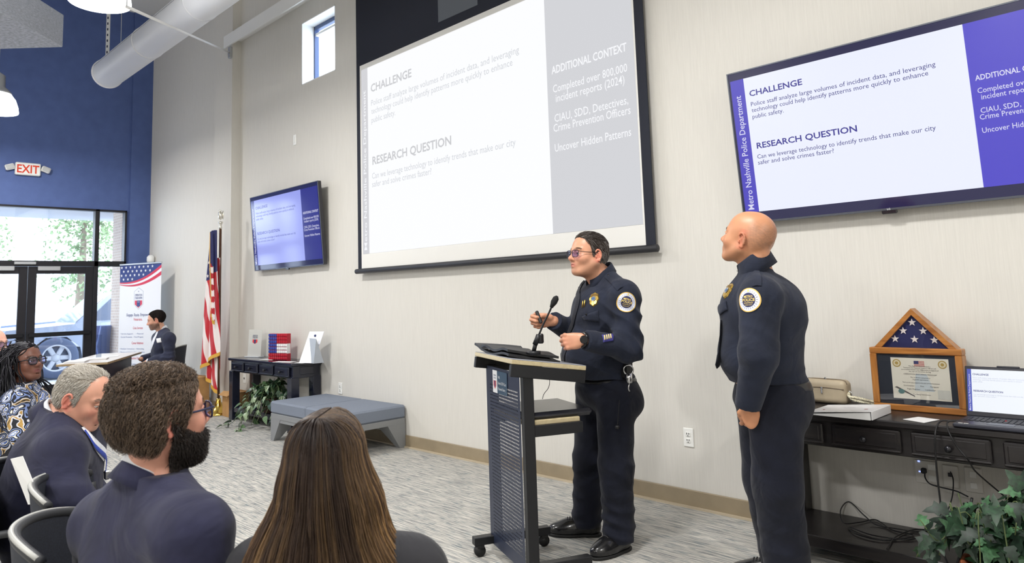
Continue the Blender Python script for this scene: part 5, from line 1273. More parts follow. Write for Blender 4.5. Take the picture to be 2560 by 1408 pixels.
def tangent(H, s, infl=(.106, .0845, .0955), ctr=(-.018, 0, .040)):
    """keeps a direction along the scalp"""
    c, R = H; r2 = np.array(infl) ** 2
    def f(P, d):
        L = (P - c) @ R / s - np.array(ctr); n = L / r2; n /= np.linalg.norm(n, axis=1, keepdims=True) + 1e-9; n = n @ R.T; return d - n * (d * n).sum(1, keepdims=True)
    return f
def HP(H, s): 
    c, R = H; return lambda x, y, z: c + R @ (np.array([x, y, z]) * s)
def scalp_roots(n, rs, keep, H, s, lift=1.0, infl=(.100, .079, .088), ctr=(-.018, 0, .040)):
    """random points on the skull ellipsoid for which keep(x, y, z) holds, with normals"""
    c, R = H; out = []; r = np.array(infl) * lift
    while sum(len(o) for o in out) < n:
        d = rs.normal(size=(n * 2, 3)); d /= np.linalg.norm(d, axis=1, keepdims=True); L = np.array(ctr) + d * r; out.append(L[keep(L[:, 0], L[:, 1], L[:, 2])])
    L = np.concatenate(out)[:n]; N = (L - np.array(ctr)) / r ** 2; N /= np.linalg.norm(N, axis=1, keepdims=True)
    return c + (L * s) @ R.T, N @ R.T, L
def skull_push(H, s, infl, ctr=(-.018, 0, .040)):
    c, R = H; r = np.array(infl)
    def f(P):
        L = (P - c) @ R / s - np.array(ctr); k = np.sqrt(((L / r) ** 2).sum(1)); m_ = k < 1; L[m_] /= k[m_, None]; return c + ((L + np.array(ctr)) * s) @ R.T
    return f
# ---------------------------------------------------------------- hands
def hand(F, w, d, n, s, side=1, curl=(70, 85, 55), spread=.0, thumb=(.5, .3), k=.006, sc=1.0, ext=0.0):
    """wrist w, d: along the palm to the knuckles, n: back of the hand, s: towards the thumb.  Sculpts palm, four fingers and thumb"""
    d, n, s = nrm(d), nrm(n), nrm(s); q = lambda a, b, c: w + (d * a + s * b + n * c) * sc
    F.el(q(.045, 0, -.002), np.array([.05, .039, .0155]) * sc, np.stack([d, s, n], 1), .012)
    for i, (off, ln, kn, r) in enumerate(((.030, 1.0, .088, .0092), (.010, 1.08, .092, .0094), (-.010, 1.0, .087, .0090), (-.029, .82, .078, .0080))):
        F.rc(q(.008, off * .55, 0), q(kn, off, .001), .012 * sc, .0105 * sc, .012)
        p = q(kn, off, .002); a = 0.0; F.rc(p, p, .0108 * sc, None, .006)
        for L, c_ in zip((.044, .027, .021), curl):
            a += math.radians(c_ if not hasattr(c_, '__len__') else c_[i]); dd = d * math.cos(a) - n * math.sin(a) + s * (off * spread)
            p2 = p + nrm(dd) * L * ln * sc; F.rc(p, p2, r * sc, r * .93 * sc, k); p = p2
    b0 = q(.012, .022, -.006); t1 = b0 + (d * .036 + s * (.026 * (1 - thumb[0])) - n * .022 * thumb[0]) * sc
    t2 = t1 + nrm(d * (1 - thumb[1]) - s * .9 * thumb[1] - n * .35) * .034 * sc; t3 = t2 + nrm(d * (1 - thumb[1] * 1.4) - s * 1.3 * thumb[1] - n * .25) * .027 * sc
    F.rc(b0, t1, .0135 * sc, .0115 * sc, .012); F.rc(t1, t2, .0108 * sc, .010 * sc, k); F.rc(t2, t3, .0098 * sc, .0082 * sc, k)
    return t3
# ---------------------------------------------------------------- glasses
def glasses(person, H, s, mat, lens_tint=(235, 235, 250), rim=.0022, lw=.025, lh=.019, temple=True):
    c, R = H; P = lambda x, y, z: c + R @ (np.array([x, y, z]) * s); mb = MB(); lens = []
    for y in (-1, 1):
        pts = []
        for t in np.linspace(0, 2 * PI, 29)[:-1]:
            ct, st_ = math.cos(t), math.sin(t); e = .55
            yy = y * .033 + lw * math.copysign(abs(ct) ** e, ct); zz = .001 + lh * math.copysign(abs(st_) ** e, st_); pts.append(P(.108 - abs(abs(yy) - .01) * .17, yy, zz))
        mb.tube(pts, rim * s, 6, closed=True); lens.append(pts)
        if temple: mb.tube(bez([P(.102, y * .060, .009), P(.096, y * .069, .010), P(.05, y * .077, .010), P(.0, y * .082, .012), P(-.02, y * .083, .004)], 5), [rim * s * 1.0] * 21, 6)
    mb.tube(bez([P(.107, -.010, .006), P(.110, 0, .010), P(.107, .010, .006)], 4), rim * s, 6)
    g = mb.build('glasses', mat, person)
    ml = MB()
    for pts in lens:
        cc = sum(pts) / len(pts); ml.add(pts + [cc], [(i, (i + 1) % len(pts), len(pts)) for i in range(len(pts))])
    ml.build('lens', glass_mat('lens_glass', lens_tint, .10), g); return g
# ---------------------------------------------------------------- patches that follow a surface
class Skin:
    def __init__(s, V, Q): s.t = BVHTree.FromPolygons([tuple(map(float, v)) for v in V], [tuple(map(int, q)) for q in Q])
    def see(s, px, py):
        d = Vector(ray(px, py)).normalized(); h = s.t.ray_cast(Vector(CAMP), d)
        if h[0] is not None: return np.array(h[0]), np.array(h[1])
        best = min((s.t.find_nearest(Vector(CAMP) + d * t) for t in np.linspace(1, 12, 400)), key=lambda q: q[3])
        return np.array(best[0]), np.array(best[1])
    def near(s, p):
        h = s.t.find_nearest(Vector([float(v) for v in p])); return np.array(h[0]), np.array(h[1])
def cling(mb_src, skin, n_dir, off=.002, reach=.06):
    """drop every vertex of a flat piece onto the surface along -n_dir; its height above the piece's plane is kept"""
    for i, v in enumerate(mb_src.v):
        p = Vector(v); h = skin.t.ray_cast(p + Vector(n_dir) * reach, -Vector(n_dir), reach * 2.5)
        if h[0] is not None: mb_src.v[i] = tuple(np.array(h[0]) + np.array(n_dir) * (off + mb_src.hh[i]))
    return mb_src
def disc(mb, c, r, M, mat, z, rings=4, n=36, r_in=0.0):
    vs = []; fs = []
    R_ = [r_in + (r - r_in) * i / rings for i in range(rings + 1)] if r_in > 0 else [r * (i + 1) / rings for i in range(rings)]
    for rr in R_:
        for q in range(n): vs.append((c[0] + rr * math.cos(2 * PI * q / n), c[1] + rr * math.sin(2 * PI * q / n), z))
    for i in range(len(R_) - 1):
        for q in range(n): fs.append((i * n + q, (i + 1) * n + q, (i + 1) * n + (q + 1) % n, i * n + (q + 1) % n))
    if r_in <= 0: fs.append(tuple(range(n)))
    mb.add(vs, fs, mat, True, M)
class PB(MB):
    """MB that remembers each vertex's height above its own plane, for cling()"""
    def __init__(s): super().__init__(); s.hh = []
    def add(s, vs, fs, mat=0, smooth=False, M=None):
        s.hh += [float(v[2]) if len(v) > 2 else 0.0 for v in vs]; return super().add(vs, fs, mat, smooth, M)
_f = Field((-.16, -.09, -.02), (.16, .09, .16), .004); _f.bx((0, 0, .066), (.118, .046, .066), None, .03, .01); _v, _q = _f.mesh(); raw_mesh('bag_body', _v, _q, M_BAG, HANDBAG)
# ================================================================ people
M_SKIN = attr_mat('skin', .42, .45, sss=.08, bump=.06, bscale=700)
def cloth(name, col, rough=.85, var=.12, weave=700, sheen=.08):
    return pm(name, col, rough, var=var, scale=9, bump=.12, bscale=weave, spec=.25, sheen=sheen, wrinkle=.4)
M_UNI = cloth('uniform_navy', (31, 36, 51)); M_UNIT = cloth('uniform_trousers', (22, 25, 38)); M_SUIT = cloth('suit_navy', (37, 38, 60)); M_SUIT2 = cloth('suit_midnight', (34, 35, 56))
M_BLAZ = cloth('blazer_charcoal', (44, 44, 48)); M_SHIRT = cloth('white_shirt', (226, 228, 234), .8, .03); M_TIE = cloth('tie_black', (26, 28, 38), .6)
M_SHOE = pm('black_shoe_leather', (24, 24, 26), .25, coat=.4); M_SOLE = pm('shoe_sole', (20, 20, 20), .7); M_BELT = pm('black_belt', (18, 18, 20), .35); M_SILV = pm('silver_metal', (206, 206, 208), .2, metal=1); M_BADGE = pm('badge_gold', (214, 178, 92), .25, metal=.9); M_GFR = pm('glasses_black', (22, 22, 28), .25)

def torso(F, c, g, k=.05):
    f, l = c['f'], c['l']; R = np.stack([f, l, UP], 1); Rt = c.get('Rt', R)
    for key in ('pelvis', 'belly', 'chest'):
        p, r = c[key]; F.el(p, np.array(r) + g, Rt if key != 'pelvis' else R, k)
    for s in (0, 1):
        F.rc(c['neck'] * .6 + c['sh'][s] * .4 - np.array([0, 0, .03]), c['sh'][s], .062 + g, .058 + g, k)
        F.rc(c['neck'] + np.array([0, 0, .02]), c['sh'][s] * .75 + c['neck'] * .25 + np.array([0, 0, -.005]), .048 + g, .05 + g, .04)
        F.rc(c['chest'][0] * .5 + c['sh'][s] * .5, c['sh'][s], .085 + g, .06 + g, k)
def limb(F, pts, rs, k=.02):
    for i in range(len(pts) - 1): F.rc(pts[i], pts[i + 1], rs[i], rs[i + 1], k)
def bounds(c, extra=.14):
    P = [c['H'][0], c['neck'], *c['sh'], *c['el'], *c['wr'], c['chest'][0], c['belly'][0], c['pelvis'][0], *c.get('hip', []), *c.get('knee', []), *c.get('ankle', []), *c.get('toe', [])]
    P = np.array(P); return P.min(0) - extra - .03, P.max(0) + extra + .03
def build_person(c):
    root = thing('person', c['label'], 'person', c['root'], 0)
    loc = -np.array(c['root'], float); s = c.get('hs', 1.0); H = c['H']; f, l = c['f'], c['l']
    def put(o): o.location = [float(v) for v in loc]; return o
    c['put'] = put; c['rootobj'] = root
    fine = [(H[0] + H[1] @ np.array([.01, 0, -.005]) * s, np.array([.125, .125, .15]) * s, c.get('hres', .003))]
    for h in c.get('hands', []):
        if h: fine.append((np.array(h['w']) + nrm(h['d']) * .06, np.array([.1, .1, .1]), .003))
    lo, hi = bounds(c); F = Field(lo, hi, .012, fine)
    torso(F, c, -.008); ar = c.get('arm_r', (.05, .043, .03))
    F.rc(H[0] + H[1] @ np.array([-.022, 0, -.06]) * s, c['neck'] + np.array([0, 0, -.02]), c.get('neck_r', .058) , c.get('neck_r', .058) + .008, .03)
    for i in (0, 1): limb(F, [c['sh'][i], c['el'][i], c['wr'][i]], ar)
    if 'hip' in c:
        for i in (0, 1):
            limb(F, [c['hip'][i], c['knee'][i], c['ankle'][i]], (.085, .055, .038), .03)
            F.rc(c['ankle'][i], c['ankle'][i] * .45 + c['toe'][i] * .55 + np.array([0, 0, .0]), .035, .02, .02)
    head_field(F, H, s, c.get('nose', 1), c.get('jaw', 1), c.get('full', 0), c.get('ears', True))
    for fn in c.get('sculpt', []): fn(F)
    for h in c.get('hands', []):
        if h: hand(F, np.array(h['w']), h['d'], h['n'], h['s'], curl=h.get('curl', (70, 85, 55)), thumb=h.get('thumb', (.5, .3)), sc=h.get('sc', 1.0))
    V, Q = largest(*F.mesh()); V = relax(V, Q, 1, .4)
    col = head_tint(V, H, c['skin'], s, c.get('lip'), c.get('blush'), c.get('stubble'), c.get('under'))
    for h in c.get('hands', []):
        if h:
            for q in (h['w'],):
                d_ = np.linalg.norm(V - (np.array(q) + nrm(h['d']) * .1), axis=1); w = np.exp(-(d_ / .04) ** 2)[:, None] * .35; col = col * (1 - w) + np.array(lin(c.get('blush', c['skin']))[:3]) * w
    if 'tint_fn' in c: col = c['tint_fn'](V, col)
    put(raw_mesh('body', V, Q, M_SKIN, root, tint=col)); c['VQ'] = (V, Q); c['VN'] = vnormals(V, Q)
    for y in (1, -1): put(eye_mesh('eye', H[0], H[1], y, s, c.get('iris', (84, 60, 44)), root, None, c.get('look', (1, 0, 0))))
    # eyebrows
    rs = np.random.RandomState(4); LV_ = (V - H[0]) @ H[1] / s; yb = np.abs(LV_[:, 1]); zc = .0265 + .004 * np.sin((yb - .014) / .036 * PI)
    m_ = (LV_[:, 0] > .055) & (yb > .012) & (yb < .052) & (np.abs(LV_[:, 2] - zc) < .0042)
    if m_.sum() > 10 and c.get('brow'):
        idx = rs.choice(np.where(m_)[0], c.get('brow_n', 200)); N_ = c['VN'][idx]; sg = np.sign(LV_[idx, 1])[:, None]
        d0 = (H[1][:, 1][None] * sg * .9 - H[1][:, 0][None] * .45 + H[1][:, 2][None] * .12 + rs.normal(size=(len(idx), 3)) * .10)
        put(strands('eyebrows', V[idx], lambda P, k, i: d0 + N_ * .05, 3, .0026 * s, .00045, lambda p, t, i: np.tile(np.array(lin(c['brow'])[:3]), (len(i), len(t), 1)), root, M_HAIR, rs))
    # trousers
    if 'hip' in c and c.get('trousers'):
        lo2 = np.min([*c['hip'], *c['knee'], *c['ankle'], c['pelvis'][0] - .25], 0) - .16; hi2 = np.max([*c['hip'], *c['knee'], *c['ankle'], c['pelvis'][0] + [.25, .25, .16]], 0) + .16
        F = Field(lo2, hi2, .009); R = np.stack([f, l, UP], 1); p, r = c['pelvis']; F.el(p, np.array(r) + .006, R, .04)
        if 'seat' in c: F.el(c['seat'][0], c['seat'][1], R, .05)
        tr = c.get('leg_r', (.105, .088, .082))
        for i in (0, 1): limb(F, [c['hip'][i], c['knee'][i], c['ankle'][i]], tr, .035)
        for fn in c.get('trouser_sculpt', []): fn(F)
        F.plane(c['waist'], c.get('waist_n', UP))
        for i in (0, 1):
            if c.get('standing'): 
                pass
        if c.get('standing'): F.plane((0, 0, c.get('hem', .045)), (0, 0, -1))
        V2, Q2 = largest(*F.mesh()); N2 = vnormals(V2, Q2); V2 = V2 + N2 * (.003 * wob(V2, 16, 2))[:, None]; V2 = crease(V2, N2, c.get('tfolds', []), 5)
        put(raw_mesh('trousers', V2, Q2, c['trousers'], root)); c['TR'] = Skin(V2, Q2)
    # shoes
    if c.get('shoes'):
        for i in (0, 1):
            a, t = np.array(c['heel'][i]), np.array(c['toe'][i]); d = nrm((t - a) * [1, 1, 0]); sd = np.cross(UP, d); L = float(np.linalg.norm((t - a)[:2])); Rs = np.stack([d, sd, UP], 1)
            F = Field(np.minimum(a, t) - .14, np.maximum(a, t) + .2, .0055)
            F.el(a + d * .05 + UP * .055, (.06, .042, .06), Rs, .02); F.el(a + d * (L - .085) + UP * .036, (.10, .054, .048), Rs, .03); F.el(a + d * (L * .5) + UP * .05, (.09, .044, .055), Rs, .03); F.rc(a + d * .055 + UP * .06, a + d * .05 + UP * .12, .042, .042, .03)
            F.plane((0, 0, .016), (0, 0, -1)); F.plane((0, 0, .14), (0, 0, 1)); V3, Q3 = largest(*F.mesh())
            so = put(raw_mesh('shoe', V3, Q3, M_SHOE, root)); sk = Skin(V3, Q3)
            F = Field(np.minimum(a, t) - .14, np.maximum(a, t) + [.14, .14, .1], .006)
            F.el(a + d * .05 + UP * .01, (.062, .043, .06), Rs, .02); F.el(a + d * (L - .085) + UP * .01, (.104, .055, .06), Rs, .03); F.el(a + d * (L * .5) + UP * .01, (.09, .043, .055), Rs, .03)
            F.plane((0, 0, .0005), (0, 0, -1), .001); F.plane((0, 0, .017), (0, 0, 1), .001); V3, Q3 = largest(*F.mesh()); so2 = raw_mesh('sole', V3, Q3, M_SOLE, so)
            mb = MB()
            for q in range(4):
                row = []
                for w_ in (-.022, -.011, 0, .011, .022):
                    h_ = sk.t.ray_cast(Vector([float(v) for v in a + d * (L * (.50 + .05 * q)) + sd * w_ + UP * .3]), Vector((0, 0, -1)))
                    if h_[0] is not None: row.append(np.array(h_[0]) + UP * .002)
                if len(row) > 2: mb.tube(row, .003, 6)
            mb.build('laces', pm('laces_dark', (40, 38, 40), .5), so)
    # upper garment
    tp = c['top']; Ps = [*c['sh'], *c['el'], *c['wr'], c['neck'], c['belly'][0], c['chest'][0]]
    lo3 = np.min(Ps, 0) - .3; hi3 = np.max(Ps, 0) + .3; lo3[2] = min(tp['hem'] - .04, min(q[2] for q in c['wr']) - .1); hi3[2] = c['neck'][2] + .16
    F = Field(lo3, hi3, tp.get('res', .008)); g = tp.get('g', .012); torso(F, c, g, .055); sr = tp.get('sleeve', (.074, .062, .05))
    F.plane((0, 0, tp['hem']), tp.get('hem_n', (0, 0, -1)))
    for i in (0, 1):
        a, e, w = c['sh'][i], c['el'][i], c['wr'][i]; w2 = e + (w - e) * tp.get('cuff', .97)
        limb(F, [a, e, w2], sr, .035)
    for fn in tp.get('sculpt', []): fn(F)
    for i in (0, 1):
        e, w = c['el'][i], c['wr'][i]; dv = nrm(w - e); w2 = e + (w - e) * tp.get('cuff', .97)
        # square off the sleeve end
        sl = F.sub(w2 - .11, w2 + .11); X, Y, Z = F.grid(sl); q = (X - w2[0]) * dv[0] + (Y - w2[1]) * dv[1] + (Z - w2[2]) * dv[2]; far = np.sqrt((X - w2[0]) ** 2 + (Y - w2[1]) ** 2 + (Z - w2[2]) ** 2)
        F.d[sl] = np.where(far < sr[2] + .045, np.maximum(F.d[sl], q.astype(np.float32)), F.d[sl])
    nn_ = nrm(tp.get('neck_n', UP)); pk_ = c['neck'] + UP * tp.get('neck_up', .035); X, Y, Z = F.grid((slice(None),) * 3)
    reg = np.maximum(-((X - pk_[0]) * nn_[0] + (Y - pk_[1]) * nn_[1] + (Z - pk_[2]) * nn_[2]), np.sqrt((X - pk_[0]) ** 2 + (Y - pk_[1]) ** 2) - tp.get('neck_hole', .115)); F.d = np.maximum(F.d, -reg.astype(np.float32))
    for (p_, n_) in tp.get('cuts', []): F.plane(p_, n_)
    V4, Q4 = largest(*F.mesh()); N4 = vnormals(V4, Q4); V4 = V4 + N4 * (tp.get('wob', .003) * wob(V4, 15, 8))[:, None]; V4 = crease(V4, N4, tp.get('folds', []), 9)
    to = put(raw_mesh(tp['name'], V4, Q4, tp['mat'], root, tint=tp['tint'](V4) if 'tint' in tp else None)); c['topobj'] = to; c['SK'] = Skin(V4, Q4); c['V4'] = V4
    return c
def world_child(mb, name, mats, c, parent=None):
    """part given in world coordinates, under the person or one of its garments"""
    o = mb.build(name, mats, parent or c['rootobj'])
    if parent is None: c['put'](o)
    return o
def collar(c, name, ctr, R, r, hb, hf, mat, flap=.05, open_=.35, tip=.03, th=.004, flare=.014, ex=1.08):
    mb = MB(); N = 40; rows = []
    for i in range(N + 1):
        a = open_ + (2 * PI - 2 * open_) * i / N; zt = hf + (hb - hf) * (1 - math.cos(a)) / 2; d = min(a, 2 * PI - a); fl = flap + tip * math.exp(-((d - open_) / .35) ** 2); row = []
        for (dr, dz) in ((0, -.03), (.0, 0), (.004, .004), (.009, 0), (.012 + flare * .5, -fl * .5), (.014 + flare, -fl), (.010 + flare, -fl), (.008, -fl * .5), (.004, -.006)):
            row.append(ctr + R @ np.array([(r + dr) * math.cos(a) * ex, (r + dr) * math.sin(a), zt + dz]))
        rows.append(row)
    M = len(rows[0]); vs = [p for rw in rows for p in rw]
    fs = [(i * M + j, (i + 1) * M + j, (i + 1) * M + (j + 1) % M, i * M + (j + 1) % M) for i in range(N) for j in range(M)]
    mb.add(vs, fs, 0, True); return world_child(mb, name, mat, c)
def hair_cap(c, name, infl, hl, mat_col, noise=.0, step=.004, ctr=(-.018, 0, .040), extra=None):
    H, s = c['H'], c.get('hs', 1.0); F = Field((-.17, -.13, -.16), (.14, .13, .17), step); F.el(ctr, np.array(infl) - .0035, None, .005); head_field(F, (np.zeros(3), np.eye(3)), 1.0, .5, c.get('jaw', 1), c.get('full', 0), False, False); F.d -= .0014
    if extra: extra(F)
    X, Y, Z = F.grid((slice(None),) * 3); F.d = np.maximum(F.d, np.broadcast_to(hl(X, np.abs(Y), Z), F.d.shape).astype(np.float32))
    V, Q = F.mesh(); V = V + noise * vnormals(V, Q) * wob(V, 60, 3)[:, None]; W = H[0] + (V * s) @ H[1].T
    col = np.tile(np.array(lin(mat_col)[:3]), (len(W), 1)) * (1 + .25 * wob(V, 90, 6))[:, None]
    c['CAP'] = (W, vnormals(W, Q), Skin(W, Q), V)
    return c['put'](raw_mesh(name, W, Q, M_CAP, c['rootobj'], tint=np.clip(col, 0, 1)))
def cap_roots(c, n, rs, keep=None):
    """hair roots on the cap: points, normals, head-local coordinates"""
    W, N, sk, L = c['CAP']; i = np.where(keep(L[:, 0], L[:, 1], L[:, 2]))[0] if keep is not None else np.arange(len(W)); i = rs.choice(i, n); return W[i] + rs.normal(size=(n, 3)) * .0012, N[i], L[i]
def cap_push(c, lift):
    sk = c['CAP'][2]
    def f(P):
        for k in range(len(P)):
            h = sk.t.find_nearest(Vector(P[k].tolist()), .03)
            if h[0] is not None:
                n = np.array(h[1]); q = np.array(h[0]); s_ = (P[k] - q) @ n; l_ = lift if np.isscalar(lift) else lift[k]
                if s_ < l_: P[k] = P[k] + n * (l_ - s_)
        return P
    return f
def seat_pose(c, root, f, l, zs=.46, lean=0.0, spread=.11, thigh=.42):
    """hips, knees and feet of somebody sitting upright at root, facing f"""
    r = np.array([root[0], root[1], 0.0]); c['pelvis'] = (r + UP * (zs + .10), (.12, .17, .11)); 
    c['hip'] = [r + l * s * .09 + UP * (zs + .075) for s in (1, -1)]; c['knee'] = [r + f * thigh + l * s * spread + UP * (zs + .04) for s in (1, -1)]
    c['ankle'] = [r + f * (thigh + .02) + l * s * (spread + .01) + UP * .09 for s in (1, -1)]; c['heel'] = [r + f * (thigh - .04) + l * s * (spread + .01) for s in (1, -1)]; c['toe'] = [r + f * (thigh + .22) + l * s * (spread + .03) for s in (1, -1)]
    c['waist'] = r + UP * (zs + .22); c['leg_r'] = (.095, .075, .06)

# ---------------------------------------------------------------- officer at the lectern
def headR(az, pitch=0.0, roll=0.0):
    f = heading(az); f = nrm(f * math.cos(math.radians(pitch)) + UP * math.sin(math.radians(pitch))); u = UP
    R = frame3(f, u); a = math.radians(roll); Rr = np.array([[1, 0, 0], [0, math.cos(a), -math.sin(a)], [0, math.sin(a), math.cos(a)]]); return R @ Rr
def ear_to_center(p, R, s, side): return np.array(p) - R @ (np.array([-.012, side * .081, -.002]) * s)

def patch_round(c, px, py, r, parent, nm='shoulder_patch', up=None, lean=0.0):
    """embroidered shoulder patch with its lettering, laid on the sleeve"""
    p, n = c['SK'].see(px, py); x = nrm(np.cross(UP, n)); y = np.cross(n, x); a = lean; x, y = x * math.cos(a) + y * math.sin(a), y * math.cos(a) - x * math.sin(a)
    M = basis(x, y, n, p); pb = PB(); 
    disc(pb, (0, 0), r, M, 0, .0000, 6, 48); disc(pb, (0, 0), r * .92, M, 1, .0006, 5, 48); disc(pb, (0, 0), r * .60, M, 2, .0012, 4, 40); disc(pb, (0, 0), r, M, 0, .0016, 2, 48, r * .92)
    def tx(s, yy, w, h, mat):
        vs, fs = text_geo(s, .02, 'CENTER'); xs = [v[0] for v in vs]; k = w / (max(xs) - min(xs)); pb.add([(v[0] * k, yy + v[1] * h / .7, .002) for v in vs], fs, mat, False, M)
    tx('METRO', r * .18, r * .78, r * .19, 3); tx('POLICE', -.12 * r, r * 1.12, r * .24, 3); tx('NASHVILLE', -.30 * r, r * .80, r * .10, 3); tx('DAVIDSON COUNTY', -.46 * r, r * .66, r * .08, 3)
    for q in range(24):
        t = 2 * PI * q / 24
        if abs(t - PI / 2) < .2: continue
        ct, st_ = math.cos(t), math.sin(t); a0, a1, w = r * .68, r * .84, r * .022
        pb.add([(a0 * ct - w * st_, a0 * st_ + w * ct, .0018), (a0 * ct + w * st_, a0 * st_ - w * ct, .0018), (a1 * ct, a1 * st_, .0018)], [(0, 1, 2)], 2, False, M)
    pb.add([(-.05 * r, .66 * r, .002), (.05 * r, .66 * r, .002), (.09 * r, .76 * r, .002), (0, .9 * r, .002), (-.09 * r, .76 * r, .002)], [(0, 1, 2, 3, 4)], 3, False, M)
    cling(pb, c['SK'], n, .002); return pb.build(nm, [pm('patch_gold', (222, 184, 98), .6), pm('patch_white', (220, 224, 240), .6), pm('patch_navy', (36, 38, 84), .6), pm('patch_letter', (226, 200, 110), .6)], parent)
def badge(c, px, py, s, parent, nm='badge'):
    p, n = c['SK'].see(px, py); x = nrm(np.cross(UP, n)); y = np.cross(n, x); M = basis(x, y, n, p); pb = PB()
    out = []
    for q in range(40):
        t = 2 * PI * q / 40; rr = s * (1 + .06 * math.cos(8 * t)); out.append((rr * .72 * math.cos(t), rr * 1.0 * math.sin(t), .0))
    k = len(out); pb.add([(a, b, 0) for a, b, _ in out] + [(a * .9, b * .9, .006) for a, b, _ in out] + [(0, 0, .008)], [(i, (i + 1) % k, k + (i + 1) % k, k + i) for i in range(k)] + [(k + i, k + (i + 1) % k, 2 * k) for i in range(k)], 0, False, M)
    disc(pb, (0, -.05 * s), s * .36, M, 1, .0088, 2, 24); disc(pb, (0, -.05 * s), s * .22, M, 2, .0096, 2, 20)
    for yy, w in ((.62 * s, .5 * s), (.44 * s, .6 * s)): pb.add([(-w, yy - .05 * s, .009), (w, yy - .05 * s, .009), (w, yy + .05 * s, .009), (-w, yy + .05 * s, .009)], [(0, 1, 2, 3)], 3, False, M)
    cling(pb, c['SK'], n, .001); return pb.build(nm, [M_BADGE, M_SILV, pm('badge_blue', (70, 100, 140), .3), pm('badge_dark', (120, 92, 40), .4)], parent)
def strip(c, pts, w, mat, nm, parent, off=.004, thick=.004, ends=None):
    """a band of cloth lying on the garment through the given photo positions"""
    P = []
    for q in pts:
        p, n = c['SK'].see(*q)
        if p is not None: P.append((p, n))
    if len(P) < 2: return None
    cs = bez([p for p, _ in P], 5); mb = MB(); vs = []; fs = []
    for i, p in enumerate(cs):
        t = nrm(cs[min(i + 1, len(cs) - 1)] - cs[max(i - 1, 0)]); q, n = c['SK'].near(p); sd = nrm(np.cross(t, n)); ww = w if not callable(w) else w(i / (len(cs) - 1))
        for (a, b) in ((-1, off), (0, off + thick), (1, off)): 
            z, nz = c['SK'].near(p + sd * a * ww); vs.append(z + n * b)
    for i in range(len(cs) - 1):
        for j in range(2): fs.append((i * 3 + j, i * 3 + 3 + j, i * 3 + 4 + j, i * 3 + 1 + j))
    mb.add(vs, fs, 0, True); return mb.build(nm, mat, parent)
def flat_patch(c, quad_px, mat, nm, parent, off=.003, nu=6, nv=4, extra=None):
    """four photo corners on the garment, filled by a clinging sheet"""
    P = [c['SK'].see(*q)[0] for q in quad_px]
    if any(p is None for p in P): return None
    n = nrm(np.cross(P[1] - P[0], P[3] - P[0])); n = n if n @ (CAMP - P[0]) > 0 else -n; pb = PB(); g = []
    for i in range(nu + 1):
        for j in range(nv + 1):
            a, b = i / nu, j / nv; g.append((P[0] * (1 - a) + P[1] * a) * (1 - b) + (P[3] * (1 - a) + P[2] * a) * b)
    for lay in (0, 1):
        pb.v += [tuple(p) for p in g]; pb.hh += [lay * .003] * len(g)
    k = len(g); ix = lambda i, j: i * (nv + 1) + j
    for i in range(nu):
        for j in range(nv): pb.f.append((k + ix(i, j), k + ix(i + 1, j), k + ix(i + 1, j + 1), k + ix(i, j + 1))); pb.mi.append(0); pb.sm.append(True)
    ring = [ix(i, 0) for i in range(nu + 1)] + [ix(nu, j) for j in range(1, nv + 1)] + [ix(i, nv) for i in range(nu - 1, -1, -1)] + [ix(0, j) for j in range(nv - 1, 0, -1)]
    for q in range(len(ring)): a, b = ring[q], ring[(q + 1) % len(ring)]; pb.f.append((a, b, k + b, k + a)); pb.mi.append(0); pb.sm.append(False)
    if extra: extra(pb, P, n)
    cling(pb, c['SK'], n, off); return pb.build(nm, mat, parent)
# ---- officer 1
c = {}; T0 = 4.13
f = heading(-112); l = np.cross(UP, f); c['f'], c['l'] = f, l
R = headR(-116, 5, 0); s = 1.03; c['hs'] = s; c['H'] = (ear_to_center(AT(1495, 638, T0 - .085), R, s, 1), R); c['hres'] = .0022
c['label'] = 'officer with glasses and dark hair speaking at the lectern, in navy police uniform'
c['skin'] = (204, 148, 118); c['lip'] = (188, 112, 100); c['blush'] = (214, 128, 106); c['stubble'] = ((150, 118, 98), .25); c['brow'] = (56, 44, 38); c['iris'] = (80, 66, 50); c['full'] = .006; c['jaw'] = 1.1; c['nose'] = 1.22
c['sculpt'] = [lambda F, H=c['H'], s=s: F.el(H[0] + H[1] @ np.array([.02, 0, -.088]) * s, np.array([.05, .052, .026]) * s, H[1], .03)]
c['neck'] = AT(1510, 700, T0 + .01); c['neck_r'] = .066
c['chest'] = (AT(1506, 790, T0), (.158, .205, .19)); c['belly'] = (AT(1493, 884, T0), (.185, .205, .165)); c['pelvis'] = (AT(1515, 968, T0 + .02), (.165, .19, .13))
c['sh'] = [AT(1560, 742, 3.96), AT(1485, 735, 4.31)]; c['el'] = [AT(1572, 872, 3.88), AT(1465, 850, 4.42)]; c['wr'] = [AT(1463, 851, 3.78), AT(1384, 803, 4.13)]
c['hip'] = [AT(1537, 985, 4.05), AT(1487, 985, 4.23)]; c['knee'] = [AT(1540, 1168, 4.00), AT(1474, 1150, 4.24)]
c['heel'] = [FL(1572, 1372), FL(1500, 1340)]; c['toe'] = [FL(1484, 1400), FL(1378, 1338)]
c['ankle'] = [c['heel'][0] + nrm(c['toe'][0] - c['heel'][0]) * .07 + UP * .10, c['heel'][1] + nrm(c['toe'][1] - c['heel'][1]) * .07 + UP * .10]
c['root'] = (*((c['heel'][0] + c['heel'][1]) / 2)[:2], 0); c['standing'] = True; c['hem'] = .052
c['waist'] = AT(1515, 938, T0); c['trousers'] = M_UNIT; c['shoes'] = True; c['leg_r'] = (.112, .094, .088); c['seat'] = (AT(1545, 1000, T0 + .02), (.13, .18, .13))
CR, CL = RGT, -RGT
tilt = nrm(-RGT * 1.0 + FWD * .06)
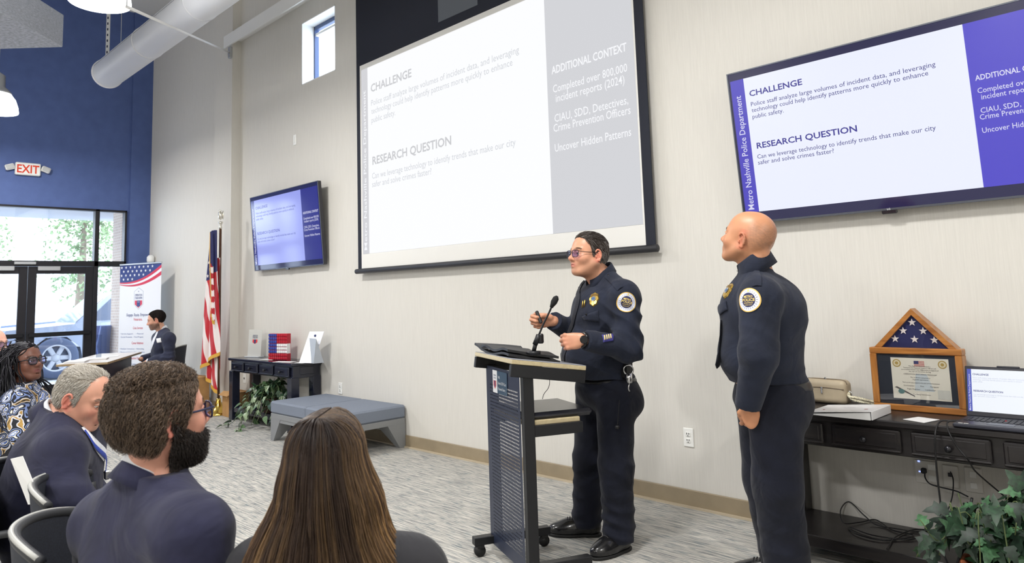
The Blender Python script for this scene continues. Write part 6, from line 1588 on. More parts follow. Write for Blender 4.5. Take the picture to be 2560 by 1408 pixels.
c['hands'] = [dict(w=AT(1459, 851, 3.78), d=nrm(-RGT + .12 * FWD - .06 * UP), n=nrm(-FWD + .15 * UP - .1 * RGT), s=nrm(UP * 1.0 + .15 * FWD), curl=(72, 88, 60), thumb=(.75, .35), sc=1.1),
              dict(w=AT(1381, 803, 4.12), d=nrm(-RGT + .12 * UP), n=nrm(FWD * .9 + .25 * UP), s=nrm(UP * .9 - .35 * FWD), curl=(62, 82, 60), thumb=(.55, .25), sc=1.08)]
el, wr, kn, an = c['el'], c['wr'], c['knee'], c['ankle']
c['tfolds'] = [(an[0] + UP * .06, .12, UP + .3 * RGT, .08, .018), (an[1] + UP * .06, .12, UP - .3 * RGT, .08, .018), (kn[0] - UP * .03, .14, UP + .5 * RGT, .09, .008), (kn[1], .14, UP - .5 * RGT, .09, .008), (c['waist'] - UP * .12, .2, UP * .4 + RGT, .08, .007)]
c['top'] = dict(name='shirt', mat=M_UNI, hem=c['waist'][2] - .012, g=.014, sleeve=(.086, .074, .054), cuff=1.0, res=.007, wob=.004,
    folds=[(el[0], .14, nrm(wr[0] - c['sh'][0]), .07, .014), (c['sh'][0] * .5 + el[0] * .5, .16, UP + .9 * RGT, .085, .013), (el[1], .12, UP, .06, .008), (c['belly'][0] - UP * .05, .22, UP + .35 * RGT, .10, .010), (c['chest'][0], .2, UP * .6 - RGT, .12, .009)], neck_up=.045)
c = build_person(c); O1 = c; ro = c['rootobj']; so = c['topobj']
collar(c, 'collar', c['neck'] + UP * .035 + f * .028, frame3(nrm(f - .2 * UP), UP), .068, .05, -.012, M_UNI, .05, .26, .03, flare=.010)
# tie, pockets, badge, patch, stripes
strip(c, [(1463, 704), (1452, 720), (1446, 745), (1437, 785), (1426, 830), (1414, 872), (1409, 912)], lambda t: .014 + .018 * t, M_TIE, 'tie', so, .006, .006)
flat_patch(c, [(1456, 792), (1497, 776), (1500, 806), (1461, 800)], M_UNI, 'pocket_flap', so, .004)
mb = MB(); p, n = c['SK'].see(1468, 786); mb.lathe([(.006, 0), (.006, .003), (0, .004)], 12, M=basis(nrm(np.cross(UP, n)), UP, n, p + n * .006)); mb.build('button', pm('button_black', (16, 16, 18), .2), so)
for q in ((1521, 690), ):
    p, n = c['SK'].see(*q); 
    if p is not None: mb = MB(); mb.lathe([(.006, 0), (.006, .003), (0, .004)], 12, M=basis(nrm(np.cross(UP, n)), nrm(np.cross(n, nrm(np.cross(UP, n)))), n, p + n * .004)); mb.build('button', pm('button_black', (16, 16, 18), .2), so)
strip(c, [(1518, 690), (1530, 700), (1541, 711), (1551, 722)], .02, M_UNI, 'epaulette', so, .004, .004)
badge(c, 1485, 748, .041, so)
patch_round(c, 1567, 755, .052, so, lean=-.25)
for k, q in enumerate(((1458, 762), (1463, 760))):
    p, n = c['SK'].see(*q)
    if p is not None: mb = MB(); mb.tube([p + n * .004 - UP * .018 - RGT * .004, p + n * .006 + UP * .02 + RGT * .004], .0032, 6); mb.build('pen', M_BADGE, so)
flat_patch(c, [(1503, 838), (1529, 835), (1532, 853), (1507, 857)], [pm('stripe_violet', (58, 56, 128), .7)], 'sleeve_stripes', so, .003)
for k in range(4):
    flat_patch(c, [(1507 + k * 5.6, 840 - k * .8), (1509.6 + k * 5.6, 839.6 - k * .8), (1511.2 + k * 5.6, 851 - k), (1508.6 + k * 5.6, 851.6 - k)], [pm('stripe_gold', (226, 204, 136), .6)], 'gold_bar', so, .007, 2, 3)
p, n = c['SK'].see(1437, 724)
if p is not None: mb = MB(); mb.box((0, 0, .003), (.018, .05, .004), 0, .001, M=basis(nrm(np.cross(UP, n)), nrm(np.cross(n, nrm(np.cross(UP, n)))), n, p)); mb.build('name_bar', M_SILV, so)
# belt with gear
F = Field(c['pelvis'][0] - .26, c['pelvis'][0] + .3, .006); F.el(c['pelvis'][0], np.array(c['pelvis'][1]) + .012, np.stack([f, l, UP], 1), .01); F.plane(c['waist'] + UP * .006, UP); F.plane(c['waist'] - UP * .034, -UP)
V_, Q_ = largest(*F.mesh()); c['put'](raw_mesh('belt', V_, Q_, M_BELT, ro)); 
bk = AT(1567, 925, T0 - .16)
mb = MB(); mb.box(bk, (.06, .05, .10), 0, .012); world_child(mb, 'radio_pouch', pm('pouch_black', (20, 20, 22), .4), c)
mb = MB(); kc = AT(1571, 925, T0 - .20); mb.tube([kc + .026 * (math.cos(a) * RGT + math.sin(a) * UP) for a in np.linspace(0, 2 * PI, 18)[:-1]], .0045, 6, closed=True); mb.tube([kc - UP * .02, kc - UP * .07], [.02, .016], 8); mb.tube([kc - UP * .07, kc - UP * .1 - RGT * .006, kc - UP * .115], .004, 6); world_child(mb, 'key_ring', M_SILV, c)
mb = MB(); k_ = AT(1543, 1068, 3.90); mb.sphere(k_, .012, 12, 8); mb.tube(bez([AT(1548, 1000, 3.915), AT(1546, 1035, 3.90), k_], 4), .0018, 5); world_child(mb, 'cord_bead', pm('pouch_black', (20, 20, 22), .4), c)
# watch
dv = nrm(c['wr'][0] - c['el'][0]); wp_ = c['wr'][0] + dv * .012; mb = MB(); Rw = frame3(dv, UP)
mb.tube([wp_ + .036 * (math.cos(a) * Rw[:, 1] + math.sin(a) * Rw[:, 2]) for a in np.linspace(0, 2 * PI, 26)[:-1]], .008, 6, closed=True)
wn = nrm(-FWD + .1 * UP); mb.lathe([(0, .0), (.021, .0), (.022, .006), (.019, .011), (0, .011)], 24, 0, False, M=basis(nrm(np.cross(UP, wn)), nrm(np.cross(wn, nrm(np.cross(UP, wn)))), wn, wp_ + wn * .032)); world_child(mb, 'watch', pm('watch_black', (18, 18, 22), .2), c)
glasses(ro, c['H'], s, M_GFR, (206, 206, 250), .0017).location = c['topobj'].location  # violet reflections put into the lens colour
# hair
H = c['H']
def hl1(X, Y, Z): 
    line = np.interp(X, [-.13, -.04, -.03, -.02, -.014, .004, .014, .022, .034, .05, .062, .075, .09], [-.066, -.064, -.06, -.03, .016, .018, -.016, .016, .055, .076, .09, .094, .096]); return line - Z
hair_cap(c, 'hair_cap', (.104, .082, .092), hl1, (54, 47, 43), .0008)
rs = np.random.RandomState(1)
P_, N_, L_ = cap_roots(c, 7000, rs)
gray = np.clip((.05 - L_[:, 2]) / .07, 0, 1) * .6 + .14
TG = tangent(H, s); d1 = np.stack([-np.ones(len(L_)) * .75, np.sign(L_[:, 1]) * .15, -np.where(L_[:, 2] < .085, 1.0 + 1.2 * (L_[:, 0] < -.05), .05)], 1) @ H[1].T + rs.normal(size=P_.shape) * .12
pu = cap_push(c, .0012 + .0022 * rs.rand(7000))
def colf(path, t, ids, g=gray, r=rs.rand(7000)):
    w = (r < g)[:, None, None] * 1.0; a = np.array(lin((64, 54, 48))[:3]); b = np.array(lin((150, 146, 142))[:3]); sh = (.7 + .6 * np.random.RandomState(2).rand(len(ids)))[:, None, None]; return (a * (1 - w) + b * w) * sh * np.ones((1, len(t), 1))
c['put'](strands('hair', P_, lambda P, k, i: TG(P, d1) + N_ * (.22 if k < 1 else .04), 5, .0062, .0007, colf, ro, M_HAIR, rs, pu))
# clicker in his right hand
ck = AT(1347, 793, 4.06)
mb = MB(); mm = basis(nrm(np.cross(nrm(-.35 * RGT + UP), FWD)), nrm(FWD), nrm(-.35 * RGT + UP + .2 * FWD), (0, 0, 0)); mb.box((0, 0, 0), (.020, .014, .075), 0, .005, M=mm); o = mb.build('presentation_clicker', pm('clicker_black', (26, 26, 28), .4)); o.location = [float(v) for v in ck]; tag(o, 'small black presentation clicker held in the speaking officer\'s raised hand', 'remote control')

# ---- officer 2 (shaved head, looking up at the screens)
c = {}; T0 = 3.35
f = heading(-74); l = np.cross(UP, f); c['f'], c['l'] = f, l
R = headR(-47, 18, 0); s = 1.06; c['hs'] = s; c['H'] = (ear_to_center(AT(1855, 600, T0 - .075), R, s, 1), R); c['hres'] = .0022
c['label'] = 'bald officer in navy uniform looking up at the screen, hand in pocket'
c['skin'] = (198, 140, 104); c['lip'] = (170, 102, 88); c['blush'] = (196, 116, 88); c['stubble'] = ((136, 100, 80), .2); c['brow'] = (70, 54, 44); c['full'] = .004; c['jaw'] = 1.08
HH = c['H']
c['sculpt'] = [lambda F: F.el(HH[0] + HH[1] @ np.array([-.078, 0, -.058]) * s, np.array([.034, .056, .022]) * s, HH[1], .02), lambda F: F.rc(HH[0] + HH[1] @ np.array([-.05, 0, -.05]) * s, c['neck'] - f * .02, .056, .058, .03)]
def t2(V, col):
    L = (V - HH[0]) @ HH[1] / s; w = np.clip((.035 - L[:, 0]) / .05, 0, 1) * np.clip((L[:, 2] + .035) / .03, 0, 1) * np.clip((.108 - L[:, 2] + .0) / .05, 0, 1) * np.clip((-.005 - L[:, 0] + .5 * np.maximum(0, .02 - L[:, 2])) / .04, 0, 1)
    w = (w * .5 * (.8 + .3 * wob(L, 300, 4)))[:, None]; return col * (1 - w) + np.array(lin((112, 86, 72))[:3]) * w
c['tint_fn'] = t2
c['neck'] = AT(1888, 690, T0 - .01); c['neck_r'] = .056
c['chest'] = (AT(1906, 785, T0 + .02), (.180, .20, .19)); c['belly'] = (AT(1900, 882, T0 + .02), (.178, .20, .17)); c['pelvis'] = (AT(1930, 985, T0 + .02), (.170, .185, .14))
c['sh'] = [AT(1902, 745, 3.15), AT(1885, 730, 3.55)]; c['el'] = [AT(1896, 885, 3.08), AT(1852, 880, 3.58)]; c['wr'] = [AT(1872, 1014, 3.145), AT(1882, 985, 3.48)]
c['hip'] = [AT(1940, 1010, 3.27), AT(1908, 1010, 3.45)]; c['knee'] = [AT(1942, 1210, 3.24), AT(1917, 1195, 3.44)]
c['heel'] = [FL(2012, 1506), FL(1992, 1465)]; c['toe'] = [c['heel'][0] + nrm(heading(-80)) * .29, c['heel'][1] + nrm(heading(-62)) * .29]
c['ankle'] = [c['heel'][0] + f * .06 + UP * .1, c['heel'][1] + f * .05 + UP * .1]
c['root'] = (*((c['heel'][0] + c['heel'][1]) / 2)[:2], 0); c['standing'] = True; c['hem'] = .045
c['waist'] = AT(1915, 948, T0); c['waist_n'] = nrm(UP - .10 * f); c['trousers'] = M_UNIT; c['shoes'] = True; c['leg_r'] = (.125, .106, .104); c['seat'] = (AT(1958, 1012, T0), (.125, .17, .14))
c['hands'] = [dict(w=AT(1877, 1016, 3.17), d=nrm(-UP + .2 * RGT + .95 * FWD), n=nrm(-FWD - .2 * RGT), s=nrm(-RGT + .2 * FWD), curl=(25, 30, 20), thumb=(.2, .1), sc=1.0), None]
el, wr, kn, an = c['el'], c['wr'], c['knee'], c['ankle']
c['tfolds'] = [(an[0] + UP * .15, .2, UP, .11, .006), (kn[0], .16, UP + .5 * RGT, .1, .007), (c['waist'] - UP * .15, .2, UP * .5 + RGT, .09, .006)]
c['top'] = dict(name='shirt', mat=M_UNI, hem=c['waist'][2] - .01, g=.014, sleeve=(.088, .078, .056), cuff=1.02, res=.007, wob=.004,
    folds=[(el[0], .14, UP + .5 * RGT, .09, .005), (c['belly'][0] + RGT * .1, .2, UP - .4 * RGT, .09, .006), (c['chest'][0] + RGT * .12, .2, UP * .4 + RGT, .12, .005)], neck_up=.10, neck_n=nrm(UP + .45 * f), neck_hole=.105)
c = build_person(c); O2 = c; ro = c['rootobj']; so = c['topobj']
collar(c, 'collar', c['neck'] + UP * .074 + f * .004, frame3(nrm(f - .35 * UP), UP), .092, .045, -.0, M_UNI, .092, .28, .0, flare=.012, ex=.80)
patch_round(c, 1871, 750, .052, so, lean=.06)
badge(c, 1820, 727, .04, so); flat_patch(c, [(1797, 770), (1818, 752), (1822, 775), (1803, 790)], M_UNI, 'pocket_flap', so, .005)
strip(c, [(1888, 680), (1891, 692), (1892, 704), (1892, 716)], .02, M_UNI, 'epaulette', so, .004, .004)
p, n = c['SK'].see(1846, 678)
if p is not None: mb = MB(); mb.box((0, 0, .004), (.03, .008, .004), 0, .001, M=basis(nrm(np.cross(UP, n)), nrm(np.cross(n, nrm(np.cross(UP, n)))), n, p)); mb.build('collar_pin', M_SILV, so)
tv = [AT(1803, 800, T0), AT(1799, 850, T0), AT(1795, 890, T0 - .01), AT(1792, 922, T0 - .02)]
mb = MB(); mb.tube(bez([c['SK'].near(q)[0] * .5 + q * .5 for q in tv[:-1]] + [tv[-1]], 4), [.012] * 4 + [.016] * 4 + [.022] * 4 + [.004], 8, flat=.25); world_child(mb, 'tie', M_TIE, c)
F = Field(c['pelvis'][0] - .26, c['pelvis'][0] + .32, .006); F.el(c['pelvis'][0], np.array(c['pelvis'][1]) + .012, np.stack([f, l, UP], 1), .01); wn_ = c['waist_n']; F.plane(c['waist'] + wn_ * .012, wn_); F.plane(c['waist'] - wn_ * .03, -wn_)
V_, Q_ = largest(*F.mesh()); c['put'](raw_mesh('belt', V_, Q_, M_BELT, ro))
bc = dict(SK=Skin(V_, Q_)); strip(bc, [(1966, 940), (1980, 934), (1994, 928)], .016, pm('grey_webbing', (150, 150, 146), .5), 'belt_strap', so, .003, .003)
# ================================================================ the audience
def hl_short(X, Y, Z):
    return np.interp(X, [-.13, -.045, -.032, -.02, .0, .018, .026, .05, .062, .075, .09], [-.066, -.062, -.03, .012, .018, -.012, .03, .066, .084, .09, .094]) - Z
def blend_col(a, b, seed, var=.3, tip=None):
    A, B = np.array(lin(a)[:3]), np.array(lin(b)[:3]); T = None if tip is None else np.array(lin(tip)[:3])
    def f(path, t, ids):
        r = np.random.RandomState(seed); w = r.rand(len(ids))[:, None, None]; sh = (1 - var + 2 * var * r.rand(len(ids)))[:, None, None]
        c_ = A * (1 - w) + B * w
        c_ = c_ * np.ones((1, len(t), 1))
        if T is not None:
            tt = np.clip((t - .25) / .6, 0, 1)[None, :, None] * (r.rand(len(ids))[:, None, None] ** .7); c_ = c_ * (1 - tt) + T * tt
        return c_ * sh
    return f
def beard(c, mat_col, n, seg, shell=.0, zmax=-.028, seed=3):
    """whiskers rooted on the jaw of the body mesh"""
    V, Q = c['VQ']; H, s = c['H'], c.get('hs', 1); L = (V - H[0]) @ H[1] / s; y = np.abs(L[:, 1]); up = np.interp(L[:, 0], [-.01, .02, .06, .1], [.0, -.02, -.045, -.045])
    m_ = (L[:, 0] > -.012) & (L[:, 2] < up) & (L[:, 2] > -.135) & ~((y < .02) & (np.abs(L[:, 2] + .061) < .008)) & (L[:, 2] < np.where(y < .03, -.045, 0))
    rs = np.random.RandomState(seed); idx = rs.choice(np.where(m_)[0], n); N_ = c['VN'][idx]; P0 = V[idx] + rs.normal(size=(n, 3)) * .0012
    d0 = N_ * .55 - UP * .75 + rs.normal(size=(n, 3)) * .3
    return c['put'](strands('beard', P0, lambda P, k, i: d0 - UP * .15 * k + rs.normal(size=(n, 3)) * .25, 4, seg, .0008, blend_col(*mat_col, seed), c['rootobj'], M_HAIR, rs))
def suit_extras(c, jacket, shirt_r=.066, jr=.078, lift=.03, hb=.05, hf=-.03, ctr=None, RR=None):
    f = c['f']; k = c['neck'] + UP * lift + f * .008 if ctr is None else ctr; RR = frame3(nrm(f - .25 * UP), UP) if RR is None else RR
    collar(c, 'shirt_collar', k + UP * c.get('sc_up', .026), RR, shirt_r, hb, hf + .012, M_SHIRT, .04, .28, .03, flare=.006)
    collar(c, 'jacket_collar', k - UP * .004, RR, jr, hb - .008, hf - .02, jacket, .045, .42, .06, flare=.02)

# ---- bearded man in the foreground
c = {}; T0 = 1.85; f = heading(44); l = np.cross(UP, f); c['f'], c['l'] = f, l
R = headR(41, 5, 0); s = 1.04; c['hs'] = s; c['H'] = (AT(404, 1045, T0), R); H = c['H']; c['hres'] = .003
c['label'] = 'bearded man with curly dark hair, glasses and navy jacket in the left foreground'
c['skin'] = (206, 150, 128); c['blush'] = (206, 116, 104); c['lip'] = (170, 100, 92); c['brow'] = (40, 32, 28)
c['neck'] = AT(383, 1210, T0 - .01); c['chest'] = (AT(385, 1400, T0 + .0), (.135, .20, .19)); c['belly'] = (AT(380, 1540, T0 - .02), (.15, .19, .18))
c['sh'] = [AT(268, 1312, 1.99), AT(476, 1345, 1.66)]; c['el'] = [AT(250, 1540, 2.08), AT(520, 1570, 1.62)]; c['wr'] = [AT(420, 1640, 2.2), AT(640, 1640, 1.9)]
rt_ = AT(375, 1600, T0 - .02); seat_pose(c, rt_, f, l); c['root'] = (rt_[0], rt_[1], 0); c['trousers'] = cloth('trousers_dark', (36, 38, 52)); c['shoes'] = True
c['top'] = dict(name='jacket', mat=M_SUIT, hem=.50, g=.02, sleeve=(.085, .07, .05), cuff=.95, res=.0075, wob=.004, neck_up=.038, folds=[(c['sh'][1] + FWD * -.02 - UP * .12, .16, UP + .6 * RGT, .085, .006), (c['chest'][0] - FWD * .1, .2, UP + .3 * RGT, .12, .005)])
c = build_person(c); ro = c['rootobj']; B = c; suit_extras(c, M_SUIT, .060, .074, .014, .05, -.02)
hair_cap(c, 'hair_cap', (.109, .087, .096), lambda X, Y, Z: hl_short(X - .004, Y, Z + .004), (46, 38, 33), .003, .004)
rs = np.random.RandomState(11); n = 17000
P_, N_, L_ = cap_roots(c, n, rs)
d0 = np.stack([-np.ones(n) * .35 + .25 * (L_[:, 0] > .03), np.sign(L_[:, 1]) * .25, -np.where(L_[:, 2] < .09, .9, .1)], 1) @ R.T; ph = rs.rand(n) * 6.28; ax = rs.normal(size=(n, 3)) * .9
A_ = np.cross(N_, rs.normal(size=(n, 3))); B_ = np.cross(N_, A_)
c['put'](strands('hair', P_, lambda P, k, i: d0 * .8 + N_ * (.5 - .2 * k) + .62 * (np.cos(ph + k * 1.25)[:, None] * A_ + np.sin(ph + k * 1.25)[:, None] * B_), 7, .0056, .00065, blend_col((44, 36, 32), (124, 104, 86), 2, .4), ro, M_HAIR, rs, cap_push(c, .001 + .0045 * rs.rand(n))))
beard(c, ((26, 22, 21), (56, 46, 40)), 9000, .0052)
glasses(ro, H, s, pm('glasses_navy', (36, 38, 70), .2), rim=.0028).location = c['topobj'].location

# ---- woman with long highlighted hair
c = {}; T0 = 1.65; f = heading(3); l = np.cross(UP, f); c['f'], c['l'] = f, l
R = headR(3, 2, 0); s = .97; c['hs'] = s; c['H'] = (AT(820, 1170, T0), R); H = c['H']; c['hres'] = .0045
c['label'] = 'woman with long brown hair with golden highlights seen from behind in the foreground'
c['skin'] = (222, 176, 152); c['neck'] = AT(825, 1372, T0); c['chest'] = (AT(838, 1545, T0 + .01), (.115, .175, .17)); c['belly'] = (AT(838, 1700, T0), (.12, .165, .16))
c['sh'] = [AT(655, 1445, T0 - .0), AT(1022, 1440, T0 - .02)]; c['el'] = [AT(610, 1700, T0 + .05), AT(1075, 1700, T0 + .04)]; c['wr'] = [AT(720, 1760, T0 + .3), AT(930, 1760, T0 + .3)]
rt_ = AT(838, 1760, T0); seat_pose(c, rt_, f, l); c['root'] = (rt_[0], rt_[1], 0); c['trousers'] = cloth('trousers_black', (28, 28, 32)); c['shoes'] = True; c['neck_r'] = .05
c['top'] = dict(name='blazer', mat=M_BLAZ, hem=.5, g=.016, sleeve=(.072, .06, .045), cuff=.95, res=.0085, neck_up=.02, folds=[])
c = build_person(c); ro = c['rootobj']
collar(c, 'blazer_collar', c['neck'] + UP * .015, frame3(nrm(f - .2 * UP), UP), .068, .04, -.03, M_BLAZ, .04, .45, .05, flare=.02)
rs = np.random.RandomState(21)
def long_hair(n, name, lay0, lay1, r0, cols, seed):
    rs = np.random.RandomState(seed); phi = rs.uniform(.42, PI, n) * np.where(rs.rand(n) < .5, 1, -1); lay = rs.uniform(lay0, lay1, n); x0 = rs.uniform(-.075, .07, n); m_ = 22; S = np.linspace(0, 1, m_)
    Ls = rs.uniform(.30, .40, n); path = np.zeros((n, m_, 3)); wv = rs.rand(n) * 6.3; amp = rs.uniform(.003, .012, n); side = np.sign(phi)
    for k, s_ in enumerate(S):
        arc = s_ * (.15 + Ls); th = np.clip(arc / .15, 0, 1) * PI / 2 * 1.0; dn = np.maximum(arc - .15, 0)
        rx, ry, rz = .101 * lay, .080 * lay, .090 * (lay * .5 + .5)
        fl = 1 + 1.08 * np.clip(dn / .26, 0, 1) ** 1.3 - .42 * np.clip((dn - .24) / .12, 0, 1) ** 2; wy = amp * np.sin(wv * .35 + side * 1.0 + dn * 26) * np.clip(dn / .1, 0, 1)
        X = -.018 + x0 * (1 - np.sin(th)) * .9 + (rx + wy) * np.cos(phi) * np.sin(th) * (1 + .25 * np.clip(dn / .2, 0, 1)); Y = side * .003 * (1 - np.sin(th)) + (ry * fl + wy) * np.sin(phi) * np.sin(th); Z = .040 + rz * np.cos(th) - dn - .006 * (1 - np.sin(th))
        path[:, k] = H[0] + (np.stack([X, Y, Z], 1) * s) @ R.T
    # straight tubes through the ready-made paths
    st_ = {'k': 0}
    def step(P, k, i): return path[:, k + 1] - P
    T = np.diff(path, axis=1); seg = np.linalg.norm(T, axis=2)
    o = strands(name, path[:, 0], step, m_ - 1, 1.0, r0, cols, ro, M_HAIR, rs, None, 3, .35) if False else None
    Tn = np.gradient(path, axis=1); Tn /= np.linalg.norm(Tn, axis=2, keepdims=True) + 1e-9; A = np.cross(Tn, np.array([.31, .77, .55])); A /= np.linalg.norm(A, axis=2, keepdims=True) + 1e-9; Bv = np.cross(Tn, A); rad = (r0 * (1 - .5 * S ** 2))[None, :, None]
    V = np.stack([path + rad * (math.cos(2.094 * j) * A + math.sin(2.094 * j) * Bv) for j in range(3)], 2); base = (np.arange(n) * m_ * 3)[:, None, None] + (np.arange(m_ - 1) * 3)[None, :, None]; j = np.arange(3)[None, None, :]; j2 = (j + 1) % 3
    Q = np.stack([base + j, base + j2, base + 3 + j2, base + 3 + j], -1).reshape(-1, 4); col = np.repeat(cols(path, S, np.arange(n), phi, lay)[:, :, None, :], 3, 2).reshape(-1, 3)
    return c['put'](raw_mesh(name, V.reshape(-1, 3), Q, M_HAIR, ro, tint=col))
lk = np.random.RandomState(77); LOCK = [(lk.uniform(.4, PI) * lk.choice([-1, 1]), lk.uniform(.015, .05), lk.uniform(.3, 1)) for _ in range(46)]
def hair_cols(path, t, ids, phi, lay):
    r = np.random.RandomState(5); d = np.array(lin((40, 31, 30))[:3]); g = np.array(lin((192, 152, 100))[:3]); m_ = np.array(lin((104, 78, 58))[:3]); hi = np.zeros(len(ids))
    for p, w_, a in LOCK: hi = np.maximum(hi, a * np.exp(-((phi - p) / w_) ** 2) * (.3 + .7 * np.clip((2.5 - abs(p)) / 1.1, 0, 1)))
    hi = np.clip(hi + .08 * r.rand(len(ids)) + .6 * np.clip(1 - np.abs(phi) / 1.3, 0, 1), 0, 1)[:, None, None]; tt = np.clip((t - .12) / .55, 0, 1)[None, :, None]
    sw = np.clip((2.5 - np.abs(phi)) / 1.2, 0, 1)[:, None, None]; bm = tt * (.16 + .55 * sw); body = d * (1 - bm) + m_ * bm; out = body * (1 - hi * (.25 + .75 * tt)) + (g * .9 + m_ * .1) * hi * (.25 + .75 * tt); return out * (.75 + .5 * r.rand(len(ids)))[:, None, None]
long_hair(4200, 'hair', .99, 1.05, .0016, hair_cols, 1); long_hair(5200, 'hair_outer_layer', 1.05, 1.17, .0010, hair_cols, 2)
hair_cap(c, 'hair_cap', (.097, .077, .084), lambda X, Y, Z: np.interp(X, [-.13, -.02, .02, .05, .08], [-.10, -.06, .03, .06, .09]) - Z, (48, 38, 34), .0, .005)

# ---- grey-haired man looking down
c = {}; T0 = 2.8; f = heading(84); l = np.cross(UP, f); c['f'], c['l'] = f, l
R = headR(95, -20, 0); s = .94; c['hs'] = s; c['H'] = (ear_to_center(AT(169, 1003, T0 - .08), R, s, -1), R); H = c['H']; c['hres'] = .0025
c['sc_up'] = -.002; c['label'] = 'grey-haired balding man in navy jacket with a blue lanyard, head bowed, second row'
c['skin'] = (214, 158, 134); c['lip'] = (184, 112, 100); c['blush'] = (212, 118, 104); c['under'] = (176, 120, 104); c['brow'] = (150, 136, 124); c['nose'] = 1.12; c['look'] = (1, 0, -.6)
c['neck'] = AT(140, 1052, T0 + .0); c['neck_r'] = .055; c['chest'] = (AT(143, 1150, T0), (.135, .19, .18)); c['belly'] = (AT(128, 1235, T0), (.15, .18, .15)); c['Rt'] = np.stack([nrm(f - .35 * UP), l, nrm(UP + .35 * f)], 1)
c['sh'] = [AT(170, 1112, 3.0), AT(146, 1145, 2.6)]; c['el'] = [AT(215, 1240, 3.0), AT(172, 1262, 2.48)]; c['wr'] = [AT(305, 1300, 2.9), AT(292, 1300, 2.62)]
rt_ = AT(112, 1320, T0); seat_pose(c, rt_, f, l); c['root'] = (rt_[0], rt_[1], 0); c['trousers'] = MATS['trousers_dark']; c['shoes'] = True
c['top'] = dict(name='jacket', mat=M_SUIT2, hem=.5, g=.02, sleeve=(.085, .072, .052), cuff=.94, res=.0075, wob=.004, neck_up=.05, neck_n=nrm(UP + .5 * f), neck_hole=.10, folds=[(c['sh'][1] * .6 + c['el'][1] * .4, .17, UP + .4 * RGT, .09, .005), (c['el'][1], .12, UP, .08, .004)])
c = build_person(c); ro = c['rootobj']; so = c['topobj']; suit_extras(c, M_SUIT2, .056, .068, .022, .045, -.02, c['neck'] + UP * .016 + f * .012, frame3(nrm(f - .5 * UP), UP))
def hl_old(X, Y, Z): return np.interp(X, [-.13, -.05, -.034, -.02, .0, .016, .026, .035, .05], [-.062, -.058, -.03, .012, .016, -.02, .02, .06, .13]) - Z
hair_cap(c, 'hair_cap', (.102, .08, .088), hl_old, (150, 142, 130), .0008)
rs = np.random.RandomState(31); n = 6500; P_, N_, L_ = cap_roots(c, n, rs)
TG = tangent(H, s); d0 = np.stack([-np.ones(n) * .6, np.sign(L_[:, 1]) * .1, -np.where(L_[:, 2] < .09, 1.0, .0)], 1) @ R.T + rs.normal(size=(n, 3)) * .2
c['put'](strands('hair', P_, lambda P, k, i: TG(P, d0) + N_ * (.25 if k < 2 else .0), 4, .0062, .0007, blend_col((168, 160, 148), (212, 208, 200), 4, .25), ro, M_HAIR, rs, cap_push(c, .001 + .003 * rs.rand(n))))
strip(c, [(208, 1078), (222, 1098), (240, 1122), (262, 1150), (284, 1182)], .0085, pm('lanyard_blue', (36, 66, 168), .6), 'lanyard', so, .006, .003)
p, n_ = c['SK'].see(288, 1186); mb = MB(); mb.box(p + n_ * .012, (.02, .02, .035), 0, .004); mb.build('lanyard_clip', M_SILV, so)
strip(c, [(208, 1068), (224, 1092), (244, 1118), (262, 1140)], .022, M_SHIRT, 'shirt_front', so, .002, .002)

# ---- woman with glasses and braids
c = {}; T0 = 4.5; f = heading(104); l = np.cross(UP, f); c['f'], c['l'] = f, l
R = headR(108, 9, 0); s = .98; c['hs'] = s; c['H'] = (AT(64, 908, T0), R); H = c['H']; c['hres'] = .003
c['label'] = 'woman with long black braids, dark-rimmed glasses and a blue paisley top'
c['skin'] = (112, 72, 58); c['lip'] = (120, 66, 66); c['blush'] = (126, 74, 58); c['brow'] = (26, 20, 20); c['nose'] = 1.2; c['iris'] = (40, 26, 20)
c['neck'] = AT(56, 962, T0); c['neck_r'] = .05; c['chest'] = (AT(58, 1040, T0), (.14, .18, .17)); c['belly'] = (AT(52, 1105, T0), (.16, .18, .14)); c['sh'] = [AT(70, 1002, 4.66), AT(40, 1010, 4.34)]; c['el'] = [AT(95, 1080, 4.75), AT(58, 1092, 4.26)]; c['wr'] = [AT(140, 1115, 4.6), AT(126, 1120, 4.36)]
rt_ = AT(40, 1130, T0); seat_pose(c, rt_, f, l); c['root'] = (rt_[0], rt_[1], 0); c['trousers'] = MATS['trousers_black']; c['shoes'] = True
def paisley():
    mt, nt, b = newmat('paisley_print'); tc = nd(nt, 'ShaderNodeTexCoord'); nz = nd(nt, 'ShaderNodeTexNoise', i_Scale=9.0, i_Detail=1.5); nt.links.new(tc.outputs['Object'], nz.inputs['Vector'])
    mx = nd(nt, 'ShaderNodeMix', data_type='RGBA'); mx.inputs[0].default_value = .2; nt.links.new(tc.outputs['Object'], mx.inputs[6]); nt.links.new(nz.outputs['Color'], mx.inputs[7])
    vo = nd(nt, 'ShaderNodeTexVoronoi', i_Scale=19.0); nt.links.new(mx.outputs[2], vo.inputs['Vector'])
    rp = ramp(nt, [(0, (30, 36, 70)), (.12, (206, 214, 232)), (.2, (84, 108, 170)), (.3, (224, 222, 216)), (.38, (30, 32, 44)), (.5, (120, 140, 190)), (.58, (24, 26, 36)), (.72, (206, 206, 214)), (.8, (176, 140, 74)), (.9, (20, 22, 34))], 'CONSTANT'); nt.links.new(vo.outputs['Distance'], rp.inputs[0])
    nt.links.new(rp.outputs[0], b.inputs['Base Color']); b.inputs['Roughness'].default_value = .8; return mt
c['top'] = dict(name='blouse', mat=paisley(), hem=.48, g=.014, sleeve=(.07, .064, .055), cuff=.9, res=.009, neck_up=.02, folds=[(c['el'][1], .14, UP, .07, .006)])
c = build_person(c); ro = c['rootobj']
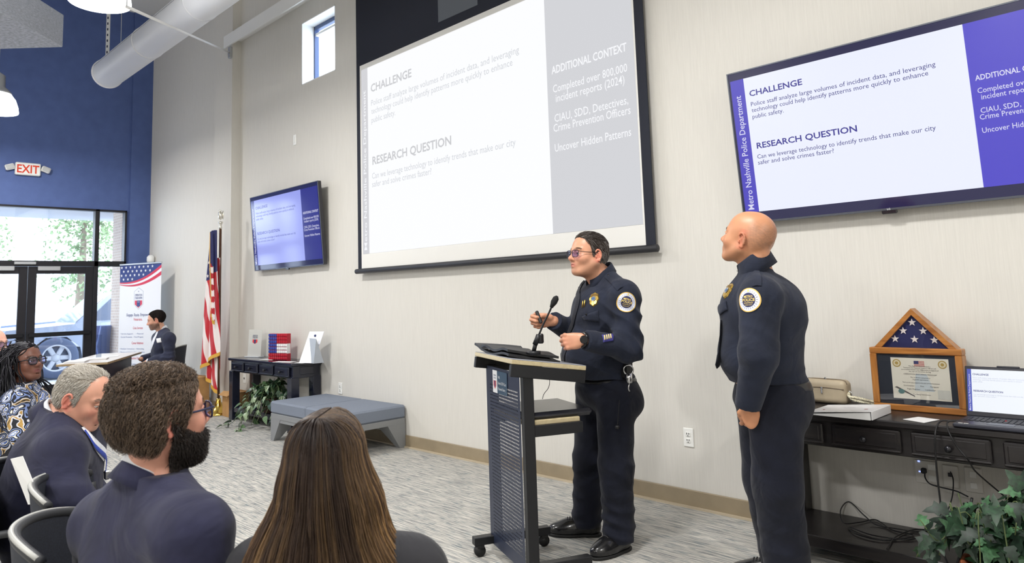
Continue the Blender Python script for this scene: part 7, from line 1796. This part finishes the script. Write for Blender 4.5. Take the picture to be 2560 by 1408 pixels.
hair_cap(c, 'hair_cap', (.103, .083, .093), lambda X, Y, Z: np.interp(X, [-.13, -.02, .02, .05, .075], [-.10, -.06, .03, .07, .096]) - Z, (22, 20, 24), .002)
rs = np.random.RandomState(41); n = 620; P_, N_, L_ = scalp_roots(n, rs, lambda x, y, z: (np.interp(x, [-.13, -.02, .02, .04, .05], [-.08, -.04, .035, .068, .083]) < z), H, s, 1.05)
pk = skull_push(H, s, (.108, .088, .098)); tb_ = c['chest'][0]; Rb = np.stack([f, l, UP], 1)
def pushb(P):
    P = pk(P); L = (P - tb_ - UP * .0) @ Rb; r_ = np.array([.17, .24, .24]); k = np.sqrt(((L / r_) ** 2).sum(1)); m_ = k < 1; L[m_] /= k[m_, None]; return tb_ + L @ Rb.T
wv = rs.normal(size=(n, 3)) * .16 + np.where(L_[:, 1] < .0, .16, -.3)[:, None] * f[None]
c['put'](strands('braids', P_, lambda P, k, i: np.where(k < 5, 1, 0) * (1 + 1.6 * (L_[:, 0] > .02))[:, None] * ((np.stack([-.45 * np.ones(n), np.sign(L_[:, 1]) * .5, np.zeros(n)], 1)) @ R.T) * .8 - UP * (.35 if k < 3 else 1.3) + wv * (1 + np.sin(k * 1.3 + i[:, None])), 20, .022, .0036, blend_col((14, 14, 20), (34, 32, 42), 4, .3), ro, M_HAIR, rs, pushb, 6, .7))
glasses(ro, H, s, M_GFR, rim=.0036, lw=.026, lh=.021).location = c['topobj'].location

# ---- man at the very left edge
c = {}; T0 = 5.3; f = heading(95); l = np.cross(UP, f); c['f'], c['l'] = f, l; R = headR(98, 2, 0); s = 1.0; c['hs'] = s; c['H'] = (AT(-20, 864, T0), R); H = c['H']; c['hres'] = .005
c['label'] = 'man with glasses half cut off by the left picture edge'; c['skin'] = (222, 168, 148); c['blush'] = (216, 130, 116); c['brow'] = (120, 100, 90)
c['neck'] = AT(-30, 925, T0); c['chest'] = (AT(-30, 985, T0), (.13, .19, .18)); c['belly'] = (AT(-35, 1045, T0), (.15, .18, .15)); c['sh'] = [AT(-22, 945, 5.5), AT(-40, 950, 5.1)]; c['el'] = [AT(-5, 1035, 5.55), AT(-30, 1040, 5.05)]; c['wr'] = [AT(40, 1060, 5.4), AT(35, 1062, 5.2)]
rt_ = AT(-40, 1060, T0); seat_pose(c, rt_, f, l); c['root'] = (rt_[0], rt_[1], 0); c['trousers'] = MATS['trousers_dark']; c['shoes'] = True
c['top'] = dict(name='shirt', mat=pm('grey_shirt', (110, 116, 128), .8), hem=.5, g=.014, res=.012, neck_up=.02); c = build_person(c)
glasses(c['rootobj'], H, s, M_GFR).location = c['topobj'].location

# ---- seated man at the far table
c = {}; T0 = 10.0; f = heading(-103); l = np.cross(UP, f); c['f'], c['l'] = f, l; R = headR(-108, -12, 0); s = 1.08; c['hs'] = s; c['H'] = (AT(391, 801, T0), R); H = c['H']; c['hres'] = .0035
c['label'] = 'dark-haired man in navy jacket with a white name tag seated behind the far table'; c['skin'] = (212, 160, 134); c['blush'] = (206, 130, 110); c['lip'] = (176, 108, 98); c['stubble'] = ((44, 34, 30), .85); c['brow'] = (34, 28, 26); c['look'] = (1, 0, -.5)
c['neck'] = AT(405, 831, T0 + .02); c['chest'] = (AT(408, 866, T0), (.13, .19, .19)); c['belly'] = (AT(410, 895, T0), (.14, .18, .16)); c['sh'] = [AT(422, 848, 9.84), AT(397, 846, 10.22)]; c['el'] = [AT(424, 893, 9.76), AT(392, 890, 10.3)]; c['wr'] = [AT(366, 906, 9.78), AT(352, 898, 10.1)]
rt_ = AT(414, 920, T0); seat_pose(c, rt_, f, l); c['root'] = (rt_[0], rt_[1], 0); c['trousers'] = MATS['trousers_black']; c['shoes'] = True
c['hands'] = [dict(w=c['wr'][0], d=nrm(f - .25 * UP), n=nrm(UP + .3 * f), s=nrm(-l), curl=(18, 22, 15), thumb=(.1, .1)), None]
c['top'] = dict(name='jacket', mat=cloth('jacket_dark', (46, 50, 70)), hem=.5, g=.02, sleeve=(.08, .068, .05), cuff=.93, res=.008, neck_up=.04, neck_n=nrm(UP + .5 * f), folds=[(c['el'][0], .13, UP, .06, .008)])
c = build_person(c); ro = c['rootobj']; so = c['topobj']; suit_extras(c, MATS['jacket_dark'], .058, .07, .012, .04, -.02)
hair_cap(c, 'hair', (.106, .084, .095), hl_short, (30, 26, 25), .002)
strip(c, [(391, 832), (386, 845), (381, 860), (377, 878)], lambda t: .05 - .02 * t, M_SHIRT, 'shirt_front', so, .003, .004)
flat_patch(c, [(392, 847), (403, 845), (405, 856), (394, 858)], M_PAPER, 'name_tag', so, .006)
strip(c, [(369, 898), (367, 907), (368, 912)], .012, M_SHIRT, 'shirt_cuff', so, .004, .004)

# ================================================================ mesh-back chairs
M_CH = pm('chair_black', (34, 36, 40), .55); M_MESH = pm('chair_mesh', (30, 34, 44), .8, var=.2, scale=220); M_RIM2 = pm('chair_rim_grey', (168, 168, 164), .4); M_CHR = pm('chair_chrome', (150, 152, 156), .3, metal=.8)
def chair(label, loc, az):
    t = thing('conference_chair', label, 'chair', (loc[0], loc[1], 0), math.atan2(heading(az)[1], heading(az)[0]), 'mesh-back conference chairs')
    mb = MB(); mb.box((0, 0, .445), (.46, .46, .06), 0, .025); mb.build('seat', M_MESH, t)
    W2 = .225; sh_ = lambda y, z: (-.225 - .10 * max(0, (z - .5)) + .10 * (y / W2) ** 2, y, z)
    mb = MB(); nu, nv = 14, 10; vs = []
    for dx in (0, .022):
        for i in range(nu + 1):
            for j in range(nv + 1):
                z = .52 + .32 * j / nv; y = -W2 + 2 * W2 * i / nu; y *= 1 - .10 * (1 - j / nv); x, y, z = sh_(y, z - .03 * (abs(y) / W2) ** 3 * (j / nv)); vs.append((x + dx, y, z))
    k = (nu + 1) * (nv + 1); ix = lambda i, j: i * (nv + 1) + j; fs = []
    for i in range(nu):
        for j in range(nv): q = (ix(i, j), ix(i + 1, j), ix(i + 1, j + 1), ix(i, j + 1)); fs += [q[::-1], tuple(v + k for v in q)]
    mb.add(vs, fs, 0, True); mb.build('backrest', M_MESH, t)
    top = [np.array(sh_(-W2 + 2 * W2 * i / 20, .842 - .03 * abs(-1 + i / 10) ** 3)) + [.011, 0, 0] for i in range(21)]
    mb = MB(); mb.tube(top, .014, 8); mb.build('back_frame', M_CH, t); mb = MB(); mb.tube([q + np.array([-.008, 0, .009]) for q in top], .007, 8); mb.build('top_rim', M_RIM2, t)
    for s_ in (-1, 1):
        mb = MB(); mb.tube(bez([np.array(sh_(s_ * W2, .78)) + [.011, 0, 0], np.array(sh_(s_ * W2 * .96, .65)) + [.011, 0, 0], (-.16, s_ * .205, .52), (-.05, s_ * .2, .44)], 6), .017, 8); mb.build('back_post', M_CH, t)
        mb = MB(); mb.tube(bez([(-.15, s_ * .24, .50), (-.17, s_ * .27, .62), (-.1, s_ * .275, .665), (.1, s_ * .275, .66), (.13, s_ * .26, .6), (.06, s_ * .235, .45)], 6), .016, 8, flat=.8); mb.build('armrest', M_CH, t)
        for e in (-1, 1):
            mb = MB(); mb.tube(bez([(e * .12, s_ * .21, .42), (e * .2, s_ * .235, .2), (e * .235, s_ * .245, .055)], 5), .012, 8); mb.tube([(e * .235, s_ * .232, .028), (e * .235, s_ * .258, .028)], .027, 12); mb.build('leg', M_CH, t)
    return t
def chair_at(label, px, py, t_, az):
    p = AT(px, py, t_); f_ = heading(az); chair(label, p + f_ * .24, az)
chair_at('empty grey-rimmed mesh chair in front of the grey-haired man', 100, 1194, 2.42, 75)
chair_at('nearest grey-rimmed mesh chair at the bottom left beside the bearded man', 54, 1309, 1.92, 70)
chair_at('mesh chair at the left edge with white paper tucked behind its back', -32, 1160, 2.68, 76)
chair_at('mesh chair of the man seated at the far folding table', 462, 872, 10.05, -100)
pw = [AT(26, 1148, 2.40), AT(56, 1141, 2.38), AT(104, 1258, 2.36), AT(70, 1262, 2.40)]; mb = MB(); pn = nrm(np.cross(pw[1] - pw[0], pw[3] - pw[0])) * .002
mb.add(pw + [p + pn for p in pw], [(0, 1, 2, 3), (7, 6, 5, 4), (0, 4, 5, 1), (1, 5, 6, 2), (2, 6, 7, 3), (3, 7, 4, 0)]); pw2 = [AT(0, 1162, 2.66), AT(26, 1140, 2.64), AT(22, 1180, 2.64), AT(6, 1190, 2.66)]; 
tag(mb.build('paper_sheet', M_PAPER, loc=sum(pw) / 4), 'folded white paper standing in the chair at the left edge', 'paper')
# ================================================================ daylight and exposure
w = bpy.data.worlds.new('sky'); SC.world = w; w.use_nodes = True
bg = w.node_tree.nodes['Background']; bg.inputs[0].default_value = (.72, .85, 1.0, 1); bg.inputs[1].default_value = 7.0
SC.view_settings.view_transform = 'Standard'; SC.view_settings.look = 'None'; SC.view_settings.gamma = 1.0; SC.view_settings.use_curve_mapping = False
SC.view_settings.exposure = 0.0
SC.cycles.max_bounces = 8; SC.cycles.transparent_max_bounces = 12; SC.cycles.caustics_reflective = False; SC.cycles.caustics_refractive = False
SC.cycles.sample_clamp_indirect = 6.0
